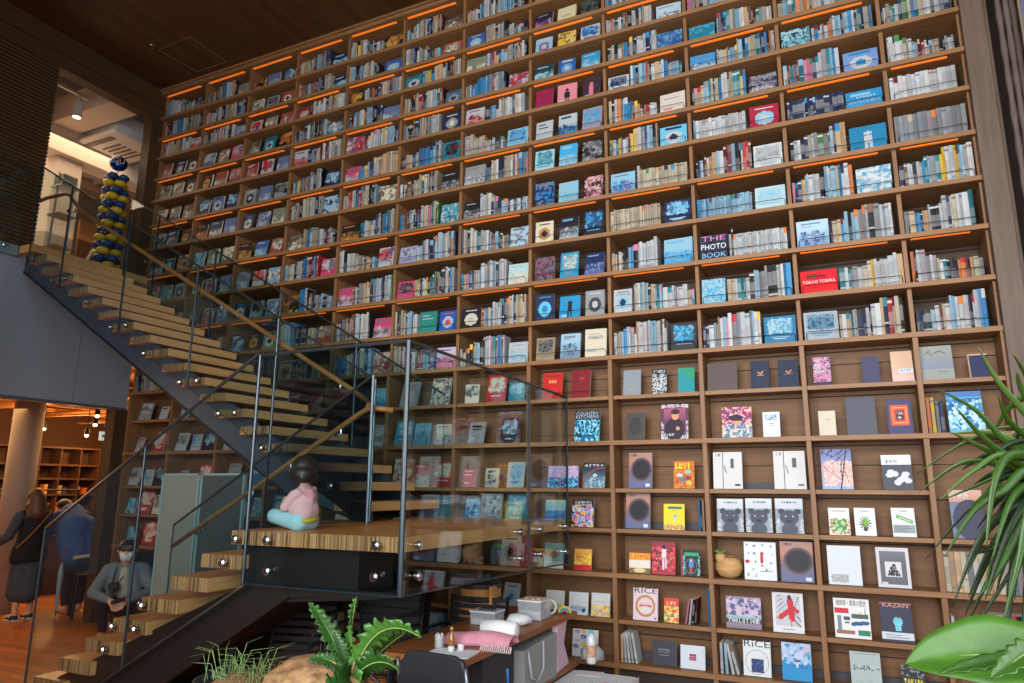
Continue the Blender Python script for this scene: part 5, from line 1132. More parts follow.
# ------------------------------------------------------------------ people
SKIN = mat('skin', (214, 160, 128), 0.55); HAIRB = mat('hair_dark_brown', (42, 28, 24), 0.5, noise=.3, nscale=40); HAIRW = mat('hair_brown', (86, 56, 34), 0.55, noise=.35, nscale=30)
def hand(base, d, up, size, caps, curl=0.5, thumb=1):
    """palm and five bent fingers appended to the body's limb list"""
    base = Vector(base); d = Vector(d).normalized(); up = Vector(up).normalized(); sd = d.cross(up).normalized()
    s = size
    caps.append((base, base + d * .5 * s, .20 * s, .22 * s)); 
    caps.append((base + d * .25 * s - sd * .14 * s, base + d * .5 * s - sd * .2 * s, .15 * s, .13 * s)); caps.append((base + d * .25 * s + sd * .14 * s, base + d * .5 * s + sd * .2 * s, .15 * s, .13 * s))
    for i, L in enumerate((.42, .5, .46, .36)):
        r0 = base + d * .52 * s + sd * (.27 - .18 * i) * s
        k1 = r0 + (d * math.cos(curl * .6) - up * math.sin(curl * .6)) * L * .5 * s
        k2 = k1 + (d * math.cos(curl * 1.5) - up * math.sin(curl * 1.5)) * L * .5 * s
        caps.append((r0, k1, .085 * s, .08 * s)); caps.append((k1, k2, .08 * s, .065 * s))
    t0 = base + d * .15 * s + sd * .2 * s * thumb; t1 = t0 + (sd * thumb * .8 + d * .5 - up * .2).normalized() * .3 * s; t2 = t1 + (d - up * .4).normalized() * .22 * s
    caps.append((t0, t1, .1 * s, .085 * s)); caps.append((t1, t2, .085 * s, .07 * s))

# --- child seated on the landing, back to the camera, facing left
cx, cy, cz = -1.23, -2.70, DZ
ch = empty('child', (cx, cy, cz), 0, 'small child in a pink hoodie sitting on the wooden landing, facing away', 'person')
def cp(*p): return (cx + p[0], cy + p[1], cz + p[2])
body = []
body += [(cp(0, 0, .07), cp(-.01, .01, .16), .07, .065), (cp(-.01, .01, .16), cp(-.015, .01, .24), .06, .045), (cp(-.015, .01, .25), cp(-.025, .015, .30), .028, .028)]
body += [(Vector(cp(-.035, .02, .375)), (.068, .072, .08), None, None)]
body += [(cp(-.085, .055, .365), cp(-.105, .07, .36), .014, .010)]                       # nose
for s in (-1, 1): body += [(cp(-.03 + s * .045, .02 - s * .05, .36), cp(-.03 + s * .047, .02 - s * .055, .375), .013, .012)]   # ears
for s, (kx, ky) in ((-1, (-.21, -.04)), (1, (-.19, .12))):
    body += [(cp(-.01, s * .045, .05), cp(kx, ky, .085), .05, .038), (cp(kx, ky, .08), cp(kx - .02 + .06, ky + .12 * (1 if s > 0 else .6), .025), .036, .024), (cp(kx + .04, ky + .1, .022), cp(kx - .02, ky + .13, .02), .022, .018)]
body += [(cp(-.03, -.065, .215), cp(-.09, -.075, .14), .028, .023), (cp(-.09, -.075, .14), cp(-.15, -.01, .17), .022, .016)]
body += [(cp(-.0, .075, .215), cp(-.05, .12, .14), .028, .023), (cp(-.05, .12, .14), cp(-.13, .09, .19), .022, .016)]
hand(cp(-.155, -.005, .172), (-.6, .5, .5), (-.3, -.6, .6), .075, body, .9)
hand(cp(-.135, .085, .195), (-.7, -.4, .5), (-.3, .5, .7), .075, body, .9, -1)
capsules('body', body, SKIN, .0065, 4, ch, (0, 0, 0)).matrix_parent_inverse = Matrix.Translation((-cx, -cy, -cz))
def cloth(name, caps, m, vox, parent, org, sm=5):
    o = capsules(name, caps, m, vox, sm, parent); o.matrix_parent_inverse = Matrix.Translation([-q for q in org]); return o
PINK = mat('pink_hoodie', (222, 168, 166), 0.85, noise=.06, nscale=30)
hood = [(cp(0, -.01, .12), cp(-.01, .01, .17), .086, .080), (cp(0, .02, .12), cp(-.01, .01, .17), .086, .080), (cp(-.01, .01, .17), cp(-.015, .01, .235), .072, .056), (cp(-.015, -.055, .225), cp(-.015, .07, .225), .036, .036),
        (cp(-.03, -.066, .215), cp(-.092, -.078, .14), .037, .032), (cp(-.092, -.078, .14), cp(-.143, -.02, .168), .031, .025), (cp(0, .075, .215), cp(-.05, .122, .14), .037, .032), (cp(-.05, .122, .14), cp(-.12, .095, .182), .031, .025)]
cloth('hoodie', hood, PINK, .007, ch, (cx, cy, cz), 4)
cloth('hood', [(cp(.03, -.05, .255), cp(.055, 0, .215), .022, .030), (cp(.055, 0, .215), cp(.02, .06, .255), .030, .022), (cp(.05, -.012, .235), cp(.06, 0, .17), .03, .018)], mat('pink_hood', (212, 146, 150), 0.85), .006, ch, (cx, cy, cz), 3)
b = MB(); b.tube([cp(.082 * math.cos(a) - .002, .088 * math.sin(a), .062 + .004 * math.sin(3 * a)) for a in np.linspace(0, 2 * PI, 25)[:-1]], .014, 8, closed=True)
o = b.build('shirt_hem', mat('yellow_hem', (206, 170, 40), 0.8), ch, smooth=True); o.matrix_parent_inverse = Matrix.Translation((-cx, -cy, -cz))
pants = [(cp(.0, -.04, .055), cp(.0, .05, .055), .070, .070)]
for s, (kx, ky) in ((-1, (-.21, -.04)), (1, (-.19, .12))):
    pants += [(cp(-.01, s * .045, .052), cp(kx, ky, .085), .06, .047), (cp(kx, ky, .08), cp(kx + .035, ky + .09, .035), .045, .034)]
cloth('trousers', pants, mat('pale_blue_trousers', (160, 196, 204), 0.85, noise=.06, nscale=30), .007, ch, (cx, cy, cz), 3)
cloth('hair', [(Vector(cp(-.03, .015, .395)), (.088, .09, .082), None, None), (Vector(cp(-.012, -.005, .355)), (.082, .086, .062), None, None), (cp(-.06, -.05, .37), cp(-.05, -.055, .33), .034, .022), (cp(.02, -.05, .33), cp(.035, .04, .33), .032, .032)], HAIRB, .007, ch, (cx, cy, cz), 3)

# --- woman seen from behind in the shop
wx, wy = -7.80, -0.42
wo = empty('person', (wx, wy, 0), 0, 'woman with brown hair, black vest and patterned skirt standing with back turned', 'person')
def wp(*p): return (wx + p[0], wy + p[1], p[2])
bd = [(wp(0, 0, .92), wp(0, 0, 1.12), .13, .115), (wp(0, 0, 1.12), wp(.0, 0, 1.28), .115, .125), (wp(0, -.13, 1.32), wp(0, .13, 1.32), .05, .05), (wp(0, 0, 1.34), wp(-.02, 0, 1.42), .05, .048), (Vector(wp(-.03, 0, 1.52)), (.085, .078, .11), None, None), (wp(-.11, 0, 1.5), wp(-.13, 0, 1.49), .015, .01)]
for s in (-1, 1):
    bd += [(wp(0, s * .085, .9), wp(-.01, s * .09, .48), .085, .055), (wp(-.01, s * .09, .48), wp(.02, s * .09, .09), .052, .036), (wp(.02, s * .09, .05), wp(-.13, s * .10, .035), .04, .032)]
    bd += [(wp(0, s * .075, 1.52), wp(0, s * .082, 1.5), .018, .016)]
bd += [(wp(0, -.17, 1.31), wp(-.04, -.26, 1.05), .048, .04), (wp(-.04, -.26, 1.05), wp(-.22, -.33, .93), .037, .025), (wp(0, .17, 1.31), wp(-.03, .22, 1.04), .048, .04), (wp(-.03, .22, 1.04), wp(-.2, .24, .98), .037, .025)]
hand(wp(-.22, -.33, .93), (-.8, -.3, -.3), (0, 0, 1), .17, bd, .6); hand(wp(-.2, .24, .98), (-.9, 0, .1), (0, 0, 1), .17, bd, .6, -1)
cloth('body', bd, SKIN, .012, wo, (wx, wy, 0), 4)
cloth('vest', [(wp(0, 0, .98), wp(0, 0, 1.2), .165, .15), (wp(0, 0, 1.2), wp(0, 0, 1.3), .15, .12), (wp(0, -.13, 1.32), wp(0, .13, 1.32), .065, .065), (wp(0, -.06, .86), wp(0, .06, .86), .15, .15), (wp(0, -.07, .78), wp(0, .07, .78), .155, .155)], mat('black_vest', (24, 23, 26), 0.9), .014, wo, (wx, wy, 0))
FLO = mat('patterned_skirt', (62, 70, 80), 0.9, noise=.75, nscale=34)
cloth('skirt', [(wp(0, -.05, .78), wp(0, -.06, .36), .14, .15), (wp(0, .05, .78), wp(0, .07, .36), .14, .15), (wp(.04, 0, .6), wp(.05, 0, .36), .14, .16)], FLO, .015, wo, (wx, wy, 0), 4)
cloth('sleeve', [(wp(0, -.18, 1.3), wp(-.04, -.26, 1.05), .068, .062), (wp(-.04, -.26, 1.05), wp(-.2, -.325, .94), .06, .05)], FLO, .012, wo, (wx, wy, 0)); cloth('sleeve', [(wp(0, .18, 1.3), wp(-.03, .22, 1.04), .068, .062), (wp(-.03, .22, 1.04), wp(-.18, .24, .98), .06, .05)], FLO, .012, wo, (wx, wy, 0))
cloth('hair', [(Vector(wp(-.01, 0, 1.56)), (.105, .10, .095), None, None), (wp(.03, 0, 1.52), wp(.05, 0, 1.34), .10, .115), (wp(.03, -.08, 1.42), wp(.03, -.12, 1.28), .06, .035), (wp(.03, .08, 1.42), wp(.03, .12, 1.28), .06, .035)], HAIRW, .012, wo, (wx, wy, 0), 3)
for s in (-1, 1):
    b = MB(); b.lathe([(.045, 0), (.05, .02), (.046, .05), (.03, .075)], (0, 0, 0), 14); b.box(-.13, .03, -.04, .04, 0, .045)
    o = b.build('shoe', mat('dark_shoe', (34, 36, 42), 0.6), wo, loc=(.0, s * .1, 0)); bevel(o, .012); o.location = (0.02, s * .095, 0.0)
    b = MB(); b.box(-.14, .05, -.043, .043, 0, .022); bevel(b.build('sole', mat('white_sole', (214, 214, 214), 0.6), o), .006)
b = MB(); b.tube([wp(.15, .12, 1.34), wp(.17, 0, 1.2), wp(.15, -.14, 1.02), wp(.05, -.2, .9)], .008, 6); o = b.build('bag_strap', mat('tan_strap', (160, 100, 60), 0.6), wo); o.matrix_parent_inverse = Matrix.Translation((-wx, -wy, 0))
# umbrella and small bag held at her side
um = empty('umbrella', (-7.5, -0.16, 0.07), 0, 'closed pale clear umbrella hanging beside the patterned skirt', 'umbrella')
b = MB(); b.lathe([(.006, 0), (.012, .05), (.03, .3), (.035, .5), (.015, .62)], n=10, wob=lambda a, k: 1 + .2 * math.sin(5 * a)); b.build('canopy', mat('pale_canopy', (150, 166, 170), 0.4), um, smooth=True)
b = MB(); b.tube([(0, 0, .6), (0, 0, .78), (.03, 0, .82), (.06, 0, .79)], .007, 6); b.build('handle', mat('red_handle', (150, 40, 60), 0.4), um); b = MB(); b.tube([(0, 0, -.04), (0, 0, .01)], .006, 6); b.build('tip', BLACK, um)

# --- stooping person in a blue coat behind
px_, py_ = -7.80, 0.24
pe = empty('person', (px_, py_, 0), 0, 'person in a loose blue coat bending forward with back turned, beside the stool', 'person')
def q(*p): return (px_ + p[0], py_ + p[1], p[2])
bd = []
for s in (-1, 1): bd += [(q(0, s * .09, .82), q(-.02, s * .1, .45), .085, .055), (q(-.02, s * .1, .45), q(.02, s * .1, .08), .052, .036), (q(.02, s * .1, .05), q(-.14, s * .11, .035), .04, .032)]
bd += [(q(0, 0, .88), q(-.12, .02, 1.12), .14, .13), (q(-.12, .02, 1.12), q(-.26, .02, 1.28), .13, .12), (q(-.3, .02, 1.3), q(-.38, .02, 1.35), .05, .05), (Vector(q(-.46, .02, 1.38)), (.10, .08, .09), None, None), (q(-.55, .02, 1.36), q(-.57, .02, 1.35), .014, .01)]
bd += [(q(-.26, -.16, 1.27), q(-.32, -.26, 1.02), .05, .04), (q(-.32, -.26, 1.02), q(-.46, -.2, .84), .038, .026), (q(-.26, .2, 1.27), q(-.32, .28, 1.02), .05, .04), (q(-.32, .28, 1.02), q(-.46, .22, .84), .038, .026)]
hand(q(-.46, -.2, .84), (-.8, 0, -.5), (0, -1, 0), .17, bd); hand(q(-.46, .22, .84), (-.8, 0, -.5), (0, 1, 0), .17, bd)
cloth('body', bd, SKIN, .013, pe, (px_, py_, 0), 4)
BLU = mat('blue_coat', (66, 90, 146), 0.8, noise=.25, nscale=9)
cloth('coat', [(q(.02, -.06, .78), q(-.1, -.08, 1.1), .19, .19), (q(.02, .08, .78), q(-.1, .1, 1.1), .19, .19), (q(-.1, -.02, 1.12), q(-.26, .02, 1.28), .21, .17), (q(-.26, -.16, 1.27), q(-.32, -.27, 1.02), .085, .08), (q(-.32, -.27, 1.02), q(-.43, -.21, .87), .075, .06), (q(-.26, .2, 1.27), q(-.32, .29, 1.02), .085, .08), (q(-.32, .29, 1.02), q(-.43, .23, .87), .075, .06)], BLU, .016, pe, (px_, py_, 0))
cloth('trousers', [(q(0, s * .09, .8), q(.01, s * .1, .14), .1, .06) for s in (-1, 1)], mat('dark_trousers', (48, 40, 40), 0.9), .014, pe, (px_, py_, 0))
cloth('hair', [(Vector(q(-.45, .02, 1.42)), (.115, .095, .085), None, None), (q(-.38, .02, 1.4), q(-.37, .02, 1.36), .07, .07)], HAIRB, .012, pe, (px_, py_, 0), 3)

# --- crouching man in a grey jacket and white mask, facing the camera, looking down at his phone
mx, my = -5.62, -0.62
ma = empty('person', (mx, my, 0), 0, 'man in grey jacket and white face mask crouching behind the lower stair flight', 'person')
fd = Vector((.72, -.69, 0)).normalized(); sd = Vector((.69, .72, 0))      # facing, and his left
def m_(f, s, z): return tuple(Vector((mx, my, 0)) + fd * f + sd * s + Vector((0, 0, z)))
bd = [(m_(-.22, 0, .36), m_(-.12, 0, .55), .14, .125), (m_(-.12, 0, .55), m_(0, 0, .72), .125, .12), (m_(0, -.13, .77), m_(0, .13, .77), .055, .055), (m_(.03, 0, .8), m_(.08, 0, .87), .05, .048), (Vector(m_(.12, 0, .955)), (.082, .082, .105), None, None),
      (m_(.20, 0, .95), m_(.225, 0, .93), .014, .012), (m_(.19, 0, .895), m_(.195, 0, .895), .02, .02)]
for s in (-1, 1):
    bd += [(m_(.10, s * .085, .955), m_(.11, s * .09, .975), .014, .018)]
    bd += [(m_(-.22, s * .1, .34), m_(.16, s * .2, .44), .085, .06), (m_(.16, s * .2, .44), m_(-.02, s * .18, .09), .055, .038), (m_(-.02, s * .18, .05), m_(.14, s * .2, .035), .042, .034)]
    bd += [(m_(0, s * .18, .75), m_(.10, s * .29, .52), .052, .042), (m_(.10, s * .29, .52), m_(.32, s * .09, .46), .038, .026)]
    hand(m_(.33, s * .085, .455), tuple(fd * .7 - sd * s * .5 - Vector((0, 0, .2))), (0, 0, 1), .17, bd, .7, s)
cloth('body', bd, SKIN, .010, ma, (mx, my, 0), 3)
JK = mat('grey_jacket', (104, 116, 124), 0.85, noise=.1, nscale=20)
jk = [(m_(-.22, 0, .40), m_(-.12, 0, .55), .165, .155), (m_(-.12, 0, .55), m_(-.01, 0, .72), .155, .14), (m_(0, -.14, .765), m_(0, .14, .765), .07, .07)]
for s in (-1, 1): jk += [(m_(0, s * .18, .75), m_(.10, s * .30, .52), .075, .065), (m_(.10, s * .30, .52), m_(.29, s * .11, .465), .062, .045), (m_(.05, s * .09, .72), m_(.05, s * .13, .5), .06, .06)]
cloth('jacket', jk, JK, .012, ma, (mx, my, 0), 4)
cloth('shirt', [(m_(.10, 0, .74), m_(.05, 0, .52), .055, .085)], mat('light_shirt', (170, 170, 156), 0.85), .01, ma, (mx, my, 0))
tr_ = [(m_(-.24, 0, .33), m_(-.2, 0, .36), .15, .14)]
for s in (-1, 1): tr_ += [(m_(-.2, s * .1, .34), m_(.16, s * .2, .44), .1, .078), (m_(.16, s * .2, .43), m_(0, s * .18, .12), .072, .052)]
cloth('trousers', tr_, mat('black_trousers', (30, 28, 30), 0.9), .014, ma, (mx, my, 0))
cloth('hair', [(Vector(m_(.10, 0, 1.005)), (.108, .102, .088), None, None), (m_(.19, -.04, .995), m_(.19, .04, .995), .026, .026), (m_(.05, 0, .97), m_(.04, 0, .93), .08, .07), (m_(.17, -.05, 1.02), m_(.18, .05, 1.02), .032, .032)], HAIRB, .009, ma, (mx, my, 0), 3)
b = MB(); rows = []
for i in range(6):
    t = i / 5; rows.append([m_(.185 + .03 * math.cos((k / 6 - .5) * PI) * (1 - abs(t - .5)) - .002 + .02 * math.sin(PI * t), (k / 6 - .5) * (.135 - .05 * t), .948 - .08 * t) for k in range(7)])
b.sheet(rows); o = b.build('face_mask', mat('white_mask', (216, 220, 224), 0.8), ma); o.matrix_parent_inverse = Matrix.Translation((-mx, -my, 0)); sl = o.modifiers.new('s', 'SOLIDIFY'); sl.thickness = .004
for s in (-1, 1):
    b = MB(); b.lathe([(.002, -.009), (.009, -.004), (.009, .004), (.002, .009)], n=8); o = b.build('eye', BLACK, ma, smooth=True); o.location = Vector(m_(.197, s * .032, .968)) - Vector((mx, my, 0))
    b = MB(); b.lathe([(.03, 0), (.04, .01), (.038, .05), (.025, .07)], n=12); b.box(-.03, .13, -.042, .042, 0, .05); o = b.build('shoe', BLACK, ma); o.location = Vector(m_(.0, s * .19, 0)) - Vector((mx, my, 0)); o.rotation_euler = (0, 0, math.atan2(fd.y, fd.x)); bevel(o, .012)
b = MB(); b.box(-.07, .05, -.05, .05, 0, .07); b.lathe([(.03, .0), (.03, .09)], (0, 0, -.0), 14, axis='x')
cm = b.build('camera', BLACK, loc=tuple(Vector(m_(.215, -.09, .56)))); cm.rotation_euler = (0, 0, math.atan2(fd.y, fd.x)); bevel(cm, .01); tag(cm, 'black camera hanging at the chest of the crouching man', 'camera')
b = MB(); b.tube([m_(.18, -.12, .60), m_(.12, -.1, .74), m_(.0, -.08, .86), m_(-.02, .03, .86), m_(.14, .0, .7), m_(.2, -.06, .62)], .006, 6); o = b.build('strap', BLACK, cm); o.matrix_parent_inverse = cm.matrix_basis.inverted()
b = MB(); b.box(-.035, .035, -.07, .07, -.004, .004); o = b.build('mobile_phone', BLACK, loc=m_(.445, .0, .475)); o.rotation_euler = (0.3, .4, -.76); bevel(o, .003); tag(o, 'dark mobile phone held in the crouching man’s hands', 'phone')
b = MB(); b.prism([(-.16, 0), (.16, 0), (.14, .42), (.05, .5), (-.05, .5), (-.14, .42)], -.10, .10); bp_ = b.build('backpack', mat('black_backpack', (34, 34, 36), 0.8, noise=.2, nscale=20), loc=m_(-.40, .10, .42)); bp_.rotation_euler = (0, 0, math.atan2(fd.y, fd.x) + PI / 2); bevel(bp_, .05, 3); tag(bp_, 'black backpack on the back of the crouching man', 'backpack')

# black high chair with beige curved backrest behind the man
cr = empty('high_stool', (-7.28, 0.14, 0), -.5, 'black slim-legged stool chair with pale curved backrest beside the crouching man', 'chair')
for x, y, dx, dy in ((-.18, -.18, -.03, -.03), (.18, -.18, .03, -.03), (-.18, .18, -.03, .03), (.18, .18, .03, .03)):
    b = MB(); b.tube([(x + dx, y + dy, 0), (x, y, .52)], .022, 8); b.build('leg', BLACK, cr)
b = MB(); b.box(-.22, .22, -.22, .22, .52, .56); bevel(b.build('seat', BLACK, cr), .01)
for y in (-.19, .19):
    b = MB(); b.tube([(-.19, y, .22), (.19, y, .22)], .014, 6); b.build('stretcher', BLACK, cr)
b = MB(); b.tube([(-.2 + .06 * abs(t), t * .24, .74 + .02 * (1 - abs(t))) for t in np.linspace(-1, 1, 9)], .022, 8); b.build('backrest', mat('beige_back', (196, 180, 146), 0.6), cr, smooth=True)
for y in (-.17, .17):
    b = MB(); b.tube([(-.19, y, .55), (-.19, y * 1.1, .74)], .014, 6); b.build('back_post', BLACK, cr)

# ------------------------------------------------------------------ work table under the landing
TW = wood('table_wood', (126, 74, 38), (158, 100, 56), (6, 0.5, 6), 4, 0.4)
tb = empty('work_table', (-.4, -1.6, 0), 0, 'long brown wooden work table running under the glass landing', 'table')
b = MB(); b.box(-.31, .30, -.98, .92, .68, .72); bevel(b.build('table_top', TW, tb), .004)
DP = mat('dark_panel', (50, 50, 54), 0.6)
for y0, y1 in ((-.62, -.18), (.44, .72)):
    b = MB(); b.box(-.28, .25, y0, y1, 0, .68); bevel(b.build('panel_leg', DP, tb), .004)
b = MB(); b.box(-.28, .29, -.18, .98, .30, .34); bevel(b.build('lower_shelf', TW, tb), .004)
# things on it
def clear_box(name, x, y, w_, d, h, label, cat='box', lid=True, rz=0):
    e = empty(name, (x, y, .7205), rz, label, cat)
    b = MB(); b.box(-w_ / 2, w_ / 2, -d / 2, d / 2, 0, h); bevel(b.build('body', CLEAR, e), .006)
    b = MB(); b.box(-w_ / 2 + .012, w_ / 2 - .012, -d / 2 + .012, d / 2 - .012, .006, h * .5); b.build('contents', mat('papers_' + name, (196, 198, 200), 0.8, noise=.2, nscale=60), e)
    if lid: b = MB(); b.box(-w_ / 2 - .006, w_ / 2 + .006, -d / 2 - .006, d / 2 + .006, h, h + .014); bevel(b.build('lid', mat('clear_lid', (206, 214, 220), 0.25), e), .004)
    return e
e = clear_box('storage_box', -.50, -1.50, .20, .16, .085, 'clear plastic box of papers behind the pink bundle on the work table')
b = MB(); b.box(-.05, .06, -.04, .03, .10, .112); b.build('label', mat('dark_label', (60, 60, 66), .6), e)
e = clear_box('storage_box', -.28, -1.14, .19, .2, .13, 'tall clear plastic box with papers near the far end of the work table')
for k in range(3): b = MB(); b.lathe([(.02, 0), (.02, .008)], (-.05 + .05 * k, -.03, .145), 12); b.build('sticker', mat('orange_sticker', (226, 150, 60), .6), e)
e = empty('tissue_packet', (-.28, -1.42, .7205), .2, 'crumpled white packet in front of the tall clear box', 'packet')
b = MB(); b.lathe([(.05, 0), (.085, .012), (.09, .045), (.07, .07), (.02, .078)], n=14, wob=lambda a, k: 1 + .16 * math.sin(3 * a + k) + .1 * math.sin(5 * a)); b.build('body', mat('crumple_white', (214, 218, 222), .5, bump=.8, nscale=26), e, smooth=True)
PKC = mat('pink_cloth', (206, 140, 156), .85, noise=.25, nscale=16, bump=.3)
b = MB()
rows = []
for i in range(15):
    t = i / 14; row = []
    for k in range(13):
        a = PI * k / 12; r_ = .075 * (1 + .08 * math.sin(7 * t + 2 * a)) * (.75 + .25 * math.sin(PI * min(1, max(0, t * 1.1))))
        row.append((-.44 + .42 * t, -2.16 + .10 * t + math.cos(a) * r_ * 1.3, .722 + abs(math.sin(a)) * r_))
    rows.append(row)
b.sheet(rows)
cl = b.build('folded_cloth', PKC, smooth=True); s_ = cl.modifiers.new('s', 'SOLIDIFY'); s_.thickness = .01; tag(cl, 'pink and white folded cloth with fringe lying across the work table', 'cloth')
b = MB()
for k in range(16): x = -.14 + .0135 * k; b.tube([(x, -2.27 + .005 * (k % 3), .752), (x + .003, -2.29, .728), (x + .004, -2.30, .7225)], .0035, 5)
f_ = b.build('fringe', mat('fringe_white', (220, 200, 200), .9), cl)
b = MB(); b.lathe([(.03, -.13), (.055, -.12), (.062, 0), (.055, .12), (.03, .13)], n=18, axis='x')
tag(b.build('cloth_roll', mat('white_roll', (222, 224, 224), .85), loc=(-.17, -1.96, .783), smooth=True), 'thick white rolled cloth beside the pink folded cloth', 'roll')
e = empty('glass_jar', (-.40, -2.34, .7205), 0, 'small clear glass jar holding white straws on the work table', 'jar')
b = MB(); b.lathe([(.028, 0), (.03, .01), (.03, .075), (.027, .08)], n=18); b.build('body', CLEAR, e, smooth=True)
for k in range(5): b = MB(); b.tube([(.008 * math.cos(k * 1.3), .008 * math.sin(k * 1.3), .006), (.02 * math.cos(k * 1.3), .02 * math.sin(k * 1.3), .085)], .004, 6); b.build('straw', WHITEM, e)
e = empty('bottle', (-.33, -2.31, .7205), 0, 'small slim amber bottle standing beside the glass jar', 'bottle')
b = MB(); b.lathe([(.018, 0), (.02, .008), (.02, .06), (.009, .085), (.009, .10)], n=16); b.build('body', mat('amber_glass', (150, 104, 40), .15, spec=.8), e, smooth=True)
b = MB(); b.lathe([(.011, .10), (.011, .122), (.004, .128)], n=12); b.build('cap', mat('gold_cap', (176, 140, 90), .35, .6), e, smooth=True)
for i, (x, y) in enumerate([(-.28, -2.40), (-.235, -2.36)]):
    b = MB(); b.lathe([(.018, 0), (.02, .004), (.02, .028 + .01 * i), (.016, .03 + .01 * i)], n=16); tag(b.build('small_tub', mat('tub_white', (206, 210, 212), .4), loc=(x, y, .7245 if i == 0 else .7245), smooth=True), ['tiny low white tub on the papers, left one', 'tiny taller white tub on the papers, right one'][i], 'tub', 'white tubs on the table')
b = MB(); b.box(-.14, .14, -.10, .10, 0, .003); b.box(-.10, .15, -.12, .06, .0005, .0038)
pp = b.build('paper_sheets', mat('paper_white', (216, 220, 224), .7), loc=(-.26, -2.42, .7205), rot=(0, 0, .12)); tag(pp, 'white paper sheets lying at the near end of the work table', 'paper')
b = MB(); b.tube([(.045 * math.cos(a), 0, .05 + .05 * math.sin(a)) for a in np.linspace(0, 2 * PI, 19)[:-1]], .009, 8, closed=True)
tag(b.build('tape_ring', mat('tape_white', (218, 220, 220), .5), loc=(-.24, -.92, .7255), rot=(0, 0, .3), smooth=True), 'upright white ring at the far end of the work table', 'tape')
e = empty('toy_rainbow', (-.14, -.86, .7205), .25, 'small upright rainbow arch toy at the far end of the work table', 'toy')
for r_, c in ((.05, (220, 170, 60)), (.04, (70, 150, 90)), (.03, (50, 110, 170)), (.02, (210, 80, 60))):
    b = MB(); b.tube([(r_ * math.cos(a), 0, r_ * math.sin(a) + .006) for a in np.linspace(0, PI, 12)], .006, 6); b.build('arch', mat('toy_%d' % int(r_ * 100), c, .5), e, smooth=True)
# bag on the lower shelf
PB = mat('grey_paper_bag', (150, 154, 152), .5)
e = empty('paper_bag', (-.16, -1.45, .3405), 0, 'glossy grey paper bag with handles on the lower table shelf', 'bag')
b = MB(); b.prism([(-.30, 0), (.27, 0), (.29, .30), (-.31, .28)], -.075, .075, ax='x'); bevel(b.build('body', PB, e), .006)
b = MB(); b.tube([(.085, -.26, .27), (.10, -.24, .10), (.105, -.14, .06), (.10, -.03, .12), (.085, .0, .29)], .008, 8); b.build('handle', mat('ribbon_grey', (176, 182, 188), .5), e, smooth=True)
e = empty('gift_bag', (-.17, -.98, .3405), .1, 'pink and white gift bag partly hidden behind the grey paper bag', 'bag')
b = MB(); b.prism([(-.12, 0), (.20, .0), (.06, .18), (.15, .33), (-.13, .35)], -.05, .05, ax='x'); bevel(b.build('body', mat('pink_white_bag', (222, 190, 208), .5, noise=.12), e), .004)
e = empty('water_bottle', (.02, -.70, .3405), 0, 'clear plastic bottle with blue cap beside the flowered white book', 'bottle')
b = MB(); b.lathe([(.035, 0), (.04, .01), (.04, .16), (.03, .2), (.014, .225)], n=18); b.build('body', mat('bottle_pale', (206, 214, 214), .2, spec=.7), e, smooth=True)
b = MB(); b.lathe([(.0405, .05), (.0405, .14)], n=18, cap=False); b.build('wrapper', mat('wrap_red', (200, 150, 120), .6, noise=.9, nscale=30), e)
b = MB(); b.lathe([(.016, .222), (.016, .25)], n=14); b.build('cap', mat('cap_blue', (90, 180, 200), .4), e)
b = MB(); b.box(-.29, .06, .9, 1.0, 0, .04); 
b = MB(); b.tube([(.0, 0, .60), (-.02, .05, .5), (.0, .02, .4), (-.03, -.05, .25), (.02, -.1, .06), (.1, -.2, .012)], .008, 8)
tag(b.build('power_cable', mat('blue_cable', (40, 110, 190), .5), loc=(-.02, -2.15, 0), smooth=True), 'blue cable hanging down from under the near end of the work table', 'cable')
b = MB(); rg = random.Random(4)
for k in range(6): b.tube([(.12 * rg.uniform(-1, 1), .16 * rg.uniform(-1, 1), .012 + rg.uniform(0, .08)) for _ in range(7)], .005, 6)
tag(b.build('charging_cables', mat('white_cable', (210, 212, 212), .5), loc=(-.02, -1.45, .0), smooth=True), 'tangle of thin white cables below the grey paper bag', 'cables')
b = MB(); rg = random.Random(8); rows = []
for i in range(13): rows.append([(-.28 + .05 * i + rg.uniform(-.02, .02), -.24 + .04 * k, .002 + .22 * math.exp(-(((i - 6) / 5.0) ** 2 + ((k - 6) / 4.5) ** 2)) * rg.uniform(.65, 1.1)) for k in range(13)])
b.sheet(rows); o = b.build('plastic_wrap', mat('wrap_white', (216, 222, 226), .35), loc=(.20, -1.95, .0), smooth=True); o.modifiers.new('s', 'SOLIDIFY').thickness = .004; tag(o, 'heap of crumpled white plastic wrapping on the floor beside the table', 'wrapping')
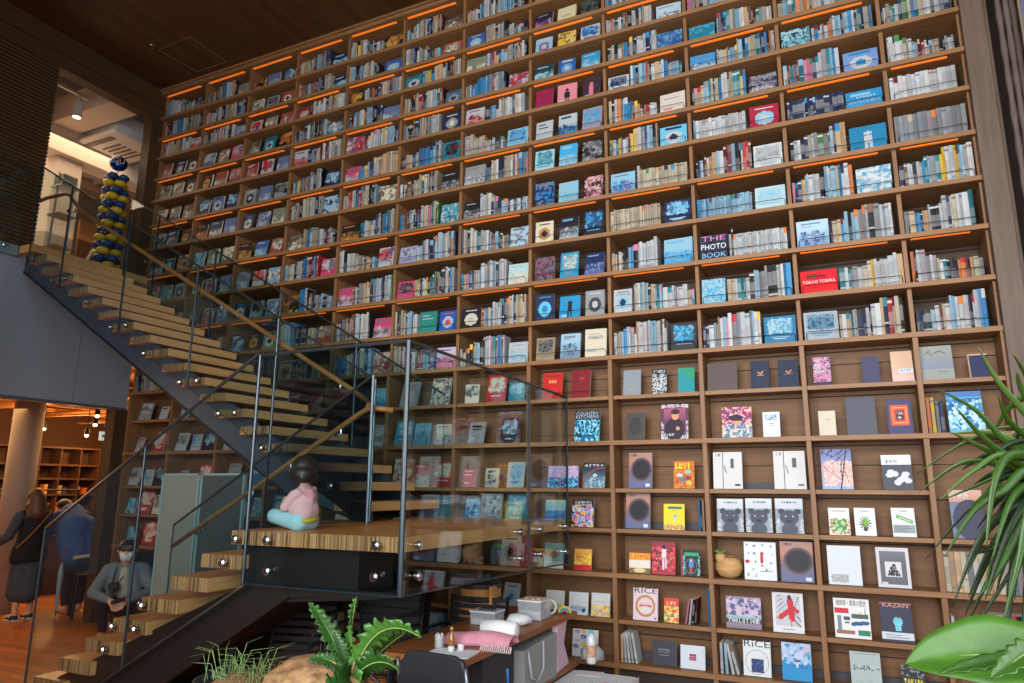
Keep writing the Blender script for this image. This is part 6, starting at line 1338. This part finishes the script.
# low white-covered table with printed sheets
e = empty('low_table', (.16, -.98, 0), 0, 'low table covered in white at the foot of the bookcase', 'table')
b = MB(); b.box(-.26, .24, -.30, .24, .26, .285); b.build('table_top', WHITEM, e)
b = MB(); rows = [[(-.275 + .05 * i, -.31 + .05 * k, .287) for k in range(12)] for i in range(11)]
b.sheet(rows); b.box(.245, .25, -.31, .25, .08, .287); b.box(-.275, .25, -.315, -.31, .08, .287); b.build('cover_cloth', mat('cover_white', (214, 220, 224), .7, noise=.05, nscale=20), e)
for x, y in ((-.23, -.26), (.2, -.26), (-.23, .2), (.2, .2)): b = MB(); b.tube([(x, y, 0), (x, y, .26)], .02, 8); b.build('leg', WHITEM, e)
for i, (x, y, r_, l) in enumerate([(.04, -.80, .1, 'white leaflet with magenta line on the low white table, back one'), (.22, -1.0, -.15, 'white leaflet with dotted border on the low white table, middle one'), (.10, -1.14, .3, 'white leaflet with dotted border on the low white table, front one')]):
    t = empty('leaflet', (x, y, .2885), r_, l, 'leaflet', 'leaflets on the low table'); b = MB(); b.box(-.10, .10, -.07, .07, 0, .002); b.build('sheet', mat('paper_white', (216, 220, 224)), t)
    b = MB()
    for k in range(9): b.box(-.09 + .02 * k, -.083 + .02 * k, .05, .057, .002, .0026); b.box(-.09 + .02 * k, -.083 + .02 * k, -.057, -.05, .002, .0026)
    b.build('dots', mat('dot_dark', (50, 60, 70)), t)
    b = MB(); b.box(-.05, .05, -.004, .006, .002, .0028); b.build('line', mat('line_magenta', (206, 50, 110)), t)
b = MB(); b.lathe([(.05, 0), (.09, .02), (.085, .08), (.05, .12), (.02, .13)], n=14, wob=lambda a, k: 1 + .15 * math.sin(4 * a + k)); tag(b.build('plastic_bag', CLEAR, loc=(-.0, -.62, .3405), smooth=True), 'crumpled clear plastic bag beside the bottle on the lower shelf', 'bag')

# ------------------------------------------------------------------ wooden bucket barrel
BW = wood('bucket_wood', (176, 118, 62), (206, 148, 88), (10, 10, 0.7), 4, 0.5)
e = empty('barrel', (-.82, -1.00, 0), 0, 'pale wooden barrel with black bands behind the slatted chair', 'barrel')
b = MB(); b.lathe([(.14, 0), (.165, .2), (.178, .45), (.175, .7), (.165, .90)], n=36, wob=lambda a, k: 1 + .012 * math.cos(18 * a)); b.build('body', BW, e, smooth=True)
for z, r_ in ((.12, .162), (.5, .184), (.80, .176)): b = MB(); b.lathe([(r_, z), (r_, z + .035)], n=36, cap=False); o = b.build('band', BLACK, e, smooth=True); o.modifiers.new('s', 'SOLIDIFY').thickness = .006
b = MB(); b.lathe([(.168, .9), (.172, .935), (.14, .945)], n=36); b.build('lid', mat('dark_lid', (48, 46, 46), .5), e)
b = MB(); b.box(.155, .185, -.16, -.07, .55, .93); bevel(b.build('side_stave', BW, e), .006)
b = MB(); b.box(.184, .196, -.15, -.08, .80, .83); b.build('stave_clip', BLACK, e)

# ------------------------------------------------------------------ chairs
def slat_chair(loc, rz, label, z=0.0):
    e = empty('slatted_armchair', (loc[0], loc[1], z), rz, label, 'chair', 'black slatted armchairs stacked under the landing')
    CM = mat('black_powder_metal', (34, 36, 40), .4, .3)
    for s in (-1, 1):
        b = MB(); b.tube([(s * .26, -.24, 0), (s * .26, -.24, .40), (s * .265, -.24, .60), (s * .265, -.20, .655), (s * .265, -.13, .665), (s * .26, .16, .655), (s * .25, .215, .64)], .013, 8); b.build('arm', CM, e, smooth=True)
        b = MB(); b.tube([(s * .25, .26, 0), (s * .245, .20, .42), (s * .235, .27, .86)], .013, 8); b.build('back_leg', CM, e, smooth=True)
    b = MB(); b.tube([(-.25, .20, .42), (.25, .20, .42)], .011); b.tube([(-.26, -.23, .42), (.26, -.23, .42)], .011); b.tube([(-.255, -.23, .42), (-.245, .2, .42)], .011); b.tube([(.255, -.23, .42), (.245, .2, .42)], .011); b.build('seat_frame', CM, e)
    for k in range(7): b = MB(); b.box(-.24, .24, -.22 + .06 * k, -.18 + .06 * k, .428, .438); b.build('seat_slat', TW if k % 1 == 0 else CM, e)
    for k in range(7):
        t = k / 6; b = MB(); z0 = .50 + .052 * k; y0 = .2 + .07 * (z0 - .42) / .44 - .004; b.box(-.238, .238, y0 - .005, y0 + .006, z0, z0 + .036); b.build('back_slat', CM, e)
    return e
c0 = slat_chair((-.72, -1.42), .10, 'black slatted armchair standing at the table in front of the barrel')
def place(x, y, rz, z, label):
    c = copy_tree(c0); c.location = (x, y, z); c.rotation_euler = (0, 0, rz); c['label'] = label; return c
place(-1.12, -2.02, .12, 0, 'black slatted armchair at the bottom of the front stack under the landing')
place(-1.12, -2.04, .12, .085, 'black slatted armchair on top of the front stack under the landing')
place(-1.12, -2.00, .14, -.0 + .17, 'third black slatted armchair, topmost of the front stack').location.z = .17
place(-1.62, -1.12, .05, 0, 'black slatted armchair in the rear stack, lower one')
place(-1.62, -1.14, .05, .085, 'black slatted armchair in the rear stack, upper one')
place(-1.62, -2.35, .25, 0, 'black slatted armchair at the far left in shadow under the stair')
# folding chair in front
e = empty('folding_chair', (-.06, -2.98, 0), -.1, 'black padded folding chair with rounded backrest at the near end of the work table', 'chair')
VN = mat('black_vinyl', (40, 42, 48), .45)
FM = mat('folding_frame', (120, 124, 130), .3, .8)
b = MB(); pr = [(-.20, .0), (-.225, .05), (-.22, .13), (-.19, .185), (-.13, .205), (.13, .205), (.19, .185), (.22, .13), (.225, .05), (.20, .0), (.1, .03), (-.1, .03)]
b.prism(pr, -.016, .016); o = b.build('backrest', VN, e); o.location = (0, -.0, .64); o.rotation_euler = (-.12, 0, 0); bevel(o, .012, 3)
b = MB(); b.prism([(-.2, -.02), (.2, -.02), (.21, .18), (.19, .36), (-.19, .36), (-.21, .18)], .42, .455, ax='z'); bevel(b.build('seat', VN, e), .012, 3)
for s in (-1, 1):
    b = MB(); b.tube([(s * .222, -.01, .80), (s * .222, .02, .62), (s * .215, .16, .42), (s * .215, .34, .0)], .011, 8); b.build('front_leg', FM, e, smooth=True)
    b = MB(); b.tube([(s * .20, .30, .42), (s * .20, .1, .25), (s * .20, -.10, 0)], .011, 8); b.build('rear_leg', FM, e, smooth=True)
b = MB(); b.tube([(-.2, -.06, .08), (.2, -.06, .08)], .009); b.tube([(-.215, .3, .1), (.215, .3, .1)], .009); b.build('stretcher', FM, e)

# ------------------------------------------------------------------ planters and plants in front
pl = empty('planter', (.02, -4.15, 0), .15, 'dark raised planter box at the bottom edge of the picture', 'planter')
b = MB(); b.box(-.62, .62, -.32, .28, 0, .80); bevel(b.build('body', mat('planter_dark', (44, 38, 34), .7), pl), .01)
b = MB(); b.box(-.59, .59, -.29, .25, .795, .815); b.build('soil', mat('soil', (50, 38, 28), .95, noise=.4, nscale=40, bump=1), pl)
GOURD = wood('rough_bark', (84, 56, 32), (186, 146, 102), (2, 2, 5), 9, .85, bump=.9)
gd = empty('driftwood_mound', (.15, -4.13, .83), 0, 'big rounded pale brown wooden mound holding the wavy-leaved fern', 'wood')
b = MB(); b.lathe([(.16, -.01), (.205, .05), (.205, .12), (.175, .19), (.11, .235), (.03, .248)], n=28, wob=lambda a, k: 1 + .06 * math.sin(3 * a + k) + .03 * math.sin(7 * a + 2 * k)); b.build('body', GOURD, gd, smooth=True)
LEAF = mat('fern_green', (40, 80, 28), .4, noise=.35, nscale=12); LEAF2 = mat('fern_green_light', (62, 108, 40), .4, noise=.3, nscale=12); RIB = mat('leaf_rib', (140, 160, 84), .5); STALK = mat('stalk_brown', (150, 116, 84), .7)
def bez(p0, p1, p2, t): return p0 * (1 - t) ** 2 + p1 * 2 * t * (1 - t) + p2 * t * t
def broad_leaf(parent, org, p0, p1, p2, wd, m, wave=.12, fold=.25, nseg=18, twist=0.0, name='leaf', tipw=.08, teeth=11, ruf=1.0):
    """leaf blade along a quadratic curve, wavy edged, with a midrib child"""
    p0, p1, p2 = Vector(p0), Vector(p1), Vector(p2); rows = []; mid = []
    for i in range(nseg + 1):
        t = i / nseg; p = bez(p0, p1, p2, t); d = (bez(p0, p1, p2, min(1, t + .02)) - bez(p0, p1, p2, max(0, t - .02))).normalized()
        up = Vector((0, 0, 1)); s = d.cross(up); s = s.normalized() if s.length > .05 else Vector((1, 0, 0)); up = s.cross(d).normalized()
        s2 = s * math.cos(twist) + up * math.sin(twist); u2 = up * math.cos(twist) - s * math.sin(twist)
        w_ = wd * (math.sin(PI * min(1, t * .93 + .07)) ** .75 + tipw * (1 - t)); row = []
        for k in range(-4, 5):
            q_ = k / 4; e_ = 1 + (wave * math.sin(t * teeth * PI + (1 if k > 0 else 0)) if abs(k) >= 3 else 0)
            ruff = wave * .35 * math.sin(t * teeth * 1.3 * PI + k) * abs(q_) ** 2 * ruf
            row.append(p + s2 * (q_ * w_ * e_) + u2 * (abs(q_) * w_ * fold + ruff * wd * 2))
        rows.append(row); mid.append(p - u2 * .0015)
    b = MB(); b.sheet(rows); o = b.build(name, m, smooth=True); o.parent = parent; o.matrix_parent_inverse = Matrix.Translation([-q_ for q_ in org]); o.modifiers.new('s', 'SOLIDIFY').thickness = .0015
    b = MB(); b.tube([tuple(q_) for q_ in mid], [.0035 * (1 - .7 * i / nseg) for i in range(nseg + 1)], 5); r_ = b.build('midrib', RIB, smooth=True); r_.parent = o
    return o
from_px = None
fo_ = (.335, -4.17, 1.02)
fp = empty('potted_fern', fo_, 0, 'bird nest fern with long wavy bright green leaves beside the brown mound', 'plant')
for (p1, p2, wd, m, tw) in [((.20, -4.15, 1.20), (.09, -4.14, 1.265), .030, LEAF, .5), ((.30, -4.16, 1.20), (.315, -4.14, 1.30), .032, LEAF2, 1.2), ((.44, -4.20, 1.29), (.66, -4.22, 1.20), .040, LEAF2, .8),
                            ((.47, -4.22, 1.15), (.60, -4.26, 1.10), .038, LEAF, .9), ((.38, -4.30, 1.10), (.34, -4.36, .90), .050, LEAF, 1.1), ((.47, -4.26, 1.08), (.49, -4.34, .92), .046, LEAF2, 1.2), ((.26, -4.2, 1.12), (.17, -4.22, 1.08), .026, LEAF, .7), ((.40, -4.10, 1.12), (.46, -4.02, 1.17), .034, LEAF, .9), ((.31, -4.2, 1.12), (.27, -4.2, 1.19), .026, LEAF, .9)]:
    broad_leaf(fp, fo_, fo_, p1, p2, wd, m, .34, .25, 44, tw, teeth=19)
for k in range(5):
    b = MB(); a = k * 1.3; b.tube([fo_, (fo_[0] + .05 * math.cos(a), fo_[1] + .03 * math.sin(a), 1.07), (fo_[0] + .09 * math.cos(a), fo_[1] + .05 * math.sin(a), 1.055 + .01 * k)], [.006, .005, .003], 6); o = b.build('stalk', STALK, fp, smooth=True); o.matrix_parent_inverse = Matrix.Translation([-q_ for q_ in fo_])
b = MB(); b.lathe([(.05, -.2), (.06, -.1), (.045, 0), (.02, .02)], n=14, wob=lambda a, k: 1 + .2 * math.sin(4 * a + k)); b.build('root_ball', GOURD, fp, smooth=True)
# grassy pot at the left
gp = empty('grass_pot', (-.24, -4.16, .815), 0, 'low black pot with tufts of fine grass at the bottom of the picture', 'plant')
b = MB(); b.lathe([(.11, 0), (.145, .08), (.15, .15), (.135, .15), (.13, .13), (.02, .13)], n=28); b.build('pot', mat('black_pot', (30, 32, 38), .5), gp, smooth=True)
b = MB(); b.lathe([(.13, .12), (.10, .155), (.05, .17), (.01, .175)], (.05, .0, 0), n=20, wob=lambda a, k: 1 + .1 * math.sin(5 * a)); b.build('moss', mat('moss_brown', (110, 84, 50), .95, noise=.4, nscale=50, bump=1), gp, smooth=True)
rg = random.Random(2); b = MB()
for k in range(110):
    x, y = rg.uniform(-.12, .16), rg.uniform(-.08, .1); a = rg.uniform(0, 6.28); L_ = rg.choice([.04, .05, .06, .11, .15]); 
    b.tube([(x, y, .14), (x + .3 * L_ * math.cos(a), y + .3 * L_ * math.sin(a), .14 + L_ * .7), (x + .9 * L_ * math.cos(a), y + .9 * L_ * math.sin(a), .14 + L_ * .75)], [.0016, .0013, .0005], 4)
o = b.build('grass_blades', mat('grass_green', (110, 140, 80), .6, noise=.3), gp); o['kind'] = 'stuff'
# dark hoops
hp_ = empty('hoop_stand', (-.55, -3.2, 0), 0, 'thin dark metal hoops with upright rods in the shadow below the stair', 'stand')
for x, w_, h_ in ((-.25, .42, .80), (.18, .40, .78)):
    b = MB(); b.tube([(x - w_ / 2, 0, 0), (x - w_ / 2, 0, h_ - .2)] + [(x - w_ / 2 * math.cos(a), 0, h_ - .2 + .2 * math.sin(a)) for a in np.linspace(0, PI, 12)] + [(x + w_ / 2, 0, 0)], .009, 6); b.build('hoop', mat('hoop_metal', (60, 64, 70), .35, .6), hp_, smooth=True)
b = MB(); b.tube([(.0, .03, 0), (.0, .03, 1.0)], .012, 8); b.build('rod', mat('hoop_metal', (60, 64, 70)), hp_)

# ------------------------------------------------------------------ round wooden planter on the bookshelf
e = empty('succulent_planter', (.985, .14, ZS[-5] + .001), 0, 'round pale wooden bowl with a small green succulent on the display ledge', 'planter')
WB = wood('bowl_wood', (178, 134, 84), (210, 168, 116), (3, 3, 6), 4, .6)
b = MB(); b.lathe([(.04, 0), (.085, .02), (.112, .07), (.112, .12), (.085, .165), (.06, .175), (.055, .16), (.02, .15)], n=28, wob=lambda a, k: 1 + .04 * math.sin(2 * a + k)); b.build('bowl', WB, e, smooth=True)
b = MB(); b.lathe([(.03, .12), (.045, .16), (.04, .195), (.02, .2)], (-.06, -.045, 0), n=16); b.build('inner_cup', WB, e, smooth=True)
rg = random.Random(6); b = MB()
for k in range(16):
    a = rg.uniform(0, 6.28); L_ = rg.uniform(.03, .06); b.tube([(-.06, -.045, .19), (-.06 + .5 * L_ * math.cos(a), -.045 + .5 * L_ * math.sin(a), .19 + L_ * .5), (-.06 + L_ * math.cos(a), -.045 + L_ * math.sin(a), .19 + L_ * rg.uniform(.3, .9))], [.006, .011, .002], 6)
b.build('leaves', mat('succulent_green', (96, 150, 74), .5, noise=.3), e, smooth=True)

# ------------------------------------------------------------------ palm at the right
def W(px, py, d):      # a point along the sight line, used only to lay the plants out; d = metres from the lens plane
    v = F_ + R_ * ((px - 512) / 706.103) - U_ * ((py - 341.5) / 706.103); return camP + v * d
PG1 = mat('palm_green', (44, 76, 18), .35, noise=.25, nscale=20); PG2 = mat('palm_green_light', (70, 100, 42), .3, noise=.2, nscale=20); PG3 = mat('palm_green_deep', (20, 42, 10), .45, noise=.3, nscale=20)
po = W(1075, 470, 1.9)
pm = empty('palm_plant', (po.x, po.y, 0), 0, 'tall palm-like plant with long narrow green leaves at the right edge', 'plant')
pinv = Matrix.Translation((-po.x, -po.y, 0))
b = MB(); b.tube([(po.x, po.y, .35), (po.x + .02, po.y, .9), (po.x - .01, po.y + .01, 1.4), (po.x, po.y, po.z + .1)], [.035, .03, .028, .02], 10); o = b.build('trunk', mat('palm_trunk', (110, 92, 66), .8, noise=.3, nscale=30), pm, smooth=True); o.matrix_parent_inverse = pinv
b = MB(); b.lathe([(.14, 0), (.18, .1), (.19, .38), (.17, .38), (.16, .33), (.02, .33)], n=28); b.build('pot', mat('grey_pot', (90, 88, 86), .7), pm, smooth=True)
def palm_leaf(pts, d0, d1, wd, m):
    ps = [W(x, y, d0 + (d1 - d0) * i / (len(pts) - 1)) for i, (x, y) in enumerate(pts)]
    n = 16; rows = []
    def cur(t):
        s = t * (len(ps) - 1); i = min(int(s), len(ps) - 2); u = s - i
        a = ps[max(i - 1, 0)]; b_ = ps[i]; c = ps[i + 1]; d = ps[min(i + 2, len(ps) - 1)]
        return 0.5 * ((2 * b_) + (c - a) * u + (2 * a - 5 * b_ + 4 * c - d) * u * u + (3 * b_ - a - 3 * c + d) * u ** 3)
    for i in range(n + 1):
        t = i / n; p = cur(t); dd = (cur(min(1, t + .01)) - cur(max(0, t - .01))).normalized()
        vdir = (p - camP).normalized(); s = dd.cross(vdir).normalized(); s = (s + vdir * .5).normalized()
        w_ = wd * (min(1, t * 4 + .4)) * (1 - t ** 2.2) + .0006; nn = s.cross(dd).normalized()
        rows.append([p - s * w_ + nn * w_ * .3, p - s * w_ * .5 + nn * w_ * .1, p, p + s * w_ * .5 + nn * w_ * .1, p + s * w_ + nn * w_ * .3])
    b = MB(); b.sheet(rows); o = b.build('leaf', m, pm, smooth=True); o.matrix_parent_inverse = pinv; o.modifiers.new('s', 'SOLIDIFY').thickness = .001
for pts, d0, d1, wd, m in [
    ([(1070, 470), (1040, 430), (1000, 385), (978, 347)], 1.9, 1.9, .012, PG2), ([(1070, 480), (1040, 410), (1028, 380), (1013, 354)], 1.9, 1.8, .011, PG1), ([(1070, 440), (1045, 420), (1022, 390), (1017, 372)], 1.95, 1.8, .014, PG2),
    ([(1070, 490), (1010, 446), (975, 410), (937, 389)], 1.9, 2.0, .010, PG1), ([(1070, 490), (1015, 462), (985, 440), (955, 407)], 1.9, 1.85, .013, PG1), ([(1070, 470), (1030, 440), (1008, 420), (998, 396)], 1.9, 1.8, .010, PG1),
    ([(1070, 480), (1020, 470), (990, 452), (950, 432)], 1.9, 1.9, .014, PG1), ([(1070, 490), (1020, 452), (980, 436), (916, 474)], 1.9, 2.1, .009, PG1), ([(1070, 480), (1010, 440), (985, 432), (950, 434)], 1.9, 2.0, .012, PG2),
    ([(1075, 480), (1010, 468), (965, 462), (919, 492)], 1.9, 2.0, .010, PG1), ([(1075, 480), (1010, 455), (975, 470), (940, 500)], 1.9, 1.8, .010, PG2), ([(1075, 480), (1020, 455), (997, 476), (986, 548)], 1.85, 1.7, .016, PG1),
    ([(1075, 480), (1030, 470), (1005, 490), (975, 510), (945, 556)], 1.85, 1.7, .014, PG1), ([(1075, 480), (1040, 490), (1010, 530), (985, 600)], 1.85, 1.7, .013, PG3), ([(1075, 490), (1030, 500), (985, 530), (952, 608)], 1.85, 1.75, .012, PG3),
    ([(1075, 480), (1030, 510), (1005, 560), (978, 598)], 1.85, 1.7, .016, PG1), ([(1075, 480), (1040, 520), (1015, 570), (1008, 640)], 1.85, 1.7, .016, PG3), ([(1075, 480), (1035, 500), (1020, 560), (1003, 624)], 1.8, 1.65, .013, PG1),
    ([(1075, 480), (1030, 464), (990, 480), (941, 501)], 1.9, 2.0, .008, PG1), ([(1075, 470), (1030, 520), (1000, 545), (966, 556)], 1.9, 1.8, .012, PG3), ([(1075, 480), (1050, 540), (1030, 590), (1024, 650)], 1.8, 1.6, .018, PG3),
    ([(1075, 470), (1040, 480), (1012, 500), (992, 560)], 1.9, 1.7, .014, PG1), ([(1075, 480), (1040, 440), (1015, 428), (990, 430)], 1.9, 2.0, .012, PG1), ([(1075, 500), (1045, 540), (1020, 560), (968, 640)], 1.9, 1.75, .011, PG3),
    ([(1075, 460), (1045, 470), (1022, 520), (1015, 600)], 1.95, 1.8, .016, PG3), ([(1075, 480), (1030, 488), (980, 500), (925, 560)], 1.95, 2.1, .008, PG3)]:
    palm_leaf(pts, d0, d1, wd, m)
rg = random.Random(12)
for k in range(26):
    ex, ey = rg.uniform(955, 1030), rg.uniform(430, 640); mx_ = (1075 + ex) / 2 + rg.uniform(-12, 12); my_ = min(480, ey) - rg.uniform(0, 25) + (ey - 480) * .3
    palm_leaf([(1075, 480), (mx_ + 10, my_), ((mx_ + ex) / 2, (my_ + ey) / 2 - 12), (ex, ey)], 1.95, rg.uniform(1.85, 2.15), rg.uniform(.010, .016), rg.choice([PG1, PG3, PG3]))
# broad leaf plant at the lower right corner
bo = W(1060, 640, 1.35)
bp2 = empty('broad_leaf_plant', (bo.x, bo.y, 0), 0, 'large glossy paddle-shaped leaf plant at the lower right corner', 'plant')
binv = (bo.x, bo.y, 0)
BL_ = mat('banana_green', (58, 100, 26), .45, noise=.5, nscale=26, spec=.35)
o = broad_leaf(bp2, binv, W(1060, 662, 1.32), W(985, 646, 1.36), W(905, 664, 1.42), .056, BL_, .03, .35, 26, .95, 'leaf', .35, 5, .4)
o = broad_leaf(bp2, binv, W(1050, 655, 1.3), W(990, 660, 1.35), W(940, 674, 1.36), .016, mat('leaf_mid', (50, 86, 28), .4, noise=.3), .2, .3, 20, .6)
o = broad_leaf(bp2, binv, W(1045, 640, 1.25), W(1028, 652, 1.25), W(990, 678, 1.25), .022, mat('leaf_mid', (50, 86, 28)), .2, .3, 20, .7)
b = MB(); b.tube([(bo.x, bo.y, .2), (bo.x + .01, bo.y, .8), (bo.x, bo.y, bo.z - .05), tuple(W(1048, 642, 1.35))], [.02, .016, .012, .008], 8); o = b.build('stem', mat('stem_green', (110, 140, 60), .5), bp2, smooth=True); o.matrix_parent_inverse = Matrix.Translation([-q_ for q_ in binv])
b = MB(); b.lathe([(.10, 0), (.14, .1), (.15, .3), (.13, .3), (.12, .26), (.02, .26)], n=24); b.build('pot', mat('grey_pot', (90, 88, 86)), bp2, smooth=True)
dw = W(1000, 700, 1.45)
e = empty('driftwood', tuple(dw), 0, 'curled pieces of brown driftwood below the big paddle leaf', 'wood')
b = MB(); b.lathe([(.01, -.05), (.04, -.04), (.055, 0), (.045, .03), (.02, .045)], (-.03, 0, .0), n=18, wob=lambda a, k: 1 + .15 * math.sin(3 * a + k)); b.build('knot', GOURD, e, smooth=True)
b = MB(); b.tube([(-.05, 0, .02), (0, .02, .05), (.05, .0, .06), (.1, -.02, .05)], [.014, .02, .016, .01], 8); b.build('branch', GOURD, e, smooth=True)
pd = MB(); pd.box(-.2, .25, -.15, .15, 0, dw.z - .055); o = pd.build('plant_stand', mat('planter_dark', (44, 38, 34)), loc=(dw.x, dw.y, 0)); bevel(o, .01); tag(o, 'dark plant stand below the right edge plants', 'stand')

# ------------------------------------------------------------------ curtain and dotted panel at the right edge
cu = empty('scalloped_curtain', (3.345, -.30, 0), 0, 'brown curtain of scalloped vertical strips right of the bookcase', 'curtain')
CUM = wood('curtain_strip', (84, 70, 64), (108, 92, 86), (8, 8, 1), 4, .6)
for k in range(7):
    b = MB(); b.lathe([(.021 * (1 + .16 * math.cos(2 * PI * j / 4)), .3 + j * .07) for j in range(101)], (k * .046, -.018 * (k % 2), 0), n=10); b.build('strip', CUM, cu, smooth=True)
dp = empty('dotted_panel', (3.43, -.52, .6), -.25, 'blue grey hanging panel with a column of pale discs at the upper right edge', 'panel')
b = MB(); b.box(.0, .5, -.012, .012, 0, 6.7); b.box(-.010, .0, -.016, .016, 0, 6.7, 1); b.build('board', [mat('panel_slate', (84, 86, 108), .5, noise=.08), mat('panel_gold', (130, 104, 70), .5)], dp)
for k in range(40): b = MB(); b.lathe([(.030, 0), (.028, -.01), (.012, -.013)], (.06 + .012 * (k % 3), -.012, 2.0 + k * .115), n=18, axis='y'); b.build('disc', mat('disc_pale', (150, 176, 190), .3), dp, smooth=True)
